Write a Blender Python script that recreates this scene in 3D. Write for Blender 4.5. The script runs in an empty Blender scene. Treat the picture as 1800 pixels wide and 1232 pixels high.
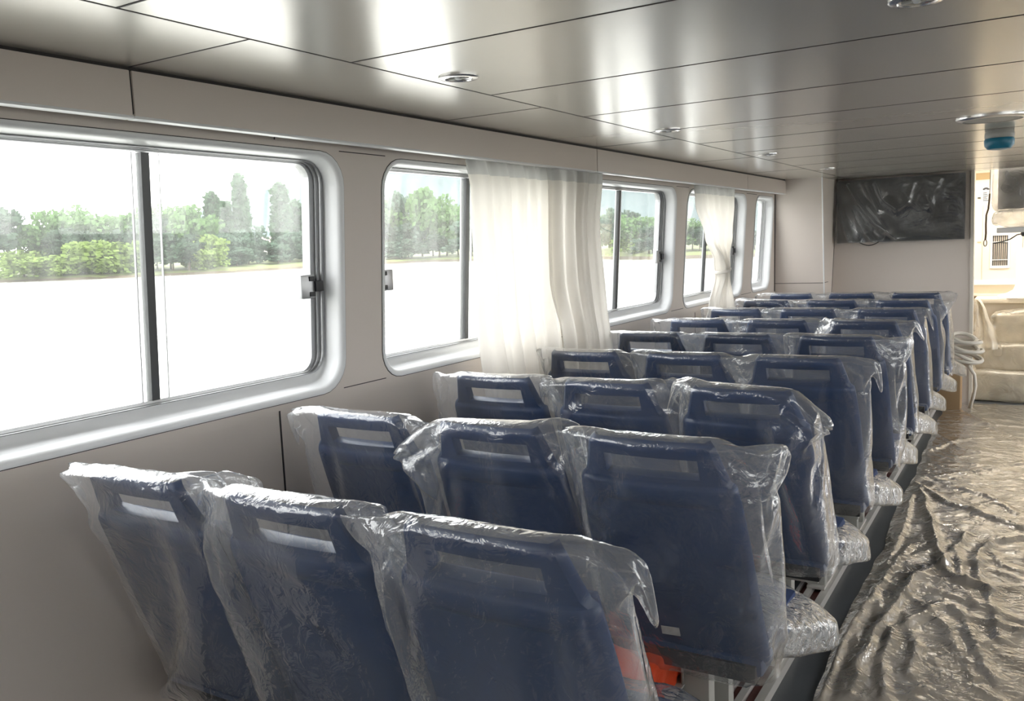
import bpy, bmesh, math, random
from mathutils import Vector, Matrix, noise
SC = bpy.context.scene
COL = SC.collection
R = math.radians
BAG = [
[-234,102,215,-238,77,214,-255,-55,253,-230,-34,263,-216,-42,278,-200,-48,294,-180,-39,301,-164,-31,315,-147,-28,325,-126,-15,338,-106,-6,339,-82,1,340,-60,8,341,-38,9,340,-15,11,340,8,14,340,28,20,342,53,17,343,79,27,345,104,32,347,130,38,348,153,45,349,169,55,351,185,63,345,212,74,338,271,80,216,263,81,218,-241,100,204,-241,75,211,-285,-60,238,-275,-49,229,-268,-46,231,-255,-52,233,-243,-47,240,-234,-36,247,-223,-27,262,-202,-21,273,-180,-26,287,-150,-25,306,-119,-17,330,-31,-16,337,51,-7,337,98,-1,340,130,11,342,158,20,342,184,29,347,205,38,346,218,47,345,230,56,340,242,66,333,246,73,331,251,79,334,271,73,201,262,82,204,252,91,338,247,86,336,244,85,342,236,87,344,226,93,348,213,88,356,198,85,359,177,78,354,149,70,344,121,66,344,87,58,344,36,51,344,-46,33,343,-135,19,341,-174,8,340,-200,-1,324,-223,-6,312,-238,-18,299,-253,-25,284,-262,-28,271,-275,-33,259,-285,-31,250,-290,-37,243,-278,-50,243,-291,-35,230,-244,106,193,-235,99,195,-283,-29,217,-275,-26,222,-271,-23,230,-253,-20,236,-245,-20,236,-226,-13,239,-207,-15,242,-190,-15,249,-167,-15,266,-138,-15,284,-106,-29,311,-25,-5,314,49,-22,317,93,-16,325,131,-12,331,161,0,332,185,16,329,204,25,325,219,35,322,232,49,318,236,58,316,237,61,316,236,67,316,261,67,194,257,80,195,243,101,321,240,94,321,229,98,326,233,104,330,218,105,332,204,107,336,188,99,340,169,95,343,146,92,340,114,92,340,77,83,340,28,76,339,-52,55,339,-136,54,342,-179,33,332,-199,28,314,-217,19,294,-238,12,282,-256,3,278,-266,-1,272,-279,-3,266,-281,-4,252,-284,-8,246,-285,-11,241,-281,-19,232,-261,30,218,-261,-9,219,-260,-10,214,-258,-22,215,-252,-33,218,-240,-42,220,-227,-37,218,-218,-39,228,-202,-44,236,-179,-38,243,-155,-37,251,-126,-29,262,-101,-7,287,-23,-8,288,51,-21,289,91,0,298,130,-1,301,158,-6,298,173,17,302,191,25,301,200,41,308,209,51,310,213,62,308,224,60,302,221,64,300,223,82,298,240,88,299,233,103,305,234,109,306,227,111,311,221,120,317,209,113,318,197,114,320,179,110,324,159,108,320,129,97,319,102,83,322,69,92,322,22,80,317,-52,78,330,-135,59,326,-174,60,322,-191,50,297,-211,42,291,-234,40,285,-244,28,273,-249,17,261,-247,5,267,-254,-8,261,-260,-14,251,-258,-13,243,-266,0,239,-253,-9,230,-245,-30,220,-240,-25,202,-248,-44,203,-240,-54,201,-226,-51,205,-212,-50,206,-194,-48,210,-185,-33,213,-171,-20,221,-152,-13,235,-123,-8,245,-87,-16,264,-18,10,269,49,-15,262,87,6,268,122,10,274,147,3,270,170,4,272,175,22,272,185,39,281,202,35,285,196,44,293,195,59,295,202,63,303,206,74,309,223,86,316,216,103,312,208,109,308,207,114,305,202,123,296,193,126,300,183,116,299,163,109,298,143,101,295,118,95,292,91,105,298,58,105,292,18,107,309,-48,93,309,-128,79,308,-169,84,312,-193,73,297,-196,61,276,-218,61,273,-217,43,275,-222,31,264,-229,17,260,-233,9,250,-237,-1,244,-232,-6,252,-233,-16,247,-239,-4,217,-224,-27,209,-216,-36,203,-222,-38,188,-216,-48,183,-204,-49,186,-191,-48,188,-179,-38,194,-169,-26,197,-157,-13,204,-137,-23,213,-110,-26,225,-84,-2,240,-18,15,244,49,-12,236,82,10,240,114,13,241,139,20,245,159,11,243,175,5,242,189,20,253,187,33,254,197,47,258,203,48,267,207,64,274,212,72,281,227,89,291,203,95,291,193,100,288,188,107,289,178,116,286,175,129,280,160,122,280,143,114,274,123,115,277,102,123,289,79,126,275,52,133,287,18,127,285,-48,103,283,-123,100,285,-158,107,294,-184,104,293,-202,93,278,-201,79,260,-216,71,256,-224,59,264,-220,45,259,-218,37,255,-217,26,247,-216,14,242,-218,6,235,-219,-4,198,-225,-28,184,-210,-27,181,-210,-36,169,-201,-46,168,-189,-44,171,-177,-42,173,-172,-28,174,-162,-15,179,-146,-21,185,-125,-29,195,-99,-17,204,-80,10,217,-14,20,219,50,-7,211,79,14,217,111,15,217,132,26,223,152,25,225,166,18,223,180,14,227,195,24,230,195,37,233,207,47,239,214,54,247,216,69,255,229,97,268,205,110,272,193,113,268,186,115,264,171,119,260,160,122,258,144,129,256,129,133,265,113,141,276,94,134,269,76,150,274,47,147,269,17,133,263,-49,124,266,-118,122,273,-151,119,273,-178,125,277,-197,118,276,-208,103,255,-220,97,264,-224,85,257,-220,72,247,-218,59,245,-219,47,237,-218,35,228,-221,25,221,-219,9,182,-228,-17,168,-214,-21,163,-202,-22,159,-200,-33,151,-188,-30,155,-177,-28,158,-162,-31,159,-151,-23,164,-135,-9,171,-118,-26,174,-96,-9,183,-76,20,194,-13,25,198,53,-1,192,86,19,197,116,19,199,135,28,203,154,33,206,166,25,205,181,30,209,195,32,208,206,39,214,213,48,220,217,62,227,219,76,234,227,101,250,210,127,262,203,129,264,193,136,261,179,138,262,166,141,263,151,147,264,136,153,264,114,153,261,96,147,250,76,160,256,53,146,248,18,148,249,-48,143,256,-117,137,261,-151,137,261,-176,140,262,-198,132,259,-216,120,253,-219,108,246,-216,97,238,-214,80,231,-218,72,226,-219,64,219,-220,48,205,-222,35,200,-219,19,161,-233,-6,148,-218,-12,143,-207,-19,138,-197,-22,135,-185,-28,136,-174,-23,139,-160,-21,140,-153,-8,147,-134,-16,149,-110,-22,154,-98,1,163,-74,29,175,-11,28,175,58,2,172,88,23,178,117,22,179,137,31,185,152,40,191,168,33,189,183,34,190,196,39,193,207,43,197,214,52,207,219,70,209,221,81,221,226,111,233,216,130,243,202,139,246,189,147,248,182,150,244,168,155,246,153,155,245,137,153,242,120,164,241,99,158,233,77,169,237,54,154,231,19,153,229,-51,153,239,-119,149,247,-149,148,249,-179,151,245,-200,148,244,-213,135,238,-219,118,227,-220,109,219,-221,97,211,-220,85,205,-218,72,197,-218,61,188,-220,46,179,-219,29,143,-230,3,130,-215,6,134,-203,2,134,-189,-3,133,-180,-9,127,-171,-13,118,-163,-3,127,-147,-9,128,-129,-21,130,-107,-12,133,-99,15,145,-70,36,152,-6,32,153,62,8,152,92,29,159,118,26,162,138,39,168,153,46,172,169,45,173,183,38,173,196,43,178,210,49,180,217,60,186,219,75,194,222,92,198,230,122,212,215,145,226,202,152,225,193,156,225,178,155,229,168,157,226,153,157,223,139,161,222,122,172,223,102,171,217,78,175,219,56,159,210,17,161,214,-53,163,222,-119,153,228,-151,157,230,-178,156,225,-196,154,226,-215,144,220,-222,132,208,-224,116,199,-221,105,191,-221,95,184,-220,82,176,-222,71,167,-220,57,159,-225,41,124,-226,13,109,-218,-1,113,-205,-1,112,-192,-3,110,-182,5,110,-167,6,107,-155,-2,104,-147,-17,105,-126,-16,106,-108,2,114,-98,26,124,-68,43,130,-4,33,131,64,12,132,94,33,139,119,30,144,137,43,150,153,49,155,168,50,158,185,45,157,197,48,160,212,55,162,218,68,168,221,81,175,223,98,182,228,127,196,215,152,206,201,163,210,190,163,209,181,164,209,169,162,205,155,165,205,140,172,204,123,177,203,104,184,202,84,171,198,55,168,191,20,173,198,-52,164,202,-119,164,210,-150,162,210,-173,166,208,-201,160,204,-216,153,196,-225,139,188,-226,126,179,-226,114,170,-222,105,163,-220,94,154,-226,81,148,-226,68,138,-212,51,109,-209,22,98,-216,10,94,-210,-4,89,-198,-3,88,-185,1,87,-169,3,84,-159,-8,82,-142,-15,81,-123,-6,84,-109,14,92,-99,37,104,-65,48,110,-3,36,112,65,17,112,95,38,120,121,34,127,138,46,132,154,54,136,172,57,138,186,53,139,201,59,142,215,62,146,221,74,150,222,88,157,223,105,164,227,135,176,214,159,187,204,167,191,192,171,191,179,169,188,170,173,188,156,177,185,142,182,186,126,189,185,110,178,183,85,176,179,55,183,178,21,174,178,-52,175,184,-118,170,191,-150,169,190,-176,170,187,-199,171,183,-216,160,175,-224,146,165,-225,134,158,-228,122,150,-228,112,142,-223,102,135,-227,92,128,-221,79,119,-214,63,91,-209,33,79,-214,20,73,-211,8,70,-202,-4,65,-188,1,63,-174,-5,61,-158,-10,58,-139,-9,58,-123,6,62,-114,26,72,-97,45,82,-64,53,89,-3,34,91,68,24,92,97,41,101,124,42,105,143,48,111,155,58,117,173,60,118,190,61,120,202,67,124,215,72,127,221,83,133,223,98,138,224,112,145,228,140,155,219,167,168,205,175,170,192,176,168,181,182,170,171,186,169,157,188,169,143,193,168,130,183,164,109,186,163,86,188,159,57,180,156,23,185,159,-50,180,165,-116,176,169,-150,175,168,-177,178,167,-201,178,160,-219,169,154,-227,155,144,-228,143,135,-226,132,127,-230,121,121,-232,110,115,-225,102,107,-226,87,101,-217,72,72,-207,44,61,-212,29,54,-211,16,47,-202,7,44,-192,-2,39,-176,1,37,-158,-2,35,-142,3,36,-126,15,44,-117,36,54,-96,52,63,-64,57,68,-1,38,71,71,30,71,100,45,79,126,46,84,144,53,91,159,63,97,176,69,99,192,70,103,207,74,104,218,82,109,224,93,112,224,106,118,225,120,123,228,148,133,221,173,144,205,179,147,194,185,150,184,191,150,172,192,149,159,195,147,146,187,146,128,192,144,108,189,140,83,186,139,56,192,139,23,193,139,-47,186,142,-115,185,146,-149,185,146,-177,186,145,-201,186,141,-219,179,132,-227,166,123,-226,151,114,-229,142,108,-228,130,102,-232,121,96,-233,108,90,-227,99,84,-224,80,54,-212,54,42,-209,39,34,-209,25,29,-206,13,22,-194,7,19,-178,4,15,-161,5,16,-142,10,16,-131,26,24,-117,45,34,-97,60,43,-64,62,49,1,41,50,73,35,51,104,50,58,127,52,63,147,60,69,164,64,73,178,74,77,194,76,82,209,82,85,219,90,88,227,101,93,227,112,95,227,126,102,228,152,110,224,179,123,209,188,125,198,193,127,185,195,126,173,193,125,158,192,123,144,198,124,128,196,123,106,194,120,83,199,120,56,199,118,22,196,117,-44,194,120,-113,191,125,-149,192,125,-177,195,124,-202,196,120,-221,188,112,-228,175,103,-227,162,96,-227,150,90,-232,138,85,-227,130,79,-231,119,74,-235,104,68,-232,86,39,-218,62,26,-213,46,18,-211,33,11,-208,23,6,-195,14,1,-180,12,-1,-162,13,-3,-144,18,-2,-132,36,6,-120,52,16,-97,66,23,-65,65,28,2,45,31,73,43,31,105,55,36,131,61,43,151,67,47,166,72,51,183,77,55,197,85,60,209,92,64,222,98,67,228,109,70,227,119,74,229,132,78,228,158,89,226,184,100,211,195,102,198,200,104,186,200,103,172,201,103,158,203,103,143,201,102,125,201,99,105,205,100,82,204,97,54,202,95,24,203,95,-43,201,98,-111,201,102,-147,199,101,-174,204,101,-201,204,98,-220,198,93,-229,185,84,-229,170,76,-226,158,70,-228,148,65,-233,136,60,-227,127,56,-231,112,50,-233,93,21,-225,65,7,-215,55,-1,-211,44,-7,-209,30,-12,-197,24,-18,-182,20,-19,-165,20,-21,-145,27,-18,-135,43,-10,-120,59,-1,-96,71,5,-64,67,8,0,49,11,74,52,12,110,60,15,134,66,20,154,74,25,168,83,31,185,89,35,200,95,40,211,102,44,223,108,46,230,117,50,228,126,53,229,139,57,228,165,66,227,191,76,212,201,80,199,207,82,185,209,81,172,209,81,157,208,80,143,209,79,125,209,79,105,210,78,81,211,77,56,210,76,25,210,74,-39,209,77,-108,208,80,-146,208,81,-176,215,81,-199,212,78,-220,208,73,-229,193,65,-232,180,58,-228,167,52,-227,155,45,-233,145,43,-233,132,37,-227,120,32,-234,98,3,-228,73,-10,-221,60,-18,-215,48,-24,-208,38,-30,-199,32,-34,-183,28,-37,-166,25,-38,-148,35,-34,-137,52,-25,-121,66,-19,-94,75,-15,-63,71,-13,1,55,-11,75,56,-8,110,66,-4,137,75,0,156,84,6,173,91,10,188,97,14,203,104,19,214,107,22,225,116,25,231,125,29,231,135,32,230,147,37,231,171,45,227,200,56,214,209,58,200,213,61,188,216,60,173,217,61,159,215,59,143,217,59,125,218,60,104,216,58,81,218,56,55,217,54,26,218,55,-37,218,56,-109,214,58,-146,216,60,-176,222,62,-198,218,57,-219,218,54,-229,202,47,-233,189,40,-228,175,35,-228,163,29,-232,151,24,-232,140,20,-227,127,14,-235,106,-17,-230,79,-28,-223,65,-37,-218,55,-43,-211,46,-47,-199,38,-50,-185,33,-54,-166,32,-53,-151,43,-48,-137,59,-42,-119,74,-35,-94,80,-32,-62,73,-33,2,60,-33,76,65,-29,112,74,-23,139,84,-18,159,92,-15,178,97,-10,193,104,-5,206,108,-2,219,117,2,226,123,7,232,134,8,231,144,11,230,157,16,232,181,25,228,208,35,213,216,39,201,221,40,186,226,41,174,226,42,159,224,42,144,225,40,126,223,40,106,223,38,83,224,36,56,225,36,26,224,34,-38,224,36,-109,223,41,-148,223,41,-176,231,41,-198,223,37,-221,224,37,-229,211,29,-232,196,23,-230,181,15,-229,170,10,-234,158,6,-233,146,1,-228,132,-7,-235,112,-35,-230,87,-48,-227,74,-54,-219,62,-61,-211,55,-65,-200,47,-69,-187,42,-71,-168,39,-71,-155,54,-65,-138,69,-59,-118,81,-54,-91,86,-54,-58,74,-56,4,65,-53,78,71,-47,113,82,-42,140,90,-38,161,98,-34,180,103,-29,197,111,-24,210,116,-21,222,124,-18,230,132,-15,232,140,-11,234,152,-7,229,164,-4,234,189,6,228,215,17,214,225,19,201,231,22,189,233,21,175,231,20,160,234,24,145,231,22,128,233,22,107,232,20,85,230,17,58,232,16,26,233,16,-39,231,18,-111,230,22,-149,231,23,-177,236,23,-200,230,20,-222,233,19,-229,218,10,-235,202,4,-232,189,-3,-229,174,-9,-235,163,-14,-233,152,-19,-230,138,-24,-237,121,-56,-233,94,-69,-229,81,-75,-222,72,-81,-212,63,-84,-203,54,-89,-188,49,-89,-170,47,-89,-155,62,-84,-140,76,-78,-117,86,-75,-89,89,-73,-58,78,-76,6,70,-74,77,78,-68,113,89,-64,141,97,-58,165,103,-54,181,111,-48,198,116,-45,211,125,-40,221,130,-37,229,140,-34,234,150,-30,233,161,-26,231,173,-21,235,198,-11,227,225,-1,213,234,2,200,237,2,188,242,3,173,236,2,162,241,6,147,237,4,129,239,4,111,237,3,88,237,0,61,240,-2,27,241,-1,-42,236,2,-114,235,3,-153,238,4,-180,243,4,-201,236,1,-222,239,0,-229,224,-9,-234,210,-16,-232,194,-23,-230,181,-27,-234,171,-32,-233,158,-37,-230,144,-44,-237,129,-77,-237,102,-91,-230,90,-95,-225,79,-100,-217,71,-104,-203,63,-108,-190,59,-110,-171,56,-111,-154,68,-104,-139,83,-98,-115,93,-94,-87,95,-95,-56,82,-97,10,76,-97,80,86,-88,114,97,-85,143,103,-78,164,112,-73,182,120,-68,198,126,-65,210,134,-61,224,137,-56,229,147,-54,233,157,-50,232,170,-47,232,182,-41,236,207,-29,226,235,-20,211,242,-19,200,245,-17,187,248,-15,174,242,-17,164,251,-12,149,245,-15,132,247,-13,112,243,-15,90,247,-19,63,249,-18,28,246,-22,-43,244,-16,-117,243,-15,-155,248,-15,-180,251,-17,-202,244,-20,-222,247,-20,-228,231,-29,-234,218,-34,-234,203,-41,-231,191,-46,-235,177,-53,-233,165,-57,-231,153,-64,-237,136,-98,-238,112,-111,-234,99,-118,-228,88,-123,-218,80,-127,-205,72,-128,-190,68,-131,-172,66,-131,-155,77,-126,-138,91,-119,-116,101,-116,-85,100,-116,-54,86,-119,12,83,-116,79,95,-109,117,104,-105,142,112,-99,165,120,-93,185,127,-88,200,134,-84,214,138,-81,223,145,-78,229,153,-76,233,165,-71,234,178,-67,235,190,-60,238,217,-49,227,243,-40,211,249,-39,200,252,-37,186,255,-35,175,251,-36,165,256,-33,150,256,-31,134,250,-33,115,249,-36,91,255,-35,64,253,-40,28,252,-40,-47,250,-35,-119,251,-32,-154,258,-32,-181,256,-37,-201,251,-41,-222,255,-41,-231,242,-48,-235,226,-54,-234,211,-61,-232,200,-65,-235,188,-71,-232,176,-78,-231,162,-84,-234,146,-118,-241,119,-132,-236,107,-139,-230,95,-145,-220,88,-147,-207,82,-150,-192,77,-152,-174,75,-152,-155,86,-146,-138,100,-140,-115,107,-136,-86,103,-137,-52,92,-139,12,89,-138,83,103,-130,117,112,-126,145,121,-121,166,126,-115,184,135,-110,200,140,-104,215,142,-103,223,152,-100,231,161,-97,233,171,-91,236,184,-86,235,198,-81,238,224,-68,226,252,-60,212,255,-59,200,259,-57,188,261,-56,175,258,-57,166,263,-53,151,261,-52,136,257,-51,117,258,-53,92,262,-55,63,259,-59,26,260,-60,-49,257,-54,-120,258,-52,-153,267,-54,-178,260,-60,-200,260,-63,-219,266,-60,-231,252,-67,-235,238,-74,-234,222,-81,-232,209,-85,-237,198,-91,-232,186,-95,-234,172,-104,-239,155,-136,-240,128,-153,-237,115,-161,-230,105,-166,-219,97,-170,-206,91,-172,-191,86,-172,-175,85,-174,-155,94,-167,-138,106,-161,-113,112,-157,-84,107,-157,-52,96,-160,14,98,-159,85,112,-149,117,123,-144,144,128,-140,167,135,-136,185,144,-130,203,144,-127,217,148,-124,223,156,-122,229,166,-119,235,177,-112,236,189,-108,236,204,-101,239,232,-89,227,257,-81,214,263,-78,201,267,-76,189,268,-75,178,265,-75,167,271,-72,151,266,-72,136,264,-71,116,268,-72,93,266,-75,62,266,-78,25,265,-79,-50,264,-72,-119,267,-71,-152,275,-74,-175,267,-81,-198,269,-82,-216,275,-81,-229,262,-87,-236,247,-92,-236,234,-97,-234,220,-102,-237,209,-109,-234,195,-115,-234,183,-122,-241,165,-156,-242,137,-172,-238,125,-180,-230,113,-185,-220,107,-189,-209,102,-193,-193,96,-194,-175,95,-192,-157,104,-189,-135,115,-183,-111,118,-180,-84,112,-178,-52,103,-181,13,107,-178,85,124,-170,118,130,-166,146,134,-161,166,145,-155,186,145,-151,202,147,-149,215,153,-145,224,162,-143,229,172,-139,235,181,-134,237,194,-128,239,207,-121,241,238,-112,231,263,-102,215,270,-99,205,273,-99,192,273,-98,179,273,-96,167,278,-94,154,272,-92,136,271,-94,114,274,-93,91,272,-96,60,274,-98,23,273,-98,-50,271,-93,-117,278,-91,-150,282,-95,-172,273,-102,-195,283,-101,-213,284,-101,-225,268,-106,-236,259,-109,-239,244,-116,-236,233,-120,-233,220,-124,-238,207,-132,-233,193,-139,-237,175,-173,-242,146,-191,-237,132,-198,-231,123,-206,-219,115,-210,-209,112,-211,-193,108,-213,-175,106,-214,-156,114,-208,-133,118,-203,-111,122,-199,-85,113,-200,-52,110,-200,15,119,-198,87,134,-188,121,138,-185,147,144,-182,169,150,-175,187,149,-173,204,152,-169,217,158,-167,225,169,-163,234,174,-158,235,186,-155,240,197,-150,239,212,-144,241,242,-132,231,268,-122,217,276,-121,205,281,-119,194,280,-118,182,282,-117,168,281,-116,153,279,-114,135,279,-113,113,279,-114,88,280,-116,58,282,-118,20,280,-119,-49,281,-110,-114,292,-108,-145,289,-114,-170,281,-122,-192,294,-119,-212,292,-120,-221,276,-125,-235,268,-128,-240,257,-131,-240,242,-136,-233,230,-141,-238,219,-149,-236,203,-155,-239,183,-190,-242,157,-208,-235,142,-217,-230,131,-223,-221,125,-229,-209,120,-231,-193,118,-231,-174,117,-231,-155,118,-227,-135,126,-221,-111,128,-219,-85,118,-219,-54,117,-220,13,127,-216,86,140,-208,124,144,-204,149,152,-200,171,155,-195,192,153,-193,209,153,-190,219,165,-187,228,170,-184,233,181,-178,236,192,-174,240,202,-170,239,218,-163,243,247,-153,234,274,-144,218,283,-141,208,288,-139,194,289,-138,184,289,-139,169,287,-137,152,286,-136,133,286,-134,111,286,-135,86,287,-138,56,291,-139,19,292,-137,-47,294,-129,-111,302,-128,-142,294,-137,-169,292,-141,-190,303,-137,-208,298,-139,-219,284,-143,-233,278,-144,-239,267,-147,-241,254,-153,-237,242,-158,-234,230,-164,-239,213,-173,-241,193,-208,-239,166,-226,-235,151,-233,-228,141,-240,-218,134,-244,-206,129,-247,-192,127,-247,-174,125,-247,-153,128,-243,-133,135,-241,-111,128,-239,-85,124,-238,-54,128,-238,12,138,-234,88,146,-229,124,151,-225,152,159,-219,176,161,-215,194,157,-214,212,157,-209,223,167,-206,232,176,-202,236,187,-198,242,198,-193,242,210,-189,239,225,-183,243,253,-172,233,284,-162,221,291,-160,208,296,-160,196,296,-159,183,296,-157,168,295,-156,153,295,-155,132,294,-155,109,294,-156,86,299,-156,55,302,-158,20,303,-158,-44,308,-146,-106,309,-149,-140,299,-158,-169,300,-160,-188,314,-153,-208,304,-158,-217,290,-162,-233,286,-163,-237,275,-166,-243,264,-169,-238,251,-176,-235,239,-181,-239,224,-190,-241,204,-224,-237,174,-242,-233,160,-250,-226,152,-256,-218,144,-260,-205,139,-263,-190,138,-263,-174,136,-263,-155,139,-261,-133,137,-260,-110,134,-260,-86,135,-258,-55,140,-256,12,148,-251,89,153,-247,128,157,-245,155,164,-240,179,163,-236,198,164,-232,217,164,-230,225,174,-225,235,184,-220,239,195,-218,242,206,-212,242,219,-207,236,233,-203,243,262,-192,235,291,-183,220,300,-180,207,304,-178,196,306,-179,184,307,-176,168,302,-176,151,301,-177,132,303,-175,110,309,-174,84,310,-176,55,313,-178,21,317,-174,-39,322,-166,-104,318,-171,-138,307,-178,-168,309,-180,-189,324,-172,-203,308,-178,-218,297,-181,-233,294,-180,-242,284,-183,-244,272,-187,-239,260,-193,-237,247,-198,-240,233,-209,-242,212,-243,-234,185,-260,-227,173,-265,-225,161,-273,-212,159,-269,-202,153,-276,-186,153,-277,-172,150,-276,-152,146,-279,-131,147,-276,-109,147,-275,-85,148,-274,-56,151,-273,9,157,-268,90,159,-267,130,166,-261,158,168,-259,181,166,-257,202,163,-255,217,171,-251,226,183,-246,236,194,-239,239,203,-237,244,215,-232,240,228,-226,238,242,-223,243,273,-211,235,300,-202,221,309,-200,209,313,-198,195,315,-197,181,311,-196,170,315,-191,152,312,-196,133,317,-190,112,318,-191,87,324,-194,58,328,-192,24,331,-192,-37,336,-184,-101,322,-192,-138,315,-196,-169,320,-197,-191,331,-190,-203,316,-199,-218,304,-201,-231,299,-202,-243,294,-202,-241,280,-208,-240,269,-213,-237,258,-219,-241,242,-228,-241,223,-262,-231,194,-276,-231,181,-284,-220,180,-279,-210,171,-285,-198,169,-287,-185,167,-291,-170,164,-291,-150,164,-292,-132,163,-291,-111,162,-292,-86,162,-292,-55,164,-291,11,167,-287,89,166,-285,130,173,-282,160,169,-282,182,163,-278,201,170,-273,216,181,-268,227,192,-265,234,203,-261,239,215,-255,243,227,-250,241,240,-246,238,254,-241,245,283,-231,232,312,-221,220,318,-218,206,316,-220,195,321,-216,187,329,-209,172,324,-212,156,328,-207,137,330,-209,113,333,-208,89,339,-206,62,342,-209,26,345,-207,-36,347,-204,-101,331,-212,-140,325,-217,-170,329,-214,-193,341,-209,-203,324,-217,-219,315,-221,-235,312,-219,-238,300,-225,-237,291,-228,-238,280,-235,-241,267,-240,-242,252,-249,-237,234,-284,-240,204,-294,-225,201,-289,-220,191,-295,-208,188,-298,-196,184,-303,-182,185,-303,-168,183,-304,-150,180,-305,-130,180,-307,-111,179,-307,-85,178,-308,-55,178,-308,13,177,-304,91,173,-303,130,168,-301,160,164,-301,183,169,-300,200,179,-295,215,188,-290,224,202,-284,232,213,-278,236,226,-274,240,238,-270,240,251,-266,245,265,-261,244,296,-251,233,324,-242,216,325,-240,210,334,-234,201,340,-228,188,334,-230,175,341,-227,159,342,-226,139,347,-222,117,349,-220,92,353,-222,65,356,-222,31,359,-223,-34,356,-222,-103,347,-226,-138,335,-236,-165,348,-223,-190,347,-230,-205,333,-236,-224,334,-233,-229,320,-239,-235,310,-246,-240,300,-251,-242,290,-257,-245,278,-262,-246,263,-270],
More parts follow.
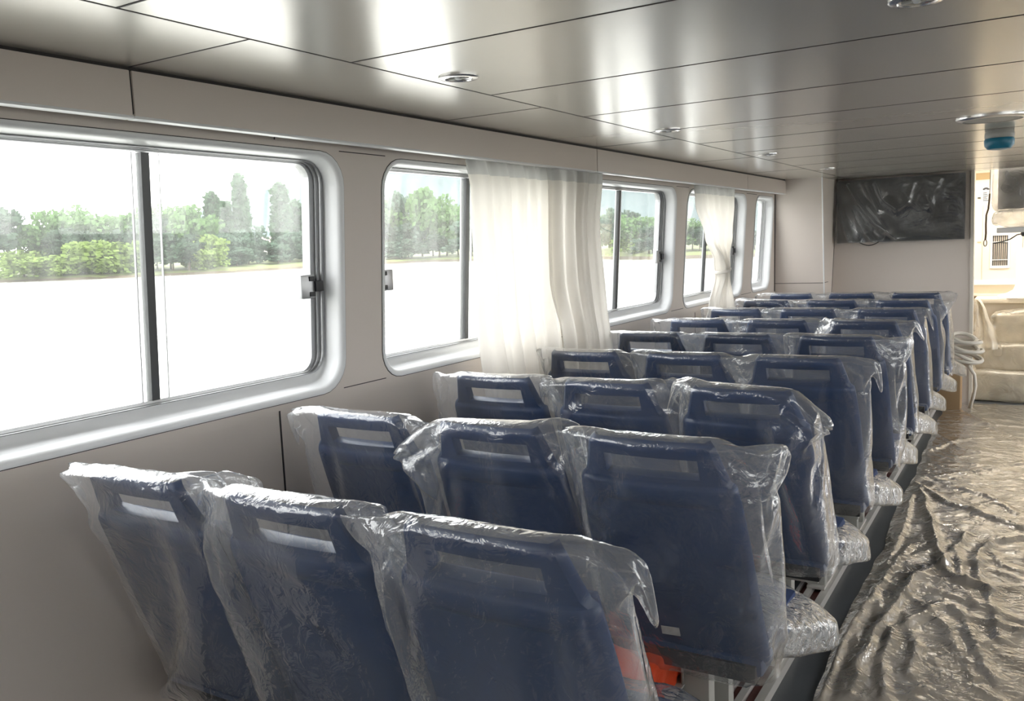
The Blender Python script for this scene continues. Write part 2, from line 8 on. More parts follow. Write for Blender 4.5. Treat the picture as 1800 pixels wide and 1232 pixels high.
[-304,9,335,-280,2,333,-253,7,334,-232,8,337,-204,3,337,-182,6,341,-159,6,337,-139,13,338,-120,8,341,-95,8,342,-68,8,342,-40,11,342,-12,12,342,9,16,341,35,13,341,64,20,341,88,19,341,107,23,342,126,23,341,144,25,342,164,23,345,185,24,342,203,28,334,224,29,321,249,27,340,306,60,210,292,67,214,-298,16,312,-297,12,312,-290,8,312,-280,5,312,-271,14,313,-259,7,313,-245,0,316,-226,-4,315,-206,-8,315,-184,-11,319,-159,-20,322,-130,-12,333,-81,-10,337,10,-9,335,96,-14,333,137,-10,337,164,-3,336,186,-1,332,208,1,329,229,1,323,248,1,320,262,7,319,276,8,320,285,8,316,295,14,321,295,61,199,295,75,204,296,43,328,295,34,329,286,40,332,281,43,335,265,48,337,250,46,336,234,45,344,214,49,342,191,53,347,164,52,344,132,56,342,96,50,342,11,47,342,-79,49,341,-130,50,342,-161,44,342,-188,45,346,-213,42,338,-233,39,330,-249,30,324,-263,27,323,-277,27,317,-287,20,316,-290,18,314,-298,20,314,-297,23,294,-285,20,289,-279,16,289,-271,10,287,-263,12,290,-246,9,290,-231,7,290,-214,-4,291,-192,-4,293,-173,-14,293,-158,-4,304,-127,0,306,-80,-10,307,8,-3,303,97,-5,301,137,-11,309,158,4,307,184,13,311,199,11,307,223,8,302,239,9,298,252,11,293,266,17,294,278,18,297,282,21,295,288,64,190,286,75,193,287,45,305,278,47,307,274,48,308,269,58,315,256,64,314,240,61,313,225,54,316,206,61,316,182,69,327,160,64,321,135,58,324,99,62,328,13,62,330,-83,68,337,-123,62,326,-161,62,324,-184,58,319,-207,60,316,-222,45,309,-239,45,301,-253,37,297,-266,37,296,-273,30,292,-280,23,292,-283,24,295,-283,36,274,-274,25,271,-266,25,274,-259,19,268,-250,14,273,-237,11,273,-221,5,273,-203,6,274,-189,-8,275,-170,2,275,-150,-2,279,-120,3,283,-79,-11,283,7,5,279,94,9,276,129,8,282,155,-2,282,173,16,281,195,16,279,211,19,277,225,14,277,244,14,273,254,17,270,263,25,269,271,26,270,273,35,275,269,48,279,276,62,287,274,70,295,267,71,294,256,75,293,242,65,286,230,62,289,212,72,290,201,79,296,177,78,297,156,86,306,130,79,305,94,82,310,10,80,305,-82,79,313,-123,88,319,-153,83,305,-177,80,304,-196,72,290,-218,72,291,-226,56,282,-239,57,281,-247,49,278,-257,42,276,-265,41,276,-272,44,284,-271,52,256,-255,40,257,-249,35,260,-238,26,258,-228,23,252,-216,18,252,-204,10,248,-198,-4,250,-185,6,253,-166,0,254,-145,10,259,-117,-2,259,-74,-7,259,8,10,255,87,1,248,119,15,254,146,3,255,170,4,254,183,21,255,198,18,257,211,26,253,231,28,257,241,25,250,251,23,249,254,31,260,253,42,264,252,56,268,264,73,267,251,70,274,249,78,270,242,78,266,227,77,261,217,80,265,202,90,267,184,100,275,174,105,291,150,101,289,126,99,293,91,100,292,7,104,289,-78,97,291,-117,100,296,-148,104,297,-172,100,287,-190,96,280,-205,87,271,-226,82,268,-220,73,264,-230,65,259,-242,64,260,-252,59,269,-261,61,265,-252,55,234,-251,30,230,-235,26,233,-225,22,233,-214,13,232,-205,14,230,-197,-5,223,-187,9,227,-169,1,227,-159,16,233,-138,6,232,-109,-2,235,-69,-1,234,8,12,228,79,3,220,108,19,224,136,15,227,157,7,228,174,9,230,187,25,235,201,20,235,216,23,231,223,34,233,234,30,230,246,36,234,243,46,239,266,58,245,242,76,248,244,85,252,233,88,247,225,94,249,223,105,253,209,112,261,196,119,262,183,129,273,164,122,272,142,121,275,118,121,279,84,119,275,3,122,272,-76,119,279,-111,115,275,-139,121,279,-162,125,278,-180,121,270,-199,118,267,-207,109,258,-222,100,258,-216,90,250,-224,79,242,-234,84,252,-246,76,248,-231,59,219,-230,31,212,-233,17,206,-221,14,209,-204,18,206,-204,3,204,-193,13,207,-179,8,203,-172,21,210,-154,12,209,-130,10,212,-101,1,211,-61,7,211,8,17,206,72,2,195,99,23,200,127,24,203,147,12,204,167,8,208,185,13,214,190,29,214,206,23,214,215,34,214,228,41,212,235,47,214,248,43,218,265,69,226,239,82,229,238,101,229,225,111,238,213,115,237,218,124,244,204,134,252,195,142,256,173,141,259,157,140,261,136,137,258,113,140,263,80,139,265,5,139,257,-70,139,266,-104,132,262,-132,134,262,-152,138,262,-172,140,265,-188,135,258,-204,129,252,-220,123,251,-215,112,241,-222,101,231,-233,98,232,-232,85,227,-239,60,203,-238,35,191,-233,23,186,-219,25,184,-208,18,182,-206,5,180,-193,14,182,-178,13,183,-169,28,189,-155,12,189,-129,7,190,-99,7,191,-60,10,190,7,19,184,71,6,173,98,26,179,127,28,183,148,15,184,170,14,186,188,17,190,194,33,192,210,28,194,221,36,194,233,38,196,245,42,197,255,53,199,257,80,204,232,93,210,222,103,213,225,116,215,216,126,222,217,138,230,208,142,233,194,147,240,175,155,240,159,152,244,138,150,247,113,150,246,80,148,247,5,156,245,-69,148,249,-105,149,252,-132,150,250,-155,150,248,-174,146,246,-196,149,241,-210,138,236,-221,133,233,-225,126,229,-233,115,221,-238,102,214,-241,87,210,-229,66,181,-239,42,170,-233,28,163,-221,29,162,-211,22,159,-205,8,158,-191,12,159,-183,24,164,-166,30,168,-153,17,167,-128,10,169,-96,10,172,-60,15,170,7,24,162,69,9,154,100,30,158,129,31,162,150,19,164,173,19,166,190,22,170,199,34,172,213,35,174,226,36,173,238,43,177,248,49,177,257,63,181,257,90,187,231,103,191,223,114,195,225,126,199,223,134,206,217,147,213,205,154,214,190,160,219,175,159,224,160,156,224,137,155,225,112,155,226,79,154,227,4,161,229,-68,154,230,-104,155,231,-132,154,230,-155,153,227,-177,153,229,-194,153,225,-206,147,220,-222,138,216,-227,129,205,-231,118,203,-226,106,197,-229,92,191,-231,73,159,-239,49,146,-233,35,141,-222,33,138,-216,21,137,-204,16,135,-192,20,138,-183,33,143,-165,33,146,-151,18,145,-127,13,149,-96,16,150,-58,18,149,5,26,140,69,13,132,101,34,138,132,36,143,154,24,144,176,25,146,192,26,147,202,38,150,215,42,153,230,43,153,241,46,155,250,57,157,256,70,160,255,98,168,231,111,170,226,123,178,219,133,183,218,144,188,219,157,194,206,160,198,193,165,204,176,170,205,159,163,204,137,162,204,112,164,205,79,163,206,5,170,210,-67,160,210,-104,161,210,-132,163,211,-156,162,209,-175,162,207,-194,159,203,-211,153,203,-222,146,194,-223,135,189,-229,125,180,-226,113,177,-228,100,169,-232,80,135,-239,56,124,-235,42,120,-226,33,115,-214,31,115,-203,23,113,-194,29,117,-181,39,121,-165,38,122,-151,22,125,-127,18,127,-95,20,129,-60,23,125,5,31,118,70,16,112,103,40,117,135,41,119,159,26,120,178,31,126,195,30,125,206,40,128,218,46,131,231,47,131,243,52,134,251,62,134,255,76,139,256,107,147,230,118,150,224,132,158,226,144,164,224,154,170,218,164,176,204,167,178,191,174,181,175,176,183,156,171,182,135,172,182,110,171,184,78,170,184,6,176,188,-65,167,189,-102,168,188,-132,172,191,-155,169,187,-179,171,187,-197,170,186,-210,162,181,-221,153,175,-223,142,167,-229,131,161,-225,120,154,-228,106,148,-233,88,114,-238,63,103,-229,53,100,-226,43,95,-213,38,93,-205,29,93,-195,38,96,-181,44,99,-165,38,99,-150,26,100,-124,24,103,-94,26,104,-60,28,102,4,35,97,74,21,88,105,44,96,138,43,99,161,31,98,180,38,103,197,33,103,208,44,105,222,47,107,232,53,108,245,58,109,251,69,112,257,84,116,256,112,124,229,126,131,227,140,138,226,151,145,224,164,150,216,172,154,203,175,156,189,181,160,173,184,162,156,180,161,134,178,161,110,180,161,75,177,163,7,183,167,-65,177,166,-103,176,167,-131,179,168,-157,177,167,-177,177,165,-196,177,163,-211,171,159,-223,164,153,-223,151,147,-226,140,140,-226,126,134,-226,114,126,-232,98,95,-235,73,85,-231,61,79,-226,52,75,-214,46,76,-207,36,72,-197,45,74,-183,50,76,-167,41,75,-148,31,75,-124,28,78,-94,33,80,-60,34,78,3,41,73,73,27,67,108,49,73,141,47,76,164,36,77,183,46,80,199,39,80,213,44,83,226,48,84,234,57,85,245,63,86,251,74,91,256,91,94,256,119,103,231,133,109,230,148,116,226,159,123,226,170,128,217,181,132,204,184,136,190,189,138,173,190,140,154,187,138,132,187,138,108,188,138,75,187,141,4,191,142,-66,186,145,-102,185,147,-130,189,148,-156,185,146,-175,184,144,-196,186,144,-210,181,139,-223,172,134,-226,160,126,-224,150,119,-227,135,113,-230,121,107,-233,106,75,-234,82,64,-230,70,60,-225,60,57,-215,54,55,-208,43,50,-197,52,53,-182,51,52,-168,44,52,-147,36,53,-122,35,55,-94,40,54,-59,38,53,2,44,52,75,31,47,112,52,53,144,53,55,167,41,57,184,52,59,201,45,60,214,49,59,225,54,62,237,60,62,246,69,66,252,81,67,255,97,72,255,126,81,232,143,88,229,154,95,228,166,101,225,178,107,218,187,112,204,194,114,189,197,117,172,197,117,154,196,117,132,195,116,107,195,117,74,195,117,3,197,120,-68,194,123,-102,196,127,-130,196,127,-153,191,126,-173,192,123,-193,194,123,-209,189,119,-220,183,114,-227,170,106,-229,158,101,-231,146,94,-232,131,86,-232,116,58,-233,89,47,-227,78,43,-222,68,38,-215,62,35,-209,49,32,-199,56,32,-183,55,31,-168,46,30,-148,41,30,-121,39,31,-93,44,31,-60,44,30,1,49,31,76,37,28,113,55,34,143,56,35,168,47,36,183,57,39,200,53,39,215,55,38,226,59,40,236,66,41,244,75,43,250,88,46,255,103,50,256,133,59,234,150,68,233,163,75,229,175,80,227,186,86,218,195,89,206,201,93,189,204,94,172,204,96,152,201,96,133,202,95,107,201,96,73,204,96,2,202,96,-69,201,100,-103,204,106,-127,200,105,-152,200,104,-171,198,104,-189,201,102,-206,198,99,-219,191,94,-228,182,88,-228,170,81,-228,156,75,-230,141,69,-229,124,38,-232,97,30,-228,84,25,-222,74,21,-215,66,17,-210,58,14,-199,62,14,-185,57,11,-167,52,11,-148,46,10,-122,45,10,-93,51,10,-60,48,8,2,53,12,76,41,11,112,59,15,145,59,17,167,51,17,182,61,20,198,59,19,215,60,18,227,66,19,236,74,20,243,84,22,250,95,27,252,111,30,255,139,40,235,159,46,233,172,54,229,182,59,230,196,66,217,203,69,207,209,72,190,212,75,173,212,76,155,211,74,131,211,75,107,211,75,72,210,72,0,211,73,-71,211,78,-102,212,84,-127,205,84,-149,205,85,-169,207,86,-187,209,83,-203,207,81,-218,200,75,-226,192,69,-230,180,63,-227,166,57,-230,152,51,-229,133,20,-230,105,12,-228,91,6,-219,81,4,-216,73,-2,-211,64,-5,-198,65,-7,-185,59,-9,-168,58,-9,-148,50,-12,-124,49,-12,-94,56,-10,-58,53,-12,5,57,-7,76,47,-7,113,61,-3,143,62,-3,165,56,-1,183,66,1,198,65,0,213,67,1,226,74,0,235,82,0,241,93,4,247,103,7,251,120,11,253,146,19,237,168,28,230,181,34,228,191,39,229,203,47,218,209,48,206,217,54,193,217,53,174,221,55,156,216,54,133,218,55,105,217,55,69,218,52,-1,220,48,-71,220,57,-101,215,62,-127,213,63,-148,214,66,-167,214,64,-186,215,63,-201,215,59,-216,210,55,-226,203,51,-229,191,46,-231,177,37,-229,161,31,-230,140,3,-225,112,-8,-227,96,-12,-219,87,-16,-216,76,-19,-210,67,-23,-198,68,-24,-186,63,-26,-168,64,-26,-148,56,-29,-125,55,-31,-94,61,-29,-58,57,-30,7,59,-23,76,51,-26,111,64,-22,142,65,-21,165,59,-20,182,71,-17,199,74,-17,214,75,-20,224,83,-18,232,90,-17,240,102,-15,244,114,-13,248,126,-9,253,155,-1,242,177,10,235,191,16,229,200,21,231,211,27,219,215,28,207,225,34,193,226,34,176,229,38,155,225,36,131,224,35,105,224,33,68,225,31,-2,226,29,-71,229,36,-100,223,40,-125,222,42,-147,221,43,-165,220,44,-184,221,42,-199,224,40,-214,218,37,-224,211,31,-229,201,26,-231,186,20,-229,171,12,-231,149,-17,-227,118,-25,-226,103,-33,-219,92,-36,-217,82,-40,-210,75,-42,-200,70,-44,-184,68,-45,-169,71,-45,-149,60,-50,-124,60,-50,-95,67,-47,-59,59,-49,7,65,-42,75,56,-44,111,68,-43,140,70,-41,163,66,-40,181,75,-36,198,79,-36,211,81,-38,222,89,-38,230,98,-35,237,110,-34,243,122,-30,245,136,-27,251,163,-19,237,184,-10,235,199,-3,229,208,3,232,219,8,217,223,10,210,232,16,192,232,16,176,238,20,157,232,17,132,232,16,104,233,15,69,232,12,-2,235,9,-69,234,15,-99,230,19,-124,230,21,-147,229,20,-165,230,22,-184,231,20,-200,232,20,-212,227,16,-224,220,13,-231,208,6,-231,197,2,-230,180,-6,-231,157,-35,-228,126,-46,-225,111,-52,-221,98,-56,-216,88,-60,-207,83,-63,-196,76,-64,-184,74,-65,-167,75,-65,-151,64,-68,-126,67,-68,-94,72,-66,-60,64,-66,10,67,-62,75,61,-64,110,69,-61,138,73,-61,159,71,-60,178,78,-58,194,84,-55,210,89,-58,219,98,-58,228,107,-56,235,118,-54,240,128,-51,244,143,-47,249,170,-37,236,193,-27,235,207,-22,228,217,-17,231,226,-12,218,230,-9,210,241,-4,194,239,-2,178,244,1,156,239,-3,131,238,-4,103,240,-5,68,239,-9,1,241,-10,-67,239,-7,-98,240,-4,-126,237,-1,-146,238,-2,-166,236,-1,-185,237,-1,-202,241,-1,-215,235,-4,-225,228,-9,-231,219,-14,-233,204,-18,-231,188,-25,-233,165,-58,-227,135,-67,-222,120,-72,-219,107,-76,-215,97,-79,-203,92,-80,-195,83,-84,-180,87,-84,-169,77,-87,-150,70,-89,-125,72,-89,-97,77,-86,-60,68,-84,9,72,-82,74,67,-85,106,72,-82,134,77,-81,155,77,-80,175,82,-78,191,88,-77,204,95,-77,216,101,-78,225,113,-76,232,123,-75,236,135,-70,241,151,-66,245,178,-58,235,200,-48,237,214,-41,230,223,-35,233,234,-30,220,236,-28,211,248,-23,196,246,-23,180,253,-19,157,246,-21,131,246,-23,102,245,-24,68,247,-27,2,246,-29,-65,246,-28,-99,245,-26,-127,246,-26,-150,246,-25,-168,246,-23,-187,246,-24,-203,248,-24,-216,244,-25,-224,233,-29,-234,226,-34,-235,213,-39,-231,198,-46,-233,175,-77,-228,143,-85,-224,129,-91,-219,116,-96,-210,108,-99,-205,97,-102,-194,93,-104,-179,92,-105,-168,82,-108,-148,78,-111,-124,78,-108,-96,82,-106,-60,73,-105,9,75,-102,73,72,-106,106,75,-105,129,81,-102,153,82,-99,172,85,-98,188,92,-98,202,101,-99,215,108,-97,224,119,-98,230,128,-94,233,142,-91,237,157,-87,243,183,-78,237,208,-68,237,220,-62,231,230,-56,232,242,-51,220,243,-48,212,253,-43,196,253,-42,179,260,-40,157,257,-40,132,252,-42,102,252,-44,67,254,-47,3,254,-45,-63,255,-45,-98,254,-47,-128,254,-47,-151,254,-46,-171,254,-44,-189,253,-44,-204,257,-44,-215,248,-47,-226,242,-49,-234,235,-54,-235,222,-60,-234,205,-66,-235,182,-96,-229,154,-106,-224,138,-110,-218,126,-115,-213,116,-118,-206,105,-123,-192,103,-123,-183,94,-126,-166,89,-131,-147,84,-131,-124,86,-129,-96,89,-125,-62,78,-123,9,80,-120,72,78,-128,105,80,-127,128,85,-124,151,85,-121,171,90,-122,186,99,-119,199,105,-119,212,114,-118,223,124,-118,229,135,-114,231,147,-111,234,164,-106,240,189,-98,237,213,-88,235,226,-82,232,237,-76,233,248,-73,222,252,-71,214,260,-66,198,261,-64,179,267,-61,158,262,-61,133,262,-63,102,262,-66,67,260,-66,7,260,-64,-63,262,-64,-99,261,-65,-130,262,-66,-154,262,-66,-174,260,-65,-192,261,-65,-208,263,-65,-217,256,-67,-230,252,-69,-237,242,-73,-236,229,-78,-234,213,-86,-235,192,-115,-231,163,-122,-225,146,-128,-219,135,-132,-212,124,-135,-206,115,-140,-196,107,-143,-182,101,-146,-165,94,-151,-146,92,-151,-124,94,-151,-94,93,-146,-60,83,-144,8,86,-142,73,83,-150,105,86,-150,128,90,-147,150,93,-145,170,97,-143,186,105,-143,199,112,-141,213,120,-139,222,129,-138,227,141,-135,230,155,-131,232,170,-126,235,195,-117,239,219,-108,238,233,-103,236,243,-99,234,252,-93,224,259,-90,215,268,-87,198,270,-86,180,273,-84,159,271,-84,132,270,-85,103,267,-85,70,268,-85,7,266,-83,-64,268,-83,-101,267,-86,-132,268,-84,-155,269,-86,-178,268,-85,-194,272,-84,-209,270,-84,-222,262,-87,-233,257,-90,-239,248,-93,-239,235,-99,-234,222,-104,-236,198,-134,-231,170,-139,-225,158,-145,-221,146,-148,-215,135,-153,-206,125,-157,-195,117,-161,-184,109,-164,-166,104,-168,-147,100,-171,-124,103,-171,-96,95,-167,-61,88,-166,9,90,-164,74,91,-171,107,95,-172,131,96,-171,152,99,-168,172,103,-165,188,111,-163,201,118,-162,213,128,-160,222,136,-159,229,148,-155,232,162,-149,234,175,-144,233,203,-135,237,228,-126,238,240,-122,238,249,-119,234,260,-115,224,267,-112,213,273,-108,199,278,-108,181,277,-107,158,278,-107,134,277,-106,105,276,-106,71,275,-103,5,273,-100,-66,276,-103,-104,275,-104,-134,276,-105,-157,276,-105,-178,278,-105,-195,278,-103,-210,275,-106,-221,266,-107,-233,262,-109,-239,252,-114,-238,241,-120,-234,226,-124,-237,205,-151,-232,178,-158,-229,163,-162,-223,154,-166,-216,144,-168,-209,136,-174,-197,127,-178,-184,118,-184,-168,111,-188,-147,107,-191,-122,107,-191,-95,100,-190,-62,96,-188,8,97,-187,76,99,-196,109,102,-196,134,104,-193,157,107,-190,175,112,-186,190,119,-184,204,127,-182,215,136,-181,223,145,-178,230,156,-173,231,168,-169,234,184,-163,234,209,-153,236,236,-145,235,248,-141,237,256,-137,233,267,-136,224,274,-133,213,282,-129,198,286,-128,181,285,-128,160,285,-128,134,283,-126,106,282,-126,72,281,-122,5,280,-120,-68,280,-119,-106,281,-121,-135,282,-122,-160,281,-124,-179,284,-124,-198,284,-124,-211,280,-125,-224,277,-128,-231,267,-131,-239,258,-134,-239,246,-138,-235,233,-143,-238,211,-171,-235,186,-177,-229,171,-179,-223,163,-184,-219,153,-187,-209,142,-190,-200,136,-197,-187,127,-202,-171,121,-207,-148,115,-209,-124,111,-211,-95,107,-211,-61,104,-209,8,103,-211,79,107,-217,112,111,-216,137,113,-214,160,116,-209,178,123,-206,194,130,-205,206,138,-202,216,146,-198,225,154,-195,228,166,-190,235,178,-186,235,191,-180,236,219,-171,237,244,-162,236,256,-158,237,268,-156,231,275,-154,223,283,-151,214,287,-148,198,293,-147,180,293,-147,159,293,-147,134,292,-147,108,289,-144,72,289,-141,4,287,-138,-70,289,-140,-108,288,-141,-137,288,-142,-160,288,-142,-181,289,-142,-197,289,-143,-213,288,-145,-224,283,-146,-234,276,-149,-240,264,-154,-238,253,-158,-235,240,-165,-239,218,-191,-234,191,-196,-233,179,-200,-226,169,-201,-220,160,-205,-211,151,-209,-200,143,-215,-189,134,-219,-173,127,-226,-149,125,-229,-124,120,-231,-96,112,-232,-60,109,-233,11,112,-233,81,115,-239,113,119,-237,140,123,-234,160,127,-229,180,133,-226,195,140,-222,206,147,-221,218,156,-216,227,164,-213,231,175,-208,232,187,-204,237,201,-197,237,227,-189,237,253,-181,235,266,-177,235,276,-175,233,285,-171,223,292,-168,210,298,-168,196,302,-166,180,299,-167,158,297,-166,135,300,-165,107,298,-162,73,299,-160,1,300,-156,-72,294,-157,-110,294,-158,-137,296,-161,-160,295,-163,-179,296,-163,-197,298,-162,-210,295,-165,-222,288,-168,-234,284,-169,-239,274,-174,-236,261,-179,-237,246,-184,-237,226,-211,-235,199,-216,-232,185,-219,-226,176,-222,-220,167,-227,-212,159,-229,-204,150,-234,-190,141,-242,-173,136,-246,-151,133,-249,-127,126,-250,-98,120,-254,-59,118,-253,13,119,-254,83,123,-256,115,127,-255,141,132,-252,163,137,-248,179,146,-245,195,151,-241,206,159,-239,217,167,-236,226,175,-231,232,183,-228,237,196,-223,235,209,-217,236,236,-207,236,262,-197,236,275,-194,236,288,-191,231,295,-190,222,302,-187,210,305,-185,196,311,-184,178,307,-184,159,307,-185,135,310,-181,108,305,-181,73,306,-178,-2,310,-174,-74,302,-178,-109,301,-179,-135,302,-180,-158,302,-181,-176,304,-182,-193,303,-183,-208,305,-183,-221,297,-186,-232,293,-189,-236,280,-193,-238,268,-199,-236,254,-202,-236,235,-231,-236,207,-237,-232,195,-241,-228,184,-246,-220,176,-249,-212,169,-251,-200,162,-255,-194,150,-262,-175,144,-264,-153,143,-268,-129,133,-273,-99,125,-274,-59,125,-274,14,126,-274,84,131,-274,118,136,-271,142,140,-269,163,147,-265,181,156,-264,195,162,-261,205,170,-258,215,177,-255,224,187,-250,233,196,-246,235,205,-241,239,220,-236,237,246,-225,237,273,-217,236,284,-213,237,295,-209,229,303,-208,220,309,-205,209,317,-201,195,314,-203,177,314,-203,158,317,-201,136,316,-201,107,315,-199,73,323,-191,-2,322,-194,-75,312,-197,-108,311,-197,-133,309,-199,-153,310,-200,-175,312,-202,-191,314,-201,-205,310,-204,-221,308,-205,-231,301,-208,-237,290,-211,-238,278,-217,-238,263,-222,-237,245,-252,-236,217,-259,-231,204,-263,-228,194,-266,-221,185,-270,-209,180,-271,-205,169,-277,-194,161,-281,-177,154,-286,-154,149,-287,-128,148,-285,-99,137,-292,-58,137,-293,15,136,-291,84,138,-292,116,142,-288,142,153,-283,162,157,-285,180,164,-282,193,173,-279,204,180,-275,213,188,-272,221,197,-269,229,205,-265,237,214,-259,239,229,-254,237,254,-244,237,280,-235,237,295,-230,238,304,-228,227,311,-225,220,320,-223,211,328,-218,196,326,-219,178,325,-220,157,326,-218,136,326,-218,108,328,-216,73,338,-206,-1,330,-213,-72,324,-215,-106,320,-215,-132,320,-216,-153,317,-219,-171,317,-220,-190,319,-221,-204,321,-220,-218,318,-223,-228,309,-227,-236,301,-230,-237,288,-236,-237,273,-242,-239,254,-271,-239,227,-281,-230,215,-285,-228,205,-288,-219,199,-290,-216,188,-294,-206,179,-298,-193,171,-302,-175,167,-302,-153,166,-299,-132,152,-306,-99,150,-307,-60,149,-308,14,146,-308,83,142,-307,116,151,-302,139,163,-300,161,166,-301,178,171,-302,191,180,-300,201,190,-297,209,197,-293,218,207,-289,228,213,-287,236,223,-280,237,237,-274,239,261,-262,239,288,-254,237,302,-248,236,314,-244,227,321,-243,218,327,-241,212,338,-236,195,337,-236,179,339,-234,158,341,-233,137,341,-232,110,342,-229,74,351,-224,1,347,-229,-72,340,-229,-105,336,-230,-130,335,-232,-152,334,-234,-171,335,-234,-189,331,-239,-204,333,-238,-215,325,-241,-225,317,-245,-237,309,-249,-239,296,-254,-237,283,-259,-242,264,-290,-239,238,-301,-234,225,-307,-226,216,-310,-224,203,-313,-216,195,-315,-204,191,-317,-191,190,-311,-173,184,-315,-159,168,-320,-131,171,-313,-100,168,-317,-60,168,-317,11,165,-315,82,154,-319,112,167,-307,135,172,-316,156,181,-314,175,183,-318,184,193,-315,198,197,-318,205,209,-313,215,214,-310,223,224,-304,234,231,-300,238,243,-295,239,270,-281,239,296,-271,237,311,-268,234,321,-263,230,332,-258,222,340,-257,209,345,-253,197,351,-250,181,355,-247,160,358,-244,138,360,-243,110,361,-242,74,364,-241,1,362,-240,-70,358,-239,-104,357,-241,-130,356,-242,-150,353,-245,-172,353,-250,-189,349,-253,-203,343,-256,-215,336,-260,-228,328,-264,-235,318,-267,-240,307,-272,-243,291,-279],
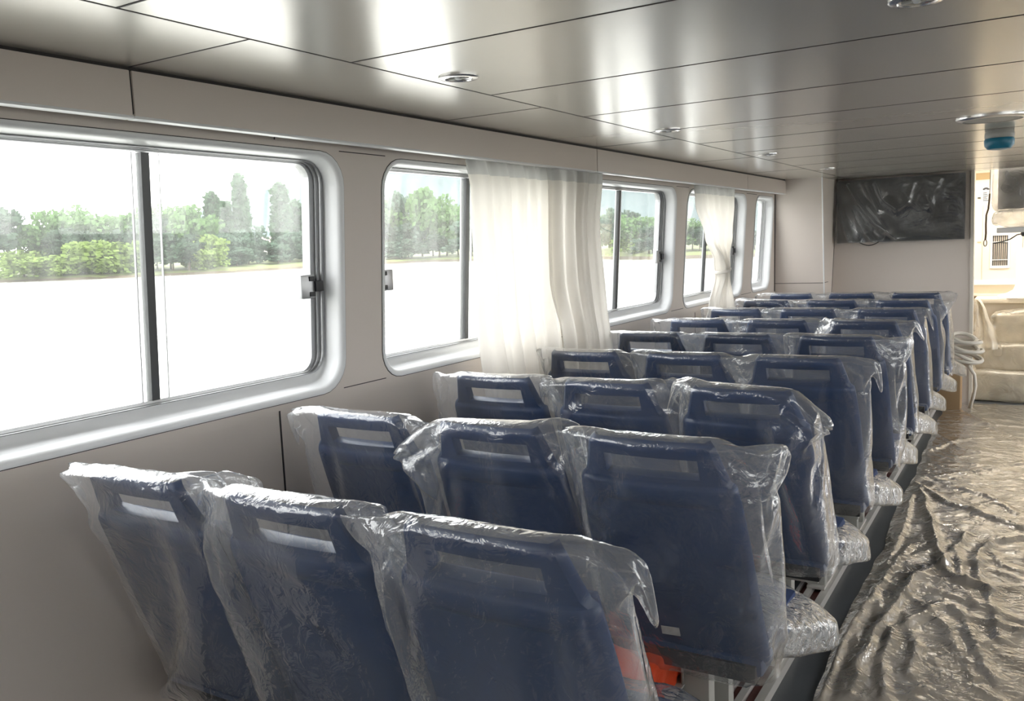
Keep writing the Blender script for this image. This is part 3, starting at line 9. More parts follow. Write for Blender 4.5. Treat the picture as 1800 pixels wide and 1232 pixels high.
[-260,68,208,-272,62,219,-293,67,343,-275,51,338,-255,37,339,-226,34,339,-203,27,335,-179,18,336,-161,17,343,-135,4,341,-112,8,342,-86,12,342,-66,17,342,-46,18,341,-29,20,341,-10,18,341,13,17,340,38,16,341,58,17,343,84,15,343,112,16,342,132,23,339,160,20,343,177,30,339,204,19,353,238,122,202,249,126,202,-274,83,221,-267,59,206,-320,91,318,-321,85,315,-317,76,318,-310,68,317,-296,54,316,-284,48,315,-261,32,320,-241,22,322,-209,12,323,-174,-4,333,-127,-13,337,-46,-7,335,24,-12,337,70,-8,338,108,-8,338,139,-10,338,164,-8,336,190,-4,334,206,2,330,224,3,333,232,6,334,238,10,334,241,14,342,245,116,205,249,128,190,246,35,342,242,37,338,237,40,341,228,43,344,220,45,345,203,46,349,187,48,348,166,46,347,143,48,342,110,47,341,72,45,341,26,49,342,-45,52,342,-124,51,342,-172,50,345,-204,51,341,-230,53,315,-252,63,317,-278,68,308,-283,77,317,-296,92,320,-299,102,327,-308,98,322,-309,100,325,-315,104,325,-273,80,202,-269,74,204,-315,91,298,-312,84,294,-311,71,291,-303,64,292,-290,60,292,-274,45,291,-252,39,293,-232,31,300,-197,26,299,-169,8,307,-123,-9,311,-48,-12,315,26,-19,312,66,-15,315,102,-10,312,137,-7,312,155,4,308,180,16,310,198,19,312,214,25,315,225,22,310,233,25,317,233,27,323,248,118,183,259,129,176,236,47,323,233,48,328,227,57,331,227,63,335,214,67,336,198,65,334,177,64,329,158,69,335,134,66,329,103,64,335,73,71,338,31,68,335,-42,62,327,-116,61,332,-162,69,333,-191,59,310,-217,78,309,-237,67,294,-245,80,311,-263,92,312,-274,104,310,-283,113,307,-290,112,309,-297,115,306,-302,108,303,-306,106,276,-306,93,266,-311,84,268,-309,77,265,-307,62,266,-297,58,265,-284,55,264,-263,52,266,-244,43,267,-224,27,270,-198,9,279,-165,0,284,-121,-7,287,-46,-4,289,22,-13,288,60,0,292,96,0,290,126,2,288,152,1,284,173,15,286,192,15,289,204,16,287,209,34,295,220,35,297,226,39,298,217,46,300,215,65,294,227,66,309,220,69,311,213,75,317,212,86,322,198,84,319,187,83,308,172,90,315,155,83,310,133,84,312,104,89,322,71,89,317,33,88,313,-40,85,307,-117,83,312,-162,95,313,-189,80,296,-212,68,278,-227,92,276,-240,76,284,-247,92,287,-257,107,289,-268,114,286,-278,119,288,-285,119,287,-296,117,280,-291,89,261,-291,80,241,-300,73,251,-302,61,246,-293,59,247,-286,48,240,-274,42,240,-258,35,245,-239,22,245,-216,13,250,-189,9,255,-162,-3,257,-121,-2,263,-47,1,265,19,-12,262,57,-1,265,87,11,266,118,8,264,144,12,265,164,10,262,181,24,263,197,26,266,207,26,268,208,32,275,216,39,274,209,46,281,197,66,288,215,81,297,209,90,298,213,99,302,203,97,298,191,97,292,179,108,297,164,101,293,146,105,295,127,110,298,100,107,296,67,105,294,29,104,289,-38,107,287,-112,108,289,-155,114,291,-185,109,281,-211,102,268,-214,86,254,-235,81,254,-249,85,255,-259,94,257,-250,105,263,-255,118,270,-264,111,270,-273,103,274,-268,89,240,-271,69,215,-293,77,222,-284,66,224,-279,55,220,-267,44,218,-256,35,217,-239,26,220,-224,8,222,-207,14,226,-185,0,229,-155,-1,231,-119,4,237,-51,6,238,18,-1,236,55,-5,238,79,14,241,106,20,243,132,15,240,152,18,242,169,18,241,179,27,248,196,32,246,208,27,247,207,43,252,215,50,257,199,74,265,204,100,279,213,114,280,203,113,279,193,113,278,180,121,285,168,119,276,155,126,281,139,129,282,118,125,276,94,126,275,63,123,272,26,124,268,-40,133,274,-105,134,271,-148,135,269,-181,136,267,-208,129,255,-217,114,245,-222,101,229,-232,92,226,-248,88,231,-257,97,231,-260,107,237,-261,121,240,-276,121,250,-283,101,215,-260,74,194,-281,65,204,-277,51,203,-272,39,197,-259,31,198,-247,21,196,-233,11,198,-214,15,200,-196,16,201,-179,1,203,-150,1,207,-119,6,213,-50,9,214,16,2,211,52,-2,211,79,9,213,100,26,218,124,22,219,143,22,220,161,26,222,174,26,225,186,31,225,201,36,228,208,40,231,207,54,232,212,87,248,216,115,256,208,129,261,194,134,262,183,136,267,170,137,261,162,141,264,149,142,265,134,139,261,112,140,258,88,142,257,60,141,255,25,141,256,-39,150,261,-103,145,251,-140,147,247,-172,151,247,-198,152,240,-214,137,232,-231,130,227,-235,121,221,-243,107,213,-244,93,206,-260,98,209,-265,113,215,-269,127,225,-289,110,197,-288,77,189,-276,66,183,-280,52,178,-266,47,178,-255,36,177,-242,28,175,-231,14,175,-213,14,178,-192,16,182,-175,4,181,-150,9,186,-118,12,191,-49,17,193,18,8,188,54,3,188,81,15,193,105,25,196,126,33,200,146,31,202,164,31,204,177,33,204,190,34,210,205,44,207,210,46,210,217,59,216,219,93,225,214,123,237,211,134,242,198,140,243,188,149,245,176,151,249,164,152,245,150,149,244,133,151,242,112,151,243,90,151,240,61,152,242,26,153,244,-35,152,245,-101,154,233,-139,157,225,-173,159,219,-195,159,220,-217,155,211,-227,144,206,-228,129,198,-231,116,192,-240,107,185,-254,107,185,-259,120,192,-264,132,201,-289,116,175,-280,84,168,-285,66,161,-277,53,158,-267,43,155,-254,39,154,-242,28,154,-230,19,152,-212,21,157,-192,20,157,-176,10,160,-151,12,165,-118,18,168,-49,22,170,23,22,172,57,11,165,85,12,169,111,22,173,131,31,178,148,38,182,167,41,183,180,40,184,193,43,187,204,48,190,212,56,191,220,68,196,221,95,203,221,126,213,214,141,220,200,146,225,191,155,224,179,160,229,163,156,225,149,158,225,132,159,223,114,157,223,88,158,223,60,158,223,27,156,227,-36,155,226,-100,160,212,-138,163,204,-168,165,199,-194,168,196,-214,163,193,-226,154,185,-232,139,178,-235,128,171,-236,118,165,-249,117,166,-250,130,171,-263,140,178,-289,123,155,-277,90,148,-276,74,141,-277,58,137,-266,48,135,-257,39,134,-243,30,131,-229,23,132,-212,24,133,-194,23,137,-174,14,138,-150,18,142,-119,23,145,-44,29,147,26,22,147,60,27,148,88,20,146,112,24,149,133,29,154,150,36,159,168,45,161,182,48,162,195,50,166,203,56,167,215,62,170,220,74,173,219,104,184,220,134,193,217,148,199,204,156,204,190,160,201,178,162,208,167,163,205,151,164,206,134,163,203,113,164,203,90,162,203,62,162,204,28,161,208,-36,161,207,-99,167,193,-136,170,185,-166,173,177,-191,175,177,-210,172,173,-225,163,165,-233,152,159,-227,139,153,-234,129,147,-248,126,146,-249,139,153,-264,145,156,-290,128,134,-275,97,127,-270,81,124,-272,67,118,-265,54,113,-254,45,113,-245,37,110,-229,27,110,-213,25,114,-194,24,115,-175,20,116,-151,24,121,-116,27,123,-40,36,124,28,28,125,62,25,124,88,33,126,113,27,126,133,32,131,153,36,136,167,43,137,182,49,141,194,56,142,203,62,146,214,67,147,221,80,151,220,108,162,222,140,172,221,155,177,207,162,180,196,168,185,184,172,185,168,170,185,152,171,185,134,171,184,115,170,182,90,170,183,62,171,186,28,168,187,-36,169,187,-99,173,172,-136,179,164,-164,179,158,-187,181,156,-209,181,153,-220,169,145,-232,160,140,-224,149,136,-234,141,130,-245,135,128,-248,147,133,-265,149,136,-288,133,112,-274,103,107,-267,89,104,-263,74,99,-262,63,94,-252,55,93,-242,44,92,-229,37,91,-214,28,91,-196,25,94,-176,27,98,-150,30,100,-113,32,101,-34,40,101,31,36,102,63,30,100,88,30,102,112,36,106,133,36,109,152,42,111,168,49,116,180,57,118,192,62,122,204,69,124,214,73,125,222,86,129,223,114,139,222,143,150,223,162,158,212,171,160,199,176,164,187,178,165,172,178,166,156,177,164,137,180,164,116,181,164,91,178,163,62,178,165,28,178,165,-35,181,164,-101,183,152,-136,183,144,-164,187,139,-188,189,136,-208,188,134,-221,177,126,-232,169,120,-229,155,115,-227,145,112,-239,148,114,-250,157,117,-265,154,116,-289,137,93,-275,108,87,-267,95,83,-260,84,78,-256,71,76,-254,59,73,-240,54,72,-229,45,72,-215,36,72,-197,31,75,-175,34,76,-150,35,79,-112,35,80,-32,47,77,36,45,79,65,38,77,90,36,81,113,37,82,132,45,87,149,53,91,166,61,95,181,65,98,194,71,99,206,75,101,218,79,105,224,91,109,224,121,119,224,151,130,224,167,136,216,176,140,203,183,142,191,187,146,175,187,146,159,186,144,140,185,143,117,186,143,93,189,143,63,187,143,27,189,145,-36,187,141,-101,188,131,-135,191,124,-163,193,121,-187,196,119,-208,195,116,-222,186,110,-231,175,104,-231,163,97,-226,150,92,-240,154,95,-250,161,96,-265,157,96,-289,144,72,-276,115,66,-267,102,62,-259,91,60,-254,81,56,-251,68,53,-242,56,51,-228,52,52,-214,45,53,-196,38,54,-176,37,56,-147,39,57,-108,40,58,-26,50,55,37,54,57,69,48,56,93,47,59,117,44,62,137,48,66,156,55,70,171,60,72,185,67,76,198,74,78,207,81,81,220,87,83,227,99,90,226,129,99,227,159,109,227,172,117,220,185,121,208,191,122,194,193,125,179,195,125,163,193,125,144,195,124,121,193,122,95,193,122,64,198,124,29,195,122,-37,193,118,-99,196,111,-136,198,107,-164,200,103,-190,203,100,-210,200,97,-223,194,92,-228,181,84,-232,168,79,-226,158,75,-240,158,74,-250,165,77,-264,157,75,-289,149,54,-277,123,45,-268,110,43,-259,99,40,-252,89,38,-250,76,33,-242,64,32,-229,55,31,-214,50,31,-194,47,32,-173,43,34,-146,44,36,-105,47,35,-26,53,33,41,59,35,71,58,38,95,52,39,118,51,41,140,54,44,158,60,49,173,67,51,188,73,55,200,80,57,214,84,59,221,94,65,229,108,70,227,137,81,228,167,91,230,182,98,219,190,100,211,198,103,199,199,104,184,203,106,165,202,107,146,200,102,123,200,103,95,201,102,65,205,101,28,202,100,-35,202,95,-100,203,90,-136,206,86,-164,207,85,-190,208,82,-212,208,79,-225,200,72,-230,187,66,-231,177,60,-228,166,55,-240,162,56,-249,170,58,-264,166,56,-288,156,33,-279,128,28,-269,116,23,-262,106,20,-252,96,18,-246,85,15,-239,71,10,-228,62,11,-212,56,9,-193,53,10,-172,50,12,-143,50,12,-103,50,15,-25,58,12,40,61,12,71,65,17,98,60,19,122,58,23,143,62,26,161,66,29,178,72,32,190,81,34,204,83,38,215,93,41,224,103,46,230,116,52,227,147,64,232,175,73,232,190,79,219,195,81,213,207,85,200,207,84,186,211,88,167,213,87,148,207,84,125,207,83,99,208,82,67,213,82,30,210,79,-36,210,75,-100,210,72,-137,212,69,-165,214,64,-192,214,65,-212,213,61,-225,206,55,-231,195,48,-231,182,44,-228,173,37,-238,167,35,-252,173,37,-266,175,39,-287,162,14,-279,135,8,-269,122,4,-262,110,1,-253,101,-3,-246,91,-7,-240,78,-9,-226,67,-13,-210,63,-13,-190,58,-12,-169,56,-11,-140,55,-10,-102,56,-9,-25,60,-8,41,64,-7,72,70,-4,98,66,1,121,68,3,143,69,8,162,73,11,178,81,14,194,84,15,205,92,19,216,100,24,225,110,28,230,126,35,227,155,45,235,184,57,232,197,62,219,202,62,213,214,67,199,214,65,185,219,66,168,221,67,150,213,64,126,215,62,98,214,61,68,221,60,32,216,57,-33,218,52,-101,219,50,-135,220,50,-166,220,47,-192,222,45,-211,220,42,-226,213,37,-232,203,31,-232,191,24,-228,181,19,-238,172,17,-251,175,17,-266,181,19,-286,166,-5,-278,140,-13,-271,127,-15,-262,116,-19,-255,108,-23,-247,96,-27,-236,83,-31,-222,74,-34,-206,67,-36,-187,64,-35,-165,61,-36,-136,61,-33,-101,60,-31,-26,63,-27,39,66,-29,71,72,-23,98,75,-19,121,77,-13,144,77,-11,163,81,-8,181,86,-4,194,91,-3,209,97,0,218,107,3,227,116,10,231,133,15,227,163,28,236,190,37,233,206,42,220,210,42,214,222,47,202,221,45,186,227,47,169,229,46,149,220,43,126,223,41,100,226,43,71,224,38,35,223,38,-32,225,31,-101,226,31,-136,227,29,-164,227,29,-189,227,25,-209,230,24,-223,223,19,-234,213,13,-233,200,8,-230,189,2,-239,181,-3,-251,180,-2,-264,188,1,-286,173,-25,-277,146,-31,-270,130,-35,-263,121,-40,-255,111,-44,-246,100,-48,-233,88,-51,-220,81,-54,-203,73,-56,-183,70,-56,-161,68,-58,-134,66,-56,-98,65,-51,-27,67,-49,38,69,-48,70,73,-42,96,76,-38,123,81,-33,143,86,-29,163,89,-27,181,93,-24,196,98,-23,207,104,-20,218,112,-17,226,123,-11,231,138,-5,228,168,7,236,196,18,233,212,21,220,216,22,216,228,26,202,227,25,186,231,27,170,236,25,150,231,22,128,232,22,101,233,21,73,230,19,38,230,15,-29,232,11,-99,235,10,-134,234,10,-163,234,8,-186,234,7,-206,236,5,-222,231,2,-232,222,-6,-236,211,-10,-231,201,-16,-236,190,-22,-251,185,-22,-264,195,-18,-284,178,-46,-276,148,-53,-269,134,-56,-263,125,-59,-255,115,-64,-244,104,-68,-232,95,-73,-219,84,-76,-202,77,-78,-183,75,-80,-160,73,-79,-132,71,-76,-97,69,-72,-27,73,-68,38,72,-67,71,76,-63,96,81,-57,120,85,-54,142,89,-48,163,94,-47,180,99,-46,195,104,-44,209,109,-40,218,117,-37,226,130,-32,229,144,-25,230,173,-16,237,201,-4,236,215,1,223,223,2,218,234,7,204,235,6,188,238,4,170,243,5,149,241,2,126,238,1,103,241,1,76,238,-2,42,238,-4,-27,240,-8,-98,241,-11,-134,241,-12,-159,241,-13,-183,242,-14,-202,244,-16,-218,241,-18,-229,231,-22,-236,222,-29,-234,209,-34,-237,199,-39,-252,194,-41,-266,201,-38,-281,181,-67,-273,151,-73,-266,138,-77,-261,128,-82,-253,118,-84,-242,109,-90,-230,99,-92,-218,90,-97,-200,82,-98,-180,77,-99,-156,74,-99,-131,75,-98,-99,74,-92,-32,78,-87,35,78,-86,70,80,-82,98,82,-77,123,88,-74,143,91,-71,163,96,-68,180,102,-66,194,106,-65,207,112,-64,218,123,-59,225,133,-55,230,148,-49,232,178,-38,236,207,-27,237,222,-22,225,230,-19,220,240,-15,206,245,-17,188,244,-17,172,247,-19,152,248,-20,130,246,-20,105,247,-22,79,245,-23,45,246,-23,-24,247,-30,-98,249,-31,-131,249,-32,-157,250,-33,-178,250,-34,-198,253,-36,-215,249,-38,-227,242,-43,-234,231,-49,-239,220,-55,-238,208,-61,-250,203,-62,-267,208,-60,-279,183,-87,-271,155,-94,-265,141,-100,-259,130,-104,-251,120,-107,-241,111,-109,-230,103,-113,-215,95,-116,-198,86,-117,-178,82,-120,-157,78,-120,-129,76,-116,-99,76,-111,-35,81,-105,34,84,-104,71,84,-103,98,85,-100,123,90,-96,146,93,-93,165,100,-91,181,104,-90,196,109,-88,209,118,-86,219,126,-83,226,137,-77,230,152,-73,232,181,-60,238,211,-49,237,225,-44,228,235,-41,222,247,-38,208,250,-37,191,252,-38,175,254,-40,155,254,-40,133,253,-43,109,254,-43,82,253,-42,50,253,-44,-22,256,-50,-98,257,-53,-130,256,-54,-153,256,-55,-175,257,-55,-193,259,-55,-212,258,-60,-225,250,-63,-233,240,-67,-237,228,-75,-241,216,-79,-253,211,-82,-270,214,-79,-277,188,-109,-266,160,-117,-262,146,-120,-256,133,-124,-248,124,-127,-240,114,-131,-227,107,-134,-215,99,-135,-198,91,-138,-177,87,-139,-154,81,-138,-128,80,-137,-97,79,-132,-36,85,-124,34,90,-122,69,89,-120,100,91,-119,125,95,-118,147,99,-115,166,104,-113,182,110,-113,196,115,-111,207,123,-107,218,131,-104,226,140,-101,231,155,-96,233,186,-84,237,215,-71,238,230,-66,231,242,-61,221,252,-59,209,259,-57,194,259,-61,178,260,-62,156,260,-61,135,260,-62,111,260,-63,86,260,-61,51,260,-63,-21,263,-70,-96,264,-74,-128,264,-74,-152,265,-75,-172,264,-77,-191,268,-78,-209,268,-79,-222,260,-84,-233,251,-89,-236,237,-93,-242,227,-99,-253,218,-101,-270,219,-100,-274,195,-129,-262,164,-136,-258,150,-142,-255,139,-146,-248,129,-149,-239,120,-152,-228,112,-155,-213,103,-157,-196,97,-156,-176,91,-157,-153,85,-157,-128,83,-154,-95,84,-150,-36,89,-144,33,98,-141,72,99,-139,100,97,-140,128,100,-138,149,104,-135,167,110,-133,185,115,-132,197,121,-132,209,128,-129,218,136,-127,227,147,-123,232,160,-119,236,191,-107,235,221,-95,239,236,-89,233,249,-82,222,258,-80,212,266,-80,196,268,-80,180,267,-82,159,266,-84,139,266,-83,113,268,-83,88,268,-82,52,268,-83,-20,271,-90,-93,272,-94,-125,272,-93,-151,272,-95,-171,271,-96,-190,276,-96,-207,276,-99,-220,267,-104,-233,260,-106,-238,247,-113,-245,236,-119,-255,227,-122,-271,226,-121,-272,200,-149,-258,172,-155,-256,156,-162,-253,143,-168,-247,134,-171,-237,125,-172,-227,116,-175,-213,109,-176,-196,102,-178,-176,97,-176,-153,92,-176,-126,87,-173,-94,89,-169,-33,95,-163,35,102,-159,71,106,-158,103,105,-158,130,107,-157,150,112,-155,169,117,-153,186,122,-154,199,129,-150,211,135,-150,219,142,-146,228,153,-144,232,167,-140,235,197,-129,235,227,-116,238,243,-109,232,257,-104,225,264,-101,213,271,-100,197,276,-101,182,276,-103,161,275,-104,141,275,-103,117,276,-104,89,276,-104,55,276,-105,-18,277,-112,-90,278,-112,-124,279,-114,-149,278,-114,-171,279,-114,-189,284,-113,-206,283,-116,-220,273,-124,-235,269,-127,-241,258,-130,-244,245,-136,-256,236,-141,-271,232,-142,-269,207,-169,-253,179,-174,-252,164,-181,-251,151,-187,-247,141,-189,-237,131,-192,-225,124,-195,-212,116,-196,-196,109,-196,-174,102,-195,-150,98,-194,-125,94,-192,-91,93,-190,-28,100,-186,39,108,-180,73,113,-176,104,114,-176,130,116,-174,152,120,-173,170,126,-172,186,131,-170,201,138,-169,213,144,-168,221,151,-167,230,161,-162,234,176,-158,235,205,-147,235,238,-135,238,252,-127,232,266,-125,224,275,-121,210,279,-122,197,284,-122,181,282,-123,163,282,-124,142,282,-124,119,283,-124,91,283,-126,55,284,-127,-16,285,-132,-87,285,-133,-120,286,-132,-148,285,-133,-169,286,-133,-189,292,-133,-207,290,-135,-224,285,-140,-233,274,-146,-244,268,-148,-247,256,-155,-255,244,-159,-271,239,-159,-265,215,-188,-248,188,-193,-249,172,-199,-251,161,-206,-246,149,-210,-236,139,-211,-226,132,-213,-212,122,-215,-195,115,-215,-173,111,-214,-150,105,-214,-121,102,-212,-89,101,-210,-22,106,-207,42,112,-202,77,119,-196,105,124,-195,131,127,-193,152,131,-191,173,136,-190,188,142,-189,202,148,-185,212,154,-185,224,163,-182,232,171,-180,235,186,-175,234,217,-165,237,248,-154,239,263,-146,232,276,-143,221,282,-139,208,288,-141,197,291,-140,181,290,-142,163,290,-145,144,289,-145,119,291,-146,93,291,-147,58,292,-148,-15,292,-152,-86,293,-151,-120,291,-151,-147,292,-152,-171,292,-153,-190,301,-150,-207,294,-157,-225,294,-159,-234,283,-165,-246,277,-168,-248,266,-174,-256,256,-177,-269,247,-179,-260,224,-206,-246,195,-211,-251,182,-218,-250,169,-223,-243,157,-228,-236,145,-230,-223,139,-233,-210,131,-234,-190,125,-236,-170,118,-234,-147,114,-232,-118,111,-231,-85,109,-231,-19,114,-228,45,119,-221,78,124,-216,107,131,-214,132,135,-211,153,140,-209,172,145,-206,189,152,-204,204,160,-204,215,167,-202,224,174,-199,232,181,-197,236,197,-192,238,227,-182,237,260,-170,237,276,-165,230,286,-160,217,291,-160,206,294,-158,194,301,-159,181,296,-163,163,298,-164,145,298,-164,121,298,-166,93,297,-168,57,298,-168,-14,300,-171,-82,300,-171,-118,299,-170,-145,299,-172,-169,301,-171,-189,307,-171,-208,302,-174,-225,301,-179,-239,295,-181,-248,286,-184,-250,276,-192,-259,264,-194,-269,253,-198,-249,232,-221,-245,203,-232,-249,189,-237,-246,175,-241,-239,165,-247,-234,153,-252,-222,147,-254,-205,138,-255,-188,133,-256,-168,128,-254,-144,122,-254,-115,119,-252,-80,117,-251,-17,123,-247,46,127,-241,79,132,-237,109,137,-233,132,144,-229,154,150,-227,172,158,-225,190,164,-221,202,169,-221,215,176,-218,224,183,-217,233,193,-215,239,205,-211,238,237,-199,239,269,-188,236,286,-181,227,294,-177,215,302,-177,206,307,-175,194,303,-178,181,303,-179,164,304,-180,144,303,-182,122,303,-184,94,304,-184,58,305,-188,-12,305,-188,-81,305,-188,-116,306,-190,-146,306,-190,-169,310,-191,-190,315,-191,-210,313,-194,-224,304,-199,-240,304,-201,-249,298,-204,-256,286,-210,-262,275,-212,-265,261,-219,-243,241,-240,-246,211,-250,-247,195,-258,-241,184,-261,-240,172,-265,-232,161,-270,-218,155,-272,-203,147,-277,-185,140,-276,-165,135,-276,-140,130,-274,-112,126,-272,-80,125,-270,-14,129,-267,47,135,-261,80,140,-256,109,145,-253,133,153,-249,156,159,-246,175,166,-243,190,174,-240,203,180,-237,215,186,-235,224,193,-234,231,202,-232,239,216,-228,239,246,-216,239,280,-205,234,293,-199,222,300,-196,212,306,-194,205,314,-193,194,310,-196,182,310,-197,164,311,-197,146,314,-198,121,313,-202,93,311,-203,59,312,-204,-11,311,-206,-77,313,-209,-114,313,-209,-145,313,-211,-169,321,-211,-189,314,-213,-209,316,-216,-224,317,-217,-235,307,-223,-248,304,-226,-255,294,-229,-253,281,-233,-258,267,-239,-245,247,-261,-244,217,-270,-241,204,-275,-245,192,-280,-239,181,-285,-227,170,-290,-213,167,-292,-201,155,-296,-184,148,-297,-162,145,-297,-139,140,-294,-111,137,-293,-77,133,-290,-13,134,-285,47,142,-281,79,148,-275,108,153,-273,133,161,-268,156,168,-263,175,175,-260,189,183,-258,203,190,-255,214,197,-252,225,203,-249,234,210,-249,240,225,-243,240,255,-234,241,287,-221,235,301,-216,225,309,-214,213,312,-213,205,321,-210,195,318,-212,183,318,-213,165,320,-213,147,321,-216,122,321,-216,96,324,-218,60,321,-220,-7,320,-222,-76,323,-226,-112,322,-230,-142,322,-234,-166,323,-235,-187,327,-233,-206,328,-236,-222,324,-237,-232,314,-243,-245,311,-246,-246,300,-248,-252,290,-253,-243,275,-254,-240,253,-283,-240,224,-293,-247,211,-296,-237,202,-296,-232,190,-304,-218,186,-303,-211,177,-310,-195,174,-308,-182,161,-315,-163,156,-315,-137,152,-314,-111,149,-313,-77,150,-304,-14,142,-303,46,148,-299,81,155,-297,111,161,-292,136,170,-289,156,177,-285,175,183,-279,190,189,-276,203,197,-273,214,205,-271,225,210,-266,234,219,-265,240,232,-261,240,263,-251,240,294,-241,234,307,-234,225,317,-230,215,320,-230,204,325,-228,197,331,-226,183,332,-228,167,331,-228,147,332,-228,123,333,-230,97,333,-233,62,334,-233,-5,334,-234,-75,332,-245,-109,332,-249,-139,334,-253,-163,332,-255,-184,333,-253,-203,337,-255,-216,328,-259,-229,324,-261,-240,319,-264,-244,308,-270,-242,295,-272,-241,282,-275,-243,259,-303,-249,232,-310,-236,224,-310,-237,211,-315,-223,209,-314,-218,197,-320,-205,193,-321,-188,190,-319,-180,179,-330,-159,179,-322,-138,172,-326,-110,170,-318,-75,160,-323,-13,161,-309,44,158,-321,77,168,-316,110,171,-314,136,175,-309,157,182,-306,177,189,-301,193,195,-296,203,203,-293,216,210,-289,225,217,-285,233,228,-284,241,240,-278,242,270,-269,241,300,-258,234,315,-253,226,322,-248,216,330,-247,207,335,-243,196,340,-242,183,346,-242,166,348,-239,146,350,-241,122,351,-239,96,350,-241,62,351,-241,-6,347,-246,-73,349,-254,-109,349,-260,-137,350,-265,-161,349,-268,-181,345,-270,-199,340,-275,-213,337,-276,-226,331,-280,-235,325,-283,-239,313,-287,-239,302,-292,-238,288,-294],
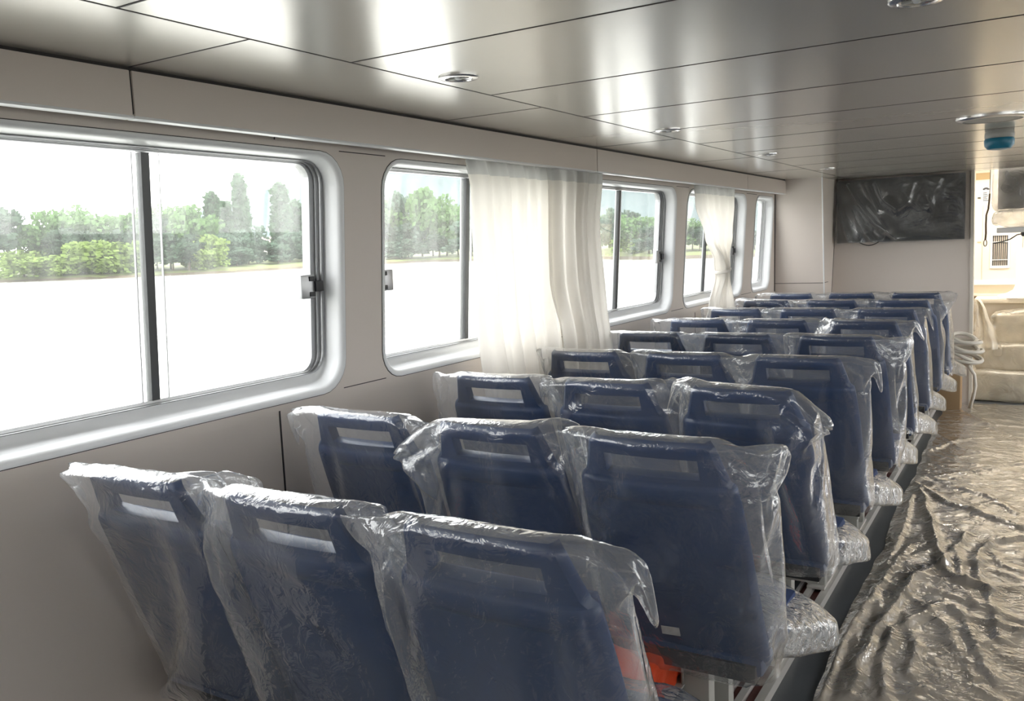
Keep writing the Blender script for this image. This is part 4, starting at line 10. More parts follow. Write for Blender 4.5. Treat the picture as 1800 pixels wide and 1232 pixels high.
[-284,8,334,-258,6,334,-241,12,343,-220,18,351,-198,17,356,-183,16,354,-160,15,346,-142,15,342,-118,12,342,-93,19,343,-66,23,342,-39,23,341,-12,21,340,9,24,341,36,18,341,60,17,341,84,20,342,109,19,343,129,15,342,152,21,342,171,19,348,191,22,347,214,28,345,235,27,340,255,29,339,279,29,329,308,31,329,-275,20,321,-280,11,315,-275,14,315,-264,14,312,-255,19,320,-244,16,319,-233,13,323,-217,9,329,-201,4,332,-182,0,336,-157,-4,333,-127,-9,335,-84,-8,337,10,-9,338,98,-12,335,135,-18,334,172,-8,334,194,0,329,212,6,323,230,11,320,245,16,315,262,18,312,273,22,308,285,26,306,289,34,307,299,26,306,297,38,308,297,39,310,290,42,312,282,39,310,276,45,311,261,45,319,248,48,322,232,50,331,211,49,337,194,55,341,170,55,344,136,58,342,95,50,341,7,50,342,-84,52,341,-123,49,343,-155,44,343,-184,43,344,-202,41,342,-219,41,338,-234,35,335,-247,36,328,-260,31,327,-268,29,324,-269,24,315,-275,27,319,-276,32,299,-270,25,295,-266,20,290,-258,22,295,-244,21,294,-236,20,295,-221,18,297,-208,11,298,-190,20,306,-173,13,307,-149,5,306,-123,-10,307,-86,-11,311,7,-11,312,96,-10,301,133,-1,300,166,8,303,189,15,303,204,1,300,222,13,296,237,19,292,247,25,287,260,31,285,269,32,290,274,38,292,282,44,291,296,47,286,289,49,292,281,57,290,274,59,290,261,58,296,249,56,296,237,60,300,219,54,304,203,59,311,191,71,324,162,64,324,133,61,323,91,63,323,3,61,329,-82,59,330,-125,58,331,-153,63,334,-172,58,323,-191,56,323,-207,49,313,-226,51,312,-239,49,310,-247,46,312,-259,47,308,-260,42,304,-269,42,307,-268,47,282,-258,34,272,-249,33,275,-240,28,269,-234,25,272,-219,27,270,-206,20,272,-192,23,275,-180,11,277,-162,14,277,-148,-5,276,-121,-9,278,-84,3,283,5,5,288,94,9,278,131,4,276,158,0,278,177,18,278,198,21,279,210,5,271,225,13,269,236,20,268,247,28,269,256,35,270,262,36,269,273,41,268,283,52,263,269,64,274,265,58,270,255,55,275,243,57,273,236,58,275,220,62,281,210,74,285,201,81,296,183,80,296,156,84,308,128,82,303,83,84,309,3,81,308,-81,77,306,-116,84,320,-148,81,314,-170,85,313,-183,75,299,-196,69,291,-209,63,290,-224,60,287,-236,56,289,-246,59,290,-253,64,290,-261,58,286,-260,59,256,-241,55,259,-229,50,257,-221,46,259,-213,43,252,-202,39,253,-193,32,248,-192,13,246,-176,19,248,-161,5,246,-141,-6,245,-117,6,250,-79,-2,256,7,0,264,88,14,256,122,-1,252,147,1,252,170,5,251,180,21,254,197,22,251,210,15,243,224,13,241,239,17,242,239,28,247,249,31,243,260,38,246,270,60,242,256,69,255,249,70,256,240,70,257,229,71,258,219,72,259,221,88,268,213,95,277,195,98,274,176,104,291,150,100,285,118,104,289,80,110,297,3,101,293,-75,98,292,-115,96,293,-141,105,298,-163,105,295,-182,101,287,-189,89,279,-203,90,277,-214,82,273,-220,77,270,-231,76,270,-243,75,275,-249,72,271,-243,67,240,-235,45,230,-223,40,230,-216,46,227,-205,37,227,-196,33,222,-195,16,218,-179,23,217,-168,10,221,-157,-1,216,-135,9,220,-108,12,224,-73,-4,228,10,-2,237,82,22,235,113,4,229,137,3,228,159,10,229,178,11,228,186,27,228,196,30,225,210,23,225,223,18,224,232,18,224,235,33,224,244,39,226,260,59,223,238,68,236,234,83,240,222,83,240,218,88,248,224,97,250,210,104,253,197,113,261,192,123,273,168,118,267,143,123,272,114,130,280,76,132,283,4,121,274,-71,120,276,-108,117,272,-136,120,273,-154,128,280,-176,124,273,-186,118,267,-196,110,263,-210,110,266,-215,97,258,-219,94,256,-228,94,256,-238,92,252,-218,76,222,-220,49,211,-221,42,206,-212,39,204,-202,34,199,-201,22,198,-188,29,197,-177,21,196,-168,8,193,-149,5,194,-129,17,200,-103,5,202,-68,-5,205,10,1,212,80,26,214,108,11,209,130,7,205,150,14,205,168,13,206,182,19,204,184,33,209,198,35,203,207,28,203,223,23,202,231,23,204,227,38,203,245,62,198,237,86,214,229,88,224,224,100,227,219,110,234,212,118,244,210,130,250,200,132,255,187,139,257,162,138,258,140,143,263,111,148,267,73,147,266,5,141,257,-67,141,261,-102,138,258,-129,140,260,-150,139,258,-166,146,259,-180,145,256,-196,135,253,-203,131,255,-219,122,253,-212,119,244,-224,115,237,-222,100,232,-217,82,200,-226,59,189,-226,48,184,-218,39,179,-206,37,176,-204,26,175,-192,32,177,-180,23,174,-168,11,173,-150,9,173,-130,21,179,-104,10,180,-66,-1,183,9,7,190,81,30,192,108,12,187,132,10,186,152,15,184,170,17,184,183,24,184,187,39,186,201,42,185,213,36,182,222,26,181,234,28,182,224,39,184,236,64,184,238,88,199,232,99,205,229,109,213,225,117,216,218,126,221,216,138,235,200,140,236,187,154,243,165,153,243,141,153,244,110,154,244,75,149,243,3,153,241,-67,153,243,-102,155,244,-130,154,244,-152,156,242,-169,155,241,-182,153,236,-200,148,234,-210,144,231,-216,138,227,-222,126,223,-219,117,217,-218,109,213,-222,91,178,-222,65,167,-225,53,161,-224,42,159,-213,39,155,-206,28,154,-194,35,155,-183,24,155,-170,13,155,-149,13,155,-127,23,159,-101,14,160,-65,4,161,8,13,166,81,31,169,110,14,166,135,13,164,154,20,163,171,21,163,185,30,164,189,44,165,203,44,162,216,43,162,222,32,159,236,33,161,226,45,164,221,69,174,230,94,181,230,106,188,224,115,194,216,124,203,226,133,207,214,142,212,206,149,220,187,158,219,166,156,221,140,157,222,112,159,224,74,156,222,3,157,219,-68,158,223,-105,159,223,-130,159,223,-150,159,221,-169,160,218,-184,159,216,-201,154,216,-211,152,212,-215,145,209,-220,130,203,-228,127,197,-229,115,192,-230,98,158,-226,73,147,-223,58,142,-226,47,137,-220,39,136,-209,32,135,-196,37,134,-184,25,135,-169,15,135,-146,16,138,-126,27,141,-101,15,140,-67,9,139,4,20,140,80,36,146,110,17,142,134,16,142,156,22,143,174,25,143,187,33,142,189,48,143,203,47,143,217,48,142,225,37,140,238,37,142,229,50,147,221,74,156,219,101,168,228,111,171,220,122,177,226,129,184,226,142,190,218,150,194,205,160,200,186,166,199,165,164,203,139,163,202,112,165,202,73,165,200,1,165,197,-70,165,202,-105,165,204,-130,166,203,-152,165,200,-170,167,200,-186,165,197,-200,164,195,-210,160,191,-218,150,188,-223,141,183,-221,130,176,-230,122,171,-231,104,139,-228,79,127,-229,64,122,-228,53,120,-221,43,117,-209,36,114,-194,39,115,-183,27,116,-165,19,117,-146,21,120,-124,29,122,-99,18,119,-66,13,117,3,29,117,80,38,122,111,20,122,136,20,120,157,26,121,175,29,122,189,38,122,192,50,122,205,50,123,219,53,122,226,42,122,238,44,124,231,58,127,224,81,139,227,106,151,223,119,153,228,128,162,232,137,168,228,149,174,216,157,176,204,169,181,186,173,182,163,173,183,139,171,182,111,171,180,73,173,178,1,174,176,-71,173,184,-106,172,184,-131,171,184,-152,173,184,-170,175,181,-187,172,180,-201,173,178,-210,166,173,-221,159,169,-227,150,164,-226,140,156,-223,129,149,-226,113,119,-233,86,109,-231,71,102,-229,58,101,-222,47,96,-209,38,96,-194,39,97,-181,28,96,-163,22,99,-143,28,101,-121,32,102,-98,22,99,-67,20,97,1,36,97,78,40,98,111,24,99,139,26,100,159,30,101,176,35,101,191,41,102,195,56,102,209,52,103,220,57,103,230,48,101,240,52,106,234,65,108,228,91,120,234,113,134,234,127,140,234,138,146,238,149,153,226,154,156,217,166,160,203,176,163,184,180,164,163,181,164,139,179,161,113,178,159,75,181,157,3,181,154,-71,181,164,-106,178,166,-132,178,166,-155,177,165,-172,180,166,-189,180,162,-202,181,158,-212,172,153,-222,169,150,-228,160,145,-225,150,140,-227,137,133,-230,121,101,-232,93,90,-228,78,87,-227,65,82,-221,52,79,-210,44,77,-195,40,77,-181,30,78,-160,27,79,-140,34,82,-119,34,82,-97,24,80,-64,25,75,0,43,75,79,42,78,113,27,78,139,30,80,161,33,80,179,41,81,193,46,82,199,60,83,212,56,83,223,63,85,233,54,83,243,60,88,237,74,90,234,97,103,241,120,116,244,135,123,245,145,131,237,154,136,225,162,139,217,175,144,204,184,147,185,185,146,163,188,147,142,184,142,112,187,139,77,188,135,5,189,134,-71,190,145,-108,183,146,-134,183,148,-155,183,148,-175,188,149,-190,184,142,-204,188,142,-215,183,136,-220,173,129,-232,168,126,-232,158,122,-225,147,115,-225,128,85,-226,99,73,-230,85,67,-224,72,65,-221,58,61,-211,47,57,-196,41,59,-179,35,58,-160,32,61,-140,40,61,-117,36,62,-95,29,58,-64,29,55,1,49,54,78,45,55,113,30,55,140,35,59,162,40,60,178,47,60,192,52,60,202,63,63,214,61,62,224,67,64,236,61,64,247,68,69,240,82,73,241,107,85,245,132,100,250,144,106,246,155,113,234,161,117,226,171,121,219,184,126,205,192,129,184,192,128,164,196,127,142,192,124,114,192,120,80,195,117,5,195,112,-72,200,124,-108,191,127,-135,189,130,-158,189,129,-176,197,129,-190,193,123,-206,197,123,-217,189,118,-222,180,112,-232,175,110,-235,165,104,-232,153,97,-229,135,69,-227,108,58,-226,92,52,-228,80,46,-224,66,41,-211,54,41,-196,46,39,-180,42,39,-160,36,41,-140,43,42,-118,39,41,-95,32,38,-64,35,35,2,54,34,79,45,33,115,34,34,140,39,37,161,44,38,177,53,39,192,57,41,203,66,43,215,63,43,226,72,44,238,66,44,248,74,49,247,88,55,249,114,69,252,140,82,249,152,89,244,165,94,235,170,96,229,181,103,220,192,107,204,198,109,185,198,110,163,201,110,142,198,107,115,201,102,80,201,96,7,203,93,-73,207,104,-108,197,107,-135,198,109,-157,197,108,-178,204,110,-192,199,106,-206,203,104,-217,197,98,-225,191,95,-229,179,90,-239,172,86,-238,159,81,-237,143,52,-231,114,39,-225,102,34,-226,88,30,-222,72,24,-213,61,21,-199,53,21,-180,47,20,-160,43,19,-139,47,20,-118,42,18,-97,37,15,-64,41,13,3,59,14,79,48,13,114,38,11,140,46,15,162,48,14,175,59,18,191,61,17,203,71,19,215,67,21,224,75,24,236,73,24,247,80,28,249,94,35,252,121,48,252,149,61,249,161,70,245,171,75,235,179,80,226,188,84,220,201,90,203,206,92,183,203,91,164,208,92,142,206,88,116,206,85,80,209,79,6,209,75,-72,215,84,-108,205,87,-135,205,88,-159,205,87,-177,213,88,-192,207,85,-205,212,85,-217,206,80,-225,197,77,-227,187,71,-236,179,69,-242,166,64,-235,150,33,-230,124,21,-225,109,15,-223,94,11,-223,80,4,-214,69,2,-200,59,0,-181,55,1,-163,47,-1,-141,52,0,-121,46,-3,-96,43,-7,-66,46,-8,3,62,-6,77,47,-9,114,44,-11,139,49,-7,160,54,-7,173,66,-6,190,65,-5,200,72,-4,214,71,-3,221,80,2,234,81,4,246,86,8,249,100,13,250,129,29,251,156,41,246,169,49,240,179,54,231,185,57,227,198,65,218,209,70,201,213,71,182,210,72,163,214,71,140,211,69,114,214,65,79,216,61,5,217,57,-73,222,66,-108,213,67,-135,212,68,-156,212,69,-176,221,69,-191,213,66,-203,220,66,-217,214,63,-222,203,58,-230,195,52,-233,183,49,-243,175,46,-241,156,15,-229,131,2,-227,116,-5,-226,101,-9,-224,88,-14,-214,75,-17,-200,68,-19,-183,62,-20,-166,53,-23,-144,54,-23,-123,50,-25,-100,49,-29,-68,53,-28,2,66,-26,75,50,-31,112,47,-31,137,56,-31,157,60,-32,171,71,-27,187,68,-28,200,76,-26,211,74,-24,221,82,-21,231,90,-17,244,92,-14,247,106,-5,249,134,7,249,163,21,244,176,27,237,186,32,229,194,38,228,205,43,219,215,48,200,221,51,182,218,52,163,223,53,139,219,48,112,220,46,77,221,43,4,224,39,-72,228,47,-107,221,46,-133,220,45,-156,221,45,-174,226,47,-190,220,44,-204,226,46,-214,218,43,-226,213,40,-228,202,35,-232,191,30,-243,183,25,-241,163,-6,-234,136,-19,-229,121,-24,-226,109,-31,-222,95,-35,-217,84,-39,-203,75,-41,-187,68,-42,-169,61,-43,-147,57,-45,-126,55,-48,-103,55,-49,-70,62,-50,0,72,-46,73,55,-51,110,54,-54,135,59,-54,157,64,-53,169,76,-49,185,76,-51,197,76,-49,210,80,-46,220,84,-42,230,94,-37,243,98,-35,246,112,-28,247,140,-14,247,169,-1,241,183,5,235,192,9,231,201,17,229,213,21,217,225,28,202,228,29,182,226,30,160,230,30,138,227,28,111,228,25,76,230,22,1,228,21,-70,234,27,-104,229,25,-133,228,24,-155,227,24,-174,234,26,-190,228,25,-205,235,26,-215,224,21,-225,219,19,-230,209,16,-230,198,9,-244,190,6,-242,168,-28,-236,142,-40,-231,127,-46,-228,115,-51,-223,103,-56,-215,91,-59,-205,82,-63,-189,75,-64,-172,68,-66,-151,63,-67,-128,62,-68,-105,62,-71,-72,69,-69,-1,74,-70,73,59,-73,107,58,-75,134,66,-75,154,68,-75,167,83,-72,182,85,-72,197,82,-71,208,84,-68,221,90,-63,229,98,-59,241,105,-55,244,118,-48,247,147,-34,245,175,-23,241,190,-16,234,199,-11,231,210,-7,228,223,0,217,232,5,200,234,8,182,234,7,160,237,9,136,236,5,109,235,4,74,237,2,1,235,4,-70,239,6,-103,236,4,-131,235,4,-154,235,3,-174,242,5,-190,236,5,-206,242,6,-215,232,3,-227,225,-1,-233,217,-4,-232,204,-10,-243,196,-16,-241,175,-49,-235,147,-62,-231,133,-67,-228,123,-73,-223,111,-77,-219,99,-80,-207,91,-82,-191,85,-84,-177,77,-86,-157,72,-88,-133,69,-89,-108,68,-91,-76,76,-90,-3,78,-91,71,62,-95,106,64,-97,133,72,-97,153,74,-98,164,86,-94,182,91,-92,195,90,-92,210,92,-90,221,98,-86,230,103,-80,241,112,-74,244,126,-68,246,154,-55,245,182,-43,238,196,-37,233,207,-33,231,219,-26,229,230,-22,217,239,-18,202,243,-15,182,241,-15,160,246,-15,135,244,-18,109,244,-17,73,244,-20,1,242,-16,-68,246,-14,-101,246,-15,-128,243,-16,-152,243,-15,-175,247,-14,-192,242,-17,-207,247,-15,-215,237,-17,-227,231,-21,-233,223,-25,-234,211,-31,-244,200,-38,-241,181,-71,-237,153,-82,-234,141,-88,-231,130,-93,-227,117,-96,-220,107,-100,-210,100,-102,-196,93,-103,-179,87,-107,-160,80,-108,-137,75,-107,-113,74,-110,-77,83,-109,-4,80,-114,72,68,-117,105,72,-119,130,78,-118,151,80,-119,165,91,-117,181,99,-114,197,97,-112,209,99,-108,222,105,-104,232,113,-101,240,122,-95,242,136,-87,244,161,-76,244,190,-65,238,204,-60,235,215,-53,234,228,-48,229,239,-44,218,246,-39,201,252,-38,182,252,-36,161,252,-38,138,251,-38,109,252,-40,74,253,-41,1,251,-38,-65,250,-33,-99,251,-33,-127,250,-36,-152,250,-35,-175,254,-34,-192,249,-34,-209,253,-34,-217,243,-38,-228,238,-40,-236,228,-44,-236,216,-50,-245,205,-58,-242,186,-92,-239,162,-104,-237,148,-108,-234,137,-113,-229,126,-117,-220,116,-120,-211,109,-121,-199,103,-123,-184,94,-124,-164,89,-125,-142,85,-128,-114,83,-129,-79,90,-129,-4,79,-135,71,74,-138,105,77,-138,130,85,-140,151,87,-140,168,98,-137,181,106,-133,198,103,-134,212,110,-129,223,115,-125,233,123,-120,239,133,-114,243,145,-107,244,171,-97,243,198,-86,236,213,-80,233,223,-75,234,234,-70,230,246,-67,218,254,-63,202,260,-60,182,259,-61,161,259,-61,136,259,-61,110,260,-64,76,260,-61,4,258,-56,-64,257,-52,-99,258,-54,-127,257,-55,-154,258,-55,-175,260,-52,-195,258,-53,-209,261,-53,-221,253,-56,-229,241,-60,-237,236,-66,-237,224,-71,-244,212,-77,-242,195,-112,-241,169,-124,-239,156,-129,-235,144,-131,-230,135,-136,-222,127,-137,-212,119,-140,-200,110,-140,-186,102,-142,-167,95,-145,-143,91,-147,-116,88,-149,-79,93,-150,-2,84,-157,71,79,-160,106,86,-160,131,91,-160,152,93,-157,170,103,-155,182,111,-153,199,111,-152,213,118,-146,224,126,-144,234,133,-139,239,143,-134,242,156,-126,244,182,-115,241,206,-106,238,221,-99,235,232,-96,235,243,-93,229,254,-88,219,263,-87,204,269,-84,183,267,-84,160,269,-86,136,267,-85,110,267,-85,74,269,-81,4,269,-76,-64,265,-72,-99,264,-71,-129,267,-72,-153,265,-72,-176,264,-72,-196,263,-72,-210,267,-70,-223,260,-74,-232,251,-80,-238,241,-84,-238,230,-91,-245,218,-99,-245,201,-131,-242,178,-143,-238,165,-149,-235,154,-151,-229,143,-154,-222,136,-157,-212,127,-160,-198,120,-160,-184,112,-162,-167,104,-163,-142,100,-166,-116,95,-168,-78,99,-169,-4,87,-177,73,88,-178,107,90,-179,131,95,-178,154,101,-176,169,107,-175,184,116,-172,201,120,-170,214,128,-166,226,135,-161,234,143,-156,239,155,-152,240,167,-145,241,191,-135,240,217,-124,237,229,-120,236,241,-117,235,253,-114,231,263,-112,219,271,-108,203,278,-107,184,277,-108,160,275,-108,136,277,-106,110,276,-105,74,279,-101,6,279,-95,-63,272,-93,-98,271,-91,-129,272,-90,-153,275,-89,-176,269,-89,-195,271,-91,-211,273,-90,-225,266,-93,-231,259,-99,-238,248,-103,-238,239,-111,-246,225,-119,-244,209,-152,-241,186,-163,-238,172,-168,-234,161,-172,-228,152,-174,-219,144,-176,-209,134,-177,-198,126,-181,-182,120,-181,-164,112,-184,-141,106,-185,-113,102,-186,-79,105,-188,-5,92,-194,72,93,-197,108,98,-197,134,104,-194,154,109,-193,172,115,-191,188,121,-190,203,127,-186,214,136,-182,227,145,-177,236,153,-173,236,164,-168,240,177,-164,241,199,-154,238,225,-145,236,239,-141,237,250,-138,235,263,-134,229,272,-130,218,278,-130,203,285,-128,182,283,-130,160,284,-129,135,284,-126,106,286,-125,74,282,-121,5,290,-115,-62,279,-115,-99,278,-113,-130,278,-110,-156,282,-107,-178,278,-110,-195,279,-109,-212,276,-110,-224,276,-111,-232,266,-118,-234,256,-125,-242,246,-132,-246,234,-139,-241,218,-171,-238,194,-183,-238,180,-187,-230,172,-188,-227,160,-194,-217,153,-196,-206,142,-197,-193,138,-199,-181,125,-201,-160,118,-203,-139,113,-206,-112,107,-208,-77,111,-208,-5,96,-213,71,100,-215,108,104,-213,132,108,-212,153,115,-210,170,121,-207,185,128,-206,202,135,-202,214,144,-199,227,152,-195,235,161,-190,238,172,-187,237,186,-181,240,208,-171,239,233,-164,237,247,-159,237,258,-156,234,270,-153,229,280,-151,216,286,-148,201,293,-148,181,291,-148,158,291,-148,133,290,-145,106,290,-143,72,292,-137,5,287,-137,-65,295,-133,-99,285,-134,-129,284,-132,-155,286,-129,-177,287,-127,-196,284,-129,-212,284,-129,-226,283,-133,-233,273,-137,-237,262,-144,-242,254,-149,-245,242,-159,-235,224,-191,-240,201,-200,-232,190,-206,-232,178,-210,-224,169,-213,-215,159,-216,-200,155,-216,-191,142,-221,-177,132,-223,-156,126,-224,-134,121,-226,-108,120,-226,-78,111,-230,-5,102,-233,72,105,-233,107,110,-232,133,115,-229,151,122,-228,170,127,-225,184,136,-223,200,143,-218,213,152,-217,225,158,-212,234,167,-210,238,179,-204,240,193,-199,237,218,-189,237,243,-181,238,256,-177,236,267,-172,234,280,-170,228,290,-168,213,295,-168,199,300,-165,179,302,-165,155,298,-166,130,296,-163,102,295,-159,70,298,-158,3,294,-157,-66,296,-155,-101,300,-151,-131,293,-153,-155,293,-149,-177,292,-148,-195,294,-148,-210,292,-149,-225,290,-151,-233,281,-157,-236,271,-164,-243,262,-169,-243,248,-178,-242,233,-209,-237,208,-221,-235,196,-225,-229,186,-230,-220,175,-233,-208,170,-233,-203,157,-238,-191,147,-241,-172,141,-243,-154,135,-246,-132,132,-248,-106,129,-247,-79,115,-250,-7,110,-249,73,111,-251,107,115,-251,133,121,-249,151,128,-246,167,136,-241,183,142,-241,197,151,-236,210,159,-234,222,168,-230,232,176,-226,234,187,-221,239,200,-217,239,225,-207,237,250,-201,237,264,-195,236,276,-192,235,287,-188,227,298,-183,211,300,-185,197,307,-182,175,307,-182,154,308,-179,130,303,-179,101,303,-178,70,302,-176,3,303,-178,-66,302,-180,-102,301,-175,-131,306,-170,-156,300,-171,-175,299,-170,-196,303,-169,-212,301,-170,-224,298,-172,-231,288,-178,-240,281,-182,-239,270,-189,-235,256,-197,-243,239,-229,-240,213,-242,-232,203,-246,-227,192,-249,-215,187,-251,-207,176,-255,-202,162,-259,-186,157,-260,-170,151,-263,-153,145,-266,-130,139,-267,-105,137,-266,-79,122,-268,-6,115,-267,72,118,-267,108,121,-270,132,130,-268,151,136,-265,166,145,-260,182,153,-256,195,161,-253,208,169,-251,218,177,-249,227,185,-245,235,194,-241,237,207,-236,240,233,-226,237,259,-219,239,273,-213,238,285,-208,233,298,-204,225,306,-202,210,309,-201,195,313,-200,174,313,-197,152,315,-196,128,317,-194,101,311,-196,68,309,-194,2,310,-199,-68,310,-203,-102,308,-199,-132,308,-195,-154,314,-191,-176,312,-190,-195,306,-190,-211,307,-191,-225,304,-191,-234,297,-197,-240,286,-200,-240,276,-207,-237,262,-215,-242,243,-247,-236,220,-261,-233,208,-265,-221,201,-267,-217,191,-271,-215,178,-274,-200,172,-276,-184,166,-279,-169,159,-281,-149,158,-279,-130,152,-283,-106,142,-286,-79,129,-288,-8,126,-286,71,125,-288,109,129,-288,131,141,-283,149,147,-282,165,156,-279,180,162,-276,191,171,-272,204,178,-269,214,186,-267,225,193,-264,232,204,-261,239,215,-257,237,242,-248,238,267,-238,238,283,-234,238,293,-229,232,305,-223,221,312,-220,212,321,-216,194,321,-218,173,323,-215,152,324,-215,128,325,-211,99,327,-207,69,319,-212,1,320,-219,-68,320,-223,-103,319,-221,-131,317,-217,-154,315,-215,-177,316,-212,-193,318,-210,-210,313,-210,-223,310,-212,-235,305,-214,-240,293,-221,-238,281,-226,-240,268,-234,-239,251,-266,-240,226,-279,-228,218,-283,-227,206,-285,-223,194,-288,-211,190,-290,-197,184,-291,-182,177,-293,-166,172,-295,-150,162,-299,-134,151,-302,-112,143,-306,-82,144,-304,-8,141,-298,70,137,-305,104,150,-295,129,150,-306,146,158,-302,162,166,-299,175,174,-295,189,181,-291,198,190,-287,210,198,-284,219,203,-283,231,211,-281,236,223,-278,239,249,-269,237,276,-260,239,291,-252,238,303,-247,233,313,-244,221,319,-240,208,325,-237,195,336,-231,175,337,-231,152,335,-229,130,340,-225,102,338,-227,67,335,-228,-1,336,-232,-69,336,-237,-102,332,-236,-130,326,-238,-154,324,-236,-175,322,-235,-193,322,-233,-210,323,-231,-222,316,-234,-235,311,-236,-238,299,-241,-240,289,-246,-243,275,-254,-244,258,-284,-239,233,-296,-239,219,-301,-234,208,-303,-225,201,-307,-214,192,-308,-202,186,-308,-189,178,-311,-172,169,-314,-156,162,-317,-135,159,-320,-113,162,-317,-83,163,-315,-9,159,-314,70,154,-320,102,169,-308,123,164,-320,138,176,-316,156,180,-316,169,188,-310,183,195,-309,192,202,-303,203,210,-301,212,219,-299,223,224,-297,236,231,-298,240,256,-290,237,286,-279,238,300,-274,239,312,-269,233,321,-265,222,329,-259,208,337,-255,194,342,-251,176,350,-246,156,352,-244,131,354,-243,101,354,-240,67,354,-241,-1,355,-242,-70,354,-244,-104,351,-245,-130,348,-247,-153,343,-249,-174,339,-249,-193,334,-250,-209,330,-253,-222,323,-255,-233,317,-257,-240,309,-262,-243,296,-267,-243,282,-274],
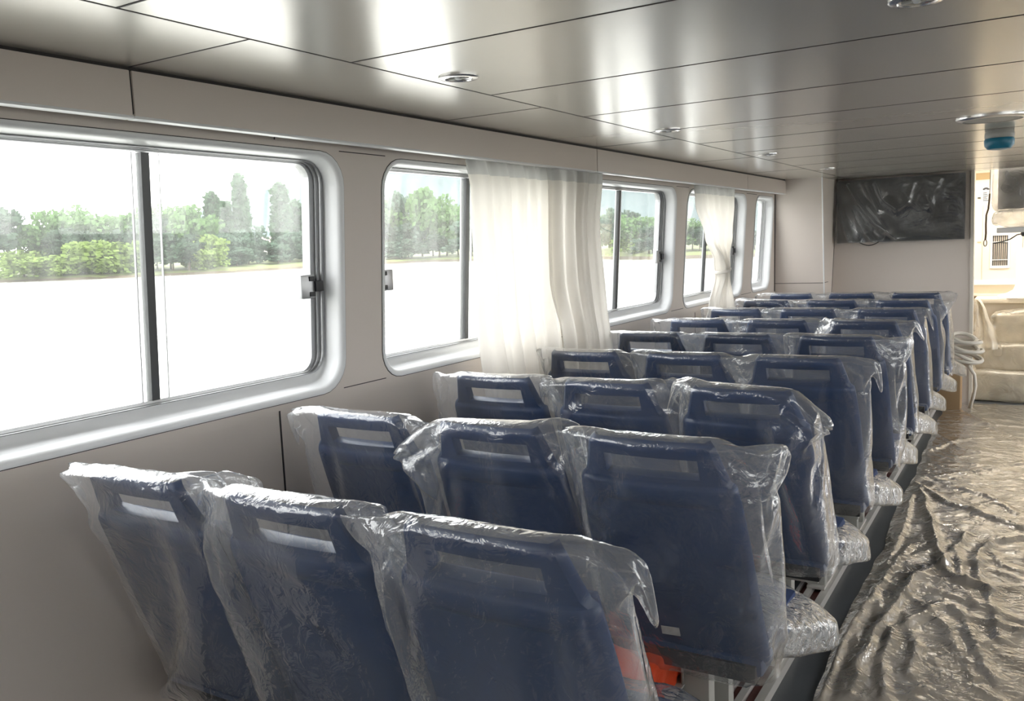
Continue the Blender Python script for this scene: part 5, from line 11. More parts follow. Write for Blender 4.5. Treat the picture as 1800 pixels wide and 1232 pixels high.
[-242,113,204,-249,124,201,-221,137,337,-220,111,327,-209,92,343,-196,79,361,-183,55,356,-162,48,350,-135,41,344,-113,37,344,-94,33,343,-71,32,340,-55,38,344,-34,38,343,-14,33,342,6,35,342,27,30,343,54,25,343,80,21,341,101,19,340,127,18,339,152,18,333,173,13,328,200,14,323,219,5,332,290,72,238,278,77,232,-238,113,191,-254,115,199,-235,171,319,-241,164,320,-242,158,319,-248,146,324,-245,132,322,-236,115,321,-231,93,324,-210,72,332,-189,54,348,-158,39,342,-114,24,339,-42,6,340,37,-1,341,84,-7,338,118,-15,332,148,-14,323,174,-15,320,201,-17,318,217,-14,316,230,-17,314,243,-10,320,248,-9,322,255,-7,325,284,76,221,280,88,225,261,27,347,250,20,341,252,24,343,240,28,345,236,34,334,218,36,329,207,34,336,187,41,341,162,40,342,129,47,341,92,50,341,42,52,340,-33,65,339,-113,61,337,-144,87,342,-178,93,348,-191,101,328,-214,106,313,-226,124,319,-219,140,317,-210,152,316,-218,163,316,-223,171,312,-229,169,315,-230,173,309,-244,121,177,-258,114,186,-247,168,301,-252,160,297,-245,154,298,-239,142,295,-232,128,301,-223,117,302,-209,96,303,-193,74,314,-179,47,319,-163,9,336,-124,-9,336,-46,-12,331,31,-15,330,71,-14,317,106,-7,312,141,-1,307,165,1,301,190,4,300,210,-1,298,223,2,297,236,-1,300,242,2,301,248,3,302,279,79,214,276,88,215,254,31,324,243,33,327,241,40,328,244,50,329,229,59,336,220,60,331,198,61,330,182,65,332,152,58,327,129,65,337,90,69,337,42,68,323,-36,82,330,-113,73,318,-141,106,332,-171,116,338,-171,99,313,-190,116,306,-205,127,301,-220,129,288,-218,144,289,-218,159,289,-215,165,289,-218,165,296,-229,165,292,-239,164,268,-256,168,274,-254,157,279,-250,148,274,-246,138,275,-245,126,276,-236,114,276,-224,95,277,-214,81,283,-198,60,288,-180,36,297,-160,5,305,-122,-16,308,-48,-14,300,23,-14,302,63,-3,294,98,5,289,129,6,283,156,8,276,179,16,278,192,19,275,210,16,278,225,20,282,231,18,282,239,18,286,246,27,286,244,40,297,246,46,305,240,55,309,241,60,314,233,65,314,221,75,313,208,72,312,190,77,305,174,75,304,148,87,316,122,88,315,84,82,311,43,94,318,-33,107,312,-107,93,296,-141,120,307,-166,130,318,-188,116,299,-187,101,287,-205,107,290,-202,120,282,-202,136,278,-211,148,274,-210,157,269,-217,159,271,-222,166,267,-252,145,247,-271,141,263,-271,133,267,-266,120,270,-260,114,268,-257,103,267,-251,84,271,-236,73,270,-227,51,272,-209,30,272,-187,12,273,-157,-4,276,-118,3,283,-52,6,284,13,-14,273,54,-11,268,88,-2,260,115,7,254,140,12,251,162,16,252,178,9,255,195,15,257,206,14,256,220,16,260,223,24,260,232,32,273,223,46,286,227,65,298,236,76,296,234,83,297,221,90,301,210,90,292,199,94,291,180,95,285,164,104,295,138,108,295,113,104,291,79,106,291,42,123,306,-26,119,292,-102,109,276,-131,134,293,-160,138,293,-185,138,294,-193,123,280,-195,109,264,-210,101,268,-220,117,271,-220,126,270,-219,132,265,-223,141,259,-235,145,252,-246,127,231,-267,118,254,-264,108,259,-274,96,253,-268,86,252,-260,75,250,-249,64,248,-232,52,246,-219,32,244,-200,15,243,-176,5,247,-149,15,255,-114,6,257,-54,16,259,9,8,251,42,-9,240,76,-11,233,106,-10,230,129,-8,230,143,10,229,160,17,233,173,20,235,185,23,238,196,20,241,203,29,249,215,37,249,217,54,269,226,85,278,233,95,279,225,106,282,213,105,275,195,111,273,185,113,270,170,125,276,152,127,278,129,128,274,104,124,269,80,135,284,42,142,285,-21,131,270,-94,128,261,-129,139,268,-150,157,282,-171,152,277,-197,151,274,-197,133,259,-198,124,250,-214,111,251,-223,107,258,-228,109,258,-238,119,257,-229,119,247,-258,111,219,-283,105,238,-268,98,233,-269,88,233,-257,80,230,-250,64,228,-243,56,227,-229,41,225,-217,25,224,-196,12,226,-171,27,232,-143,20,233,-112,11,236,-56,22,236,6,24,230,39,8,218,70,8,216,94,-1,208,119,-4,208,139,-5,208,152,9,210,164,16,213,179,15,221,185,26,219,195,26,224,200,40,234,215,66,247,230,93,258,217,109,260,213,123,265,201,127,257,193,136,259,179,137,258,161,143,261,144,143,258,123,139,253,103,148,265,76,142,261,44,155,262,-18,147,251,-88,150,253,-124,148,248,-141,168,263,-166,166,261,-187,161,259,-203,156,255,-212,143,250,-221,130,246,-216,120,236,-221,121,245,-224,111,238,-231,103,233,-262,95,211,-279,113,217,-274,99,213,-269,91,214,-256,85,212,-252,72,208,-240,55,209,-230,46,204,-212,36,203,-194,19,206,-168,26,209,-143,23,213,-112,12,212,-54,32,215,7,34,210,40,21,199,73,21,197,98,16,196,119,7,190,139,5,189,157,4,192,169,12,194,183,16,201,194,24,203,208,30,208,211,43,218,215,75,228,232,106,235,222,120,242,215,133,245,204,140,245,192,149,244,177,152,245,165,156,243,147,150,239,129,158,245,105,158,245,78,149,241,46,164,242,-17,154,228,-88,153,231,-118,168,241,-146,178,246,-167,165,241,-187,167,240,-203,157,234,-219,150,236,-216,139,224,-219,129,221,-231,128,221,-226,114,220,-235,98,213,-260,98,192,-281,119,201,-274,106,198,-267,92,194,-259,86,194,-250,75,191,-243,64,191,-232,50,188,-214,38,188,-195,26,186,-171,33,190,-143,26,190,-108,17,191,-53,38,191,8,38,187,45,37,184,74,25,178,101,30,182,122,24,179,140,17,174,157,18,178,173,16,178,186,22,184,192,33,189,205,38,194,218,48,198,225,81,207,228,115,218,223,125,220,214,142,222,204,150,222,195,153,223,182,159,224,166,165,225,148,162,220,129,169,225,107,161,224,79,157,220,51,173,222,-15,162,207,-87,162,212,-118,180,223,-145,185,226,-167,172,219,-190,171,219,-203,160,214,-219,161,215,-226,148,212,-230,140,202,-223,127,201,-225,119,196,-232,106,195,-258,103,172,-279,122,179,-276,109,178,-267,99,177,-259,90,176,-251,81,173,-242,69,172,-233,57,171,-217,45,170,-199,32,167,-172,37,169,-141,29,170,-107,20,167,-53,48,170,8,49,167,45,45,166,75,36,160,102,38,163,125,38,165,142,32,165,158,25,160,172,31,165,187,30,166,194,40,172,204,49,178,218,58,182,223,90,191,229,122,197,225,135,198,221,151,204,207,154,202,196,160,204,182,167,202,165,169,202,151,176,205,130,174,204,110,166,202,85,167,199,53,180,202,-13,171,190,-86,171,192,-115,192,203,-145,183,204,-168,183,202,-186,173,196,-205,176,198,-220,169,194,-232,159,190,-223,149,187,-224,137,182,-228,125,178,-232,114,173,-259,110,151,-279,127,158,-275,113,157,-265,104,156,-257,96,156,-248,89,155,-242,77,154,-231,64,151,-217,50,150,-199,39,148,-172,39,149,-141,32,149,-108,23,145,-53,55,147,8,57,147,45,53,146,76,46,144,103,47,148,125,45,150,145,47,151,159,38,147,173,42,151,186,41,150,194,50,156,208,56,161,222,64,164,220,97,171,229,128,176,220,144,179,221,157,182,209,163,182,198,171,183,184,176,184,170,176,181,152,184,184,134,177,182,113,171,180,88,174,178,58,187,182,-14,181,174,-83,179,173,-115,198,183,-142,186,180,-166,192,179,-186,183,174,-205,182,176,-216,168,171,-229,168,168,-225,156,165,-223,144,160,-228,133,156,-233,121,153,-258,116,131,-282,129,137,-276,117,138,-265,109,137,-256,102,137,-248,92,135,-241,82,134,-230,69,133,-218,58,130,-198,44,127,-172,41,128,-142,35,127,-107,28,124,-52,60,126,8,59,127,45,63,130,77,56,129,103,55,131,127,55,132,144,53,134,161,54,135,175,49,134,186,56,136,199,54,137,210,61,140,223,73,145,220,104,150,227,133,154,226,149,159,223,163,161,211,168,161,203,177,162,187,178,160,173,187,161,157,188,161,140,179,159,117,179,159,93,183,159,60,193,163,-12,190,159,-82,187,155,-114,203,163,-140,190,158,-165,191,157,-186,199,157,-202,188,151,-213,177,148,-229,178,149,-225,166,142,-224,154,139,-228,142,135,-233,129,131,-258,124,110,-283,133,116,-275,121,116,-265,113,116,-257,106,115,-248,97,114,-240,87,114,-230,75,113,-215,64,111,-197,51,109,-171,42,109,-141,38,106,-103,32,102,-51,66,106,11,69,110,47,64,111,79,66,114,104,65,116,125,61,117,145,62,116,161,60,117,175,62,117,189,61,116,198,69,120,212,67,119,223,78,123,224,109,129,222,139,133,225,154,135,226,167,138,217,176,139,206,183,140,192,187,141,178,193,141,160,189,139,143,186,138,122,186,138,99,195,143,62,199,144,-10,191,142,-81,198,140,-113,210,141,-135,195,135,-161,198,134,-183,208,135,-196,192,129,-210,185,126,-226,187,128,-227,173,124,-227,162,120,-227,150,117,-234,138,113,-258,131,90,-282,136,96,-274,124,96,-265,117,95,-257,108,94,-247,100,95,-238,93,94,-227,82,93,-212,67,92,-191,58,89,-167,45,88,-137,40,86,-102,36,84,-49,71,87,12,75,93,48,73,95,77,68,95,103,70,97,126,70,97,144,69,98,160,69,98,174,68,95,187,71,97,199,72,98,210,80,99,225,85,102,224,112,107,226,142,112,226,158,113,227,171,117,220,181,118,209,188,120,195,196,119,181,198,120,165,195,117,147,194,117,125,196,118,101,202,122,66,202,124,-8,195,124,-76,212,126,-110,212,121,-135,198,114,-158,204,112,-178,215,113,-191,199,108,-208,195,107,-224,197,108,-227,183,103,-228,172,98,-227,159,95,-234,146,93,-258,139,71,-286,140,75,-277,129,75,-267,121,75,-256,112,74,-246,105,73,-236,97,73,-224,87,71,-210,72,69,-191,61,68,-167,51,67,-137,43,65,-100,41,64,-47,75,68,11,81,76,46,79,77,77,79,78,103,74,78,124,75,79,143,76,79,159,77,78,173,77,77,188,76,76,199,78,76,211,83,77,224,90,77,227,118,84,228,146,89,226,162,92,227,175,95,223,188,98,211,193,99,198,202,99,185,203,98,167,201,97,148,203,98,129,209,100,102,208,102,66,204,104,-7,202,105,-74,220,108,-107,215,101,-134,204,92,-157,211,92,-177,222,92,-189,207,87,-207,204,84,-222,205,86,-228,194,83,-230,182,80,-229,170,77,-234,156,73,-258,150,53,-286,142,54,-278,130,55,-266,124,54,-257,115,54,-249,105,52,-237,98,52,-224,89,51,-208,78,48,-189,65,48,-163,54,47,-135,47,45,-100,44,44,-48,77,50,10,90,57,45,84,58,76,84,58,102,83,59,124,80,56,143,84,57,159,85,56,174,86,55,187,83,52,198,90,52,211,94,53,224,99,54,229,124,61,229,153,68,228,169,71,228,182,74,225,193,76,213,200,78,201,207,79,186,209,79,170,212,80,153,214,79,130,215,79,103,212,81,67,207,83,-8,215,87,-73,224,87,-105,212,79,-132,210,73,-156,217,69,-177,228,71,-188,216,65,-206,214,64,-222,212,65,-227,202,62,-231,190,60,-229,179,57,-233,165,54,-261,162,36,-288,146,35,-280,132,34,-267,128,32,-259,118,31,-249,108,32,-236,105,32,-222,93,31,-209,80,28,-188,70,27,-164,59,25,-134,52,26,-101,47,25,-49,80,31,10,95,38,44,91,38,74,94,39,100,92,39,121,91,36,140,90,34,157,91,33,173,93,33,186,95,31,199,95,29,210,98,31,223,106,32,231,131,39,230,160,45,228,175,50,228,189,55,226,200,57,216,208,57,203,213,59,189,220,60,173,220,61,154,221,60,133,219,61,105,215,59,67,216,60,-6,223,66,-73,229,64,-104,217,57,-134,219,51,-157,226,50,-176,236,49,-188,222,43,-207,220,42,-221,221,45,-226,208,41,-234,198,41,-229,187,37,-234,173,34,-264,172,18,-288,148,15,-279,134,12,-267,131,12,-260,120,11,-250,112,11,-237,105,13,-220,103,11,-205,91,11,-187,75,6,-163,64,6,-135,56,6,-102,49,5,-47,81,11,7,102,17,42,98,16,72,101,17,98,101,18,121,102,16,140,99,14,156,97,11,173,99,11,186,103,10,199,104,8,212,106,7,225,113,9,231,141,18,232,169,25,229,183,30,229,197,33,228,208,37,215,214,39,204,220,41,191,227,41,175,226,42,156,226,40,134,223,40,105,223,39,67,224,39,-6,227,41,-73,234,43,-105,223,36,-135,227,31,-158,232,29,-180,242,30,-191,229,24,-207,232,27,-217,223,24,-228,218,25,-233,207,21,-230,196,19,-235,183,16,-268,178,-2,-286,152,-5,-279,137,-8,-268,132,-6,-262,121,-8,-251,115,-8,-238,106,-9,-219,106,-9,-202,99,-9,-185,85,-11,-163,69,-14,-135,60,-15,-102,52,-17,-44,77,-10,8,108,-4,43,109,-4,71,105,-5,97,108,-5,118,110,-4,139,109,-7,155,108,-10,171,106,-12,185,110,-13,200,112,-15,211,115,-15,225,122,-13,233,148,-3,231,177,4,231,192,11,231,204,16,228,216,19,217,221,19,205,229,23,193,235,23,178,231,23,158,231,20,135,230,19,106,231,16,70,231,15,-7,235,18,-74,238,22,-108,231,17,-135,232,12,-159,242,13,-179,247,11,-194,236,6,-208,238,9,-219,229,5,-229,224,7,-234,213,4,-230,201,0,-238,189,-2,-271,184,-18,-284,156,-26,-279,139,-25,-267,137,-26,-261,125,-28,-250,119,-29,-236,109,-28,-221,108,-28,-202,106,-28,-181,94,-29,-162,77,-33,-137,66,-35,-103,58,-37,-43,73,-31,9,112,-27,45,117,-24,72,112,-27,98,114,-28,120,113,-27,138,120,-28,155,117,-31,172,116,-33,186,117,-36,199,119,-36,212,123,-36,227,130,-32,235,156,-25,232,185,-13,233,200,-8,233,213,-2,229,225,0,215,228,0,206,235,4,193,243,6,177,237,3,158,238,0,136,238,-1,106,238,-5,70,240,-8,-4,243,-4,-76,237,-2,-109,239,-3,-136,241,-6,-159,251,-7,-179,253,-8,-196,240,-11,-210,246,-9,-219,236,-11,-231,232,-12,-234,221,-16,-231,209,-17,-242,196,-21,-275,191,-37,-278,160,-43,-281,143,-45,-268,138,-45,-261,128,-46,-250,121,-47,-236,113,-48,-219,115,-48,-201,109,-49,-180,100,-49,-160,87,-54,-136,75,-56,-104,65,-60,-42,74,-56,12,113,-50,45,127,-49,75,122,-51,100,118,-52,118,119,-52,139,127,-51,156,127,-53,170,125,-55,185,125,-55,199,125,-54,211,132,-54,227,137,-53,236,163,-43,234,192,-32,238,208,-25,232,220,-21,229,232,-17,215,235,-16,206,242,-16,193,252,-11,178,243,-15,159,245,-18,136,246,-21,106,247,-26,69,249,-31,-2,248,-27,-75,246,-21,-109,244,-21,-137,248,-24,-159,257,-24,-180,256,-25,-197,248,-29,-212,251,-27,-219,243,-28,-231,239,-28,-230,227,-33,-232,214,-36,-247,207,-36,-276,194,-55,-279,164,-62,-279,149,-65,-269,141,-65,-261,132,-68,-249,125,-66,-235,117,-67,-219,117,-68,-200,115,-69,-181,105,-70,-158,94,-76,-134,82,-78,-104,71,-81,-40,73,-77,18,114,-75,48,132,-74,78,136,-72,100,126,-75,120,127,-75,138,129,-75,155,135,-73,169,131,-74,184,132,-75,198,134,-75,213,136,-74,226,143,-71,238,169,-63,235,199,-52,240,215,-45,234,229,-41,229,240,-34,218,246,-32,204,250,-33,193,258,-30,180,251,-35,158,252,-38,135,253,-41,106,255,-45,70,255,-51,0,254,-48,-73,252,-41,-109,252,-40,-136,255,-41,-157,261,-39,-178,261,-44,-194,252,-45,-211,260,-42,-220,250,-45,-232,244,-46,-231,232,-50,-238,220,-52,-251,215,-53,-275,198,-73,-278,170,-81,-277,153,-84,-269,145,-85,-262,134,-88,-249,129,-88,-234,123,-90,-218,119,-89,-200,120,-91,-179,111,-93,-155,104,-96,-131,90,-101,-102,80,-104,-38,77,-99,25,112,-97,53,136,-96,79,144,-94,102,137,-97,121,138,-95,140,137,-96,155,137,-94,168,143,-92,182,139,-94,197,140,-92,210,142,-93,226,150,-91,240,177,-80,236,207,-70,240,221,-64,237,235,-59,227,242,-55,220,254,-52,209,262,-49,194,265,-50,179,257,-54,158,258,-57,134,259,-62,105,261,-65,71,264,-72,1,260,-67,-74,258,-59,-107,262,-57,-134,261,-58,-156,267,-59,-177,265,-61,-195,259,-63,-210,264,-60,-220,255,-61,-232,250,-63,-231,237,-66,-242,231,-68,-256,222,-69,-274,203,-94,-277,174,-100,-276,158,-104,-267,148,-106,-258,139,-108,-249,133,-109,-232,128,-111,-216,124,-114,-197,123,-116,-175,120,-117,-153,109,-120,-130,100,-124,-99,88,-125,-33,81,-122,34,110,-118,58,136,-118,82,150,-119,105,152,-115,122,145,-117,138,147,-115,155,145,-114,168,145,-112,183,149,-111,195,145,-111,209,150,-109,225,155,-110,240,182,-101,239,213,-90,243,229,-85,239,242,-79,228,251,-76,220,259,-72,209,269,-69,194,272,-70,176,264,-75,156,266,-78,130,268,-79,102,267,-86,69,270,-91,0,267,-86,-71,268,-76,-106,267,-74,-132,272,-74,-155,269,-77,-175,267,-79,-192,273,-76,-209,270,-78,-223,264,-79,-232,255,-80,-235,244,-85,-247,241,-83,-259,230,-85,-273,210,-112,-275,180,-120,-274,164,-125,-266,154,-128,-257,144,-130,-246,138,-132,-232,132,-134,-215,127,-138,-197,125,-138,-175,125,-140,-153,115,-145,-128,106,-148,-97,94,-147,-32,84,-141,39,108,-138,64,135,-140,86,149,-140,105,156,-137,123,157,-134,139,151,-134,154,155,-132,168,151,-131,181,151,-130,193,156,-130,208,156,-129,223,160,-127,242,188,-121,241,217,-111,243,235,-105,240,249,-99,233,258,-96,222,267,-93,210,276,-90,194,271,-91,175,276,-92,154,274,-98,127,274,-100,102,275,-105,68,277,-109,2,276,-105,-71,273,-97,-106,276,-93,-134,274,-94,-155,273,-96,-174,280,-93,-191,275,-95,-207,272,-98,-221,271,-97,-227,260,-100,-240,257,-99,-248,246,-103,-258,233,-106,-271,214,-134,-272,186,-142,-271,170,-147,-263,160,-149,-255,149,-154,-245,141,-155,-230,137,-159,-216,131,-161,-197,128,-164,-173,131,-166,-151,122,-169,-124,112,-172,-95,102,-169,-30,91,-163,43,106,-156,69,131,-159,88,148,-158,106,157,-156,123,162,-153,139,162,-151,153,158,-150,168,160,-150,181,159,-150,195,159,-149,208,163,-149,222,167,-147,241,194,-141,241,223,-132,241,240,-128,242,255,-122,233,263,-119,224,276,-113,210,278,-114,194,283,-112,173,279,-115,151,284,-114,126,281,-119,98,283,-124,68,283,-129,3,282,-124,-71,282,-116,-107,279,-115,-133,278,-117,-153,287,-114,-174,283,-114,-191,280,-118,-208,284,-114,-219,272,-117,-232,271,-118,-240,263,-119,-248,253,-124,-257,242,-128,-269,221,-157,-268,191,-164,-267,174,-168,-261,163,-173,-254,154,-175,-242,147,-179,-229,142,-181,-214,136,-184,-196,129,-188,-173,129,-189,-148,131,-190,-123,121,-192,-92,109,-192,-27,96,-183,45,106,-175,72,128,-177,92,146,-176,108,157,-176,124,164,-173,139,169,-169,154,169,-167,167,165,-169,180,167,-167,192,168,-168,208,171,-169,224,175,-169,241,200,-164,238,229,-156,241,247,-148,237,260,-144,234,272,-140,222,279,-138,212,286,-133,195,289,-133,174,286,-135,149,287,-137,125,291,-136,99,288,-143,67,292,-147,3,290,-144,-72,287,-138,-106,288,-137,-133,295,-134,-153,289,-136,-173,287,-137,-192,293,-137,-207,287,-139,-221,281,-140,-232,280,-140,-242,272,-142,-249,259,-146,-257,250,-148,-265,228,-178,-266,198,-186,-264,181,-190,-260,167,-193,-249,160,-197,-242,151,-201,-227,145,-204,-210,142,-207,-193,134,-208,-171,130,-210,-147,131,-212,-119,131,-211,-90,115,-213,-27,104,-202,47,106,-195,79,123,-195,95,143,-194,111,156,-193,123,166,-192,140,170,-189,152,173,-187,167,176,-187,181,175,-187,193,176,-187,208,179,-190,223,183,-191,243,206,-186,239,238,-177,237,252,-170,239,265,-167,234,276,-161,228,288,-157,214,294,-155,195,296,-154,175,293,-155,153,295,-156,126,295,-157,98,299,-159,68,297,-166,3,297,-165,-71,294,-158,-107,302,-154,-131,295,-156,-154,294,-158,-173,301,-157,-190,296,-158,-206,294,-160,-220,289,-162,-233,289,-162,-242,280,-164,-247,268,-168,-257,258,-170,-261,235,-200,-261,202,-208,-262,185,-213,-257,173,-217,-246,166,-219,-239,157,-223,-224,157,-223,-209,146,-227,-192,142,-228,-171,135,-232,-146,140,-230,-119,133,-233,-89,122,-233,-25,112,-222,49,109,-217,84,118,-213,101,136,-212,115,151,-211,128,164,-211,141,173,-209,153,178,-208,166,181,-208,181,183,-207,193,183,-210,206,185,-209,221,190,-211,242,213,-209,237,243,-198,238,258,-194,237,271,-188,237,284,-182,229,293,-180,216,301,-175,197,301,-175,178,301,-176,154,301,-176,129,302,-176,102,303,-179,70,303,-185,4,305,-186,-71,311,-176,-105,303,-178,-132,304,-179,-153,308,-178,-173,304,-181,-189,303,-183,-205,303,-181,-222,303,-182,-234,298,-183,-240,287,-186,-249,277,-190,-258,266,-193,-258,241,-223,-253,208,-230,-259,192,-235,-256,179,-239,-244,173,-242,-235,163,-243,-220,165,-242,-206,158,-244,-189,146,-249,-167,141,-250,-142,140,-249,-116,146,-248,-87,132,-250,-25,121,-243,48,120,-234,86,119,-233,108,129,-232,124,145,-230,135,157,-230,146,172,-230,157,180,-229,170,187,-230,181,188,-229,194,191,-230,207,193,-233,222,199,-234,243,220,-228,238,250,-220,238,263,-213,238,277,-209,238,290,-203,228,300,-201,217,307,-196,200,309,-196,180,309,-196,159,308,-195,132,309,-195,104,309,-198,72,312,-204,6,323,-202,-70,312,-200,-105,311,-198,-130,317,-199,-152,315,-201,-171,313,-203,-189,312,-202,-206,310,-202,-220,312,-202,-231,307,-203,-239,298,-208,-248,286,-211,-254,273,-214,-250,247,-243,-247,213,-249,-255,198,-257,-253,186,-261,-242,179,-261,-234,170,-265,-218,170,-264,-201,170,-261,-185,156,-266,-164,149,-269,-141,142,-269,-116,152,-264,-84,142,-265,-22,131,-263,47,132,-252,85,132,-250,113,127,-252,131,138,-250,143,153,-250,156,165,-248,166,178,-250,174,188,-252,183,197,-252,198,197,-252,210,199,-254,223,206,-255,243,227,-250,239,254,-239,237,270,-233,239,283,-228,239,297,-222,230,306,-219,217,314,-215,203,319,-216,184,317,-216,163,317,-215,136,315,-215,108,317,-217,74,326,-218,7,325,-224,-69,328,-214,-103,323,-218,-129,324,-218,-153,324,-220,-171,324,-221,-187,324,-220,-204,326,-218,-219,322,-219,-227,311,-224,-235,303,-227,-248,295,-230,-253,278,-236,-245,252,-263,-247,218,-272,-238,203,-271,-248,195,-280,-240,187,-283,-229,175,-283,-217,182,-278,-200,176,-280,-182,168,-282,-161,163,-280,-138,151,-285,-112,149,-283,-81,158,-277,-23,142,-282,48,142,-271,86,142,-267,114,143,-266,135,138,-270,153,145,-269,168,158,-267,177,170,-269,187,181,-271,193,192,-272,198,202,-276,209,211,-274,224,213,-274,242,233,-270,243,260,-258,241,275,-253,238,289,-248,240,301,-242,232,313,-237,219,319,-236,205,323,-233,187,328,-233,165,325,-234,139,325,-232,110,329,-233,77,335,-237,10,343,-234,-65,339,-233,-101,337,-234,-128,338,-234,-152,338,-236,-170,338,-236,-187,338,-236,-203,336,-237,-213,324,-240,-226,317,-245,-238,311,-246,-245,301,-251,-244,284,-254,-240,254,-282,-238,222,-291,-228,207,-289,-239,205,-297,-228,199,-295,-221,187,-299,-207,181,-297,-194,191,-292,-179,180,-297,-157,174,-293,-132,165,-292,-110,152,-299,-82,166,-294,-19,154,-299,48,153,-291,86,155,-285,116,155,-285,140,156,-284,159,147,-290,175,155,-288,189,161,-286,200,173,-287,206,184,-290,214,195,-291,218,205,-294,224,219,-295,241,239,-288,247,266,-277,248,281,-270,246,292,-266,239,307,-261,232,317,-258,219,325,-254,206,332,-253,188,337,-249,168,340,-247,142,343,-244,115,346,-246,82,352,-246,12,358,-246,-63,355,-244,-99,355,-245,-127,353,-248,-152,353,-249,-171,352,-251,-187,348,-254,-201,340,-257,-214,333,-261,-228,326,-264,-238,319,-265,-237,305,-271,-238,289,-274]]

# ------------------------------------------------------------------ materials
def mat(name, color=(.5, .5, .5), rough=.5, metal=0.0, spec=.5, bump=None, var=None, coat=0.0):
    m = bpy.data.materials.new(name); m.use_nodes = True
    nt = m.node_tree; b = nt.nodes['Principled BSDF']
    b.inputs['Base Color'].default_value = (*color, 1)
    b.inputs['Roughness'].default_value = rough
    b.inputs['Metallic'].default_value = metal
    b.inputs['Specular IOR Level'].default_value = spec
    b.inputs['Coat Weight'].default_value = coat
    tc = nt.nodes.new('ShaderNodeTexCoord')
    if var:                                    # (scale, amount): slow mottling of the colour
        n = nt.nodes.new('ShaderNodeTexNoise'); n.inputs['Scale'].default_value = var[0]; n.inputs['Detail'].default_value = 4
        nt.links.new(tc.outputs['Object'], n.inputs['Vector'])
        mx = nt.nodes.new('ShaderNodeMix'); mx.data_type = 'RGBA'
        mx.inputs[6].default_value = (*[c * (1 - var[1]) for c in color], 1)
        mx.inputs[7].default_value = (*[min(1, c * (1 + var[1])) for c in color], 1)
        nt.links.new(n.outputs['Fac'], mx.inputs[0]); nt.links.new(mx.outputs[2], b.inputs['Base Color'])
    if bump:                                   # (scale, strength, distance)
        n = nt.nodes.new('ShaderNodeTexNoise'); n.inputs['Scale'].default_value = bump[0]; n.inputs['Detail'].default_value = 5
        nt.links.new(tc.outputs['Object'], n.inputs['Vector'])
        bp = nt.nodes.new('ShaderNodeBump'); bp.inputs['Strength'].default_value = bump[1]; bp.inputs['Distance'].default_value = bump[2]
        nt.links.new(n.outputs['Fac'], bp.inputs['Height']); nt.links.new(bp.outputs['Normal'], b.inputs['Normal'])
    return m

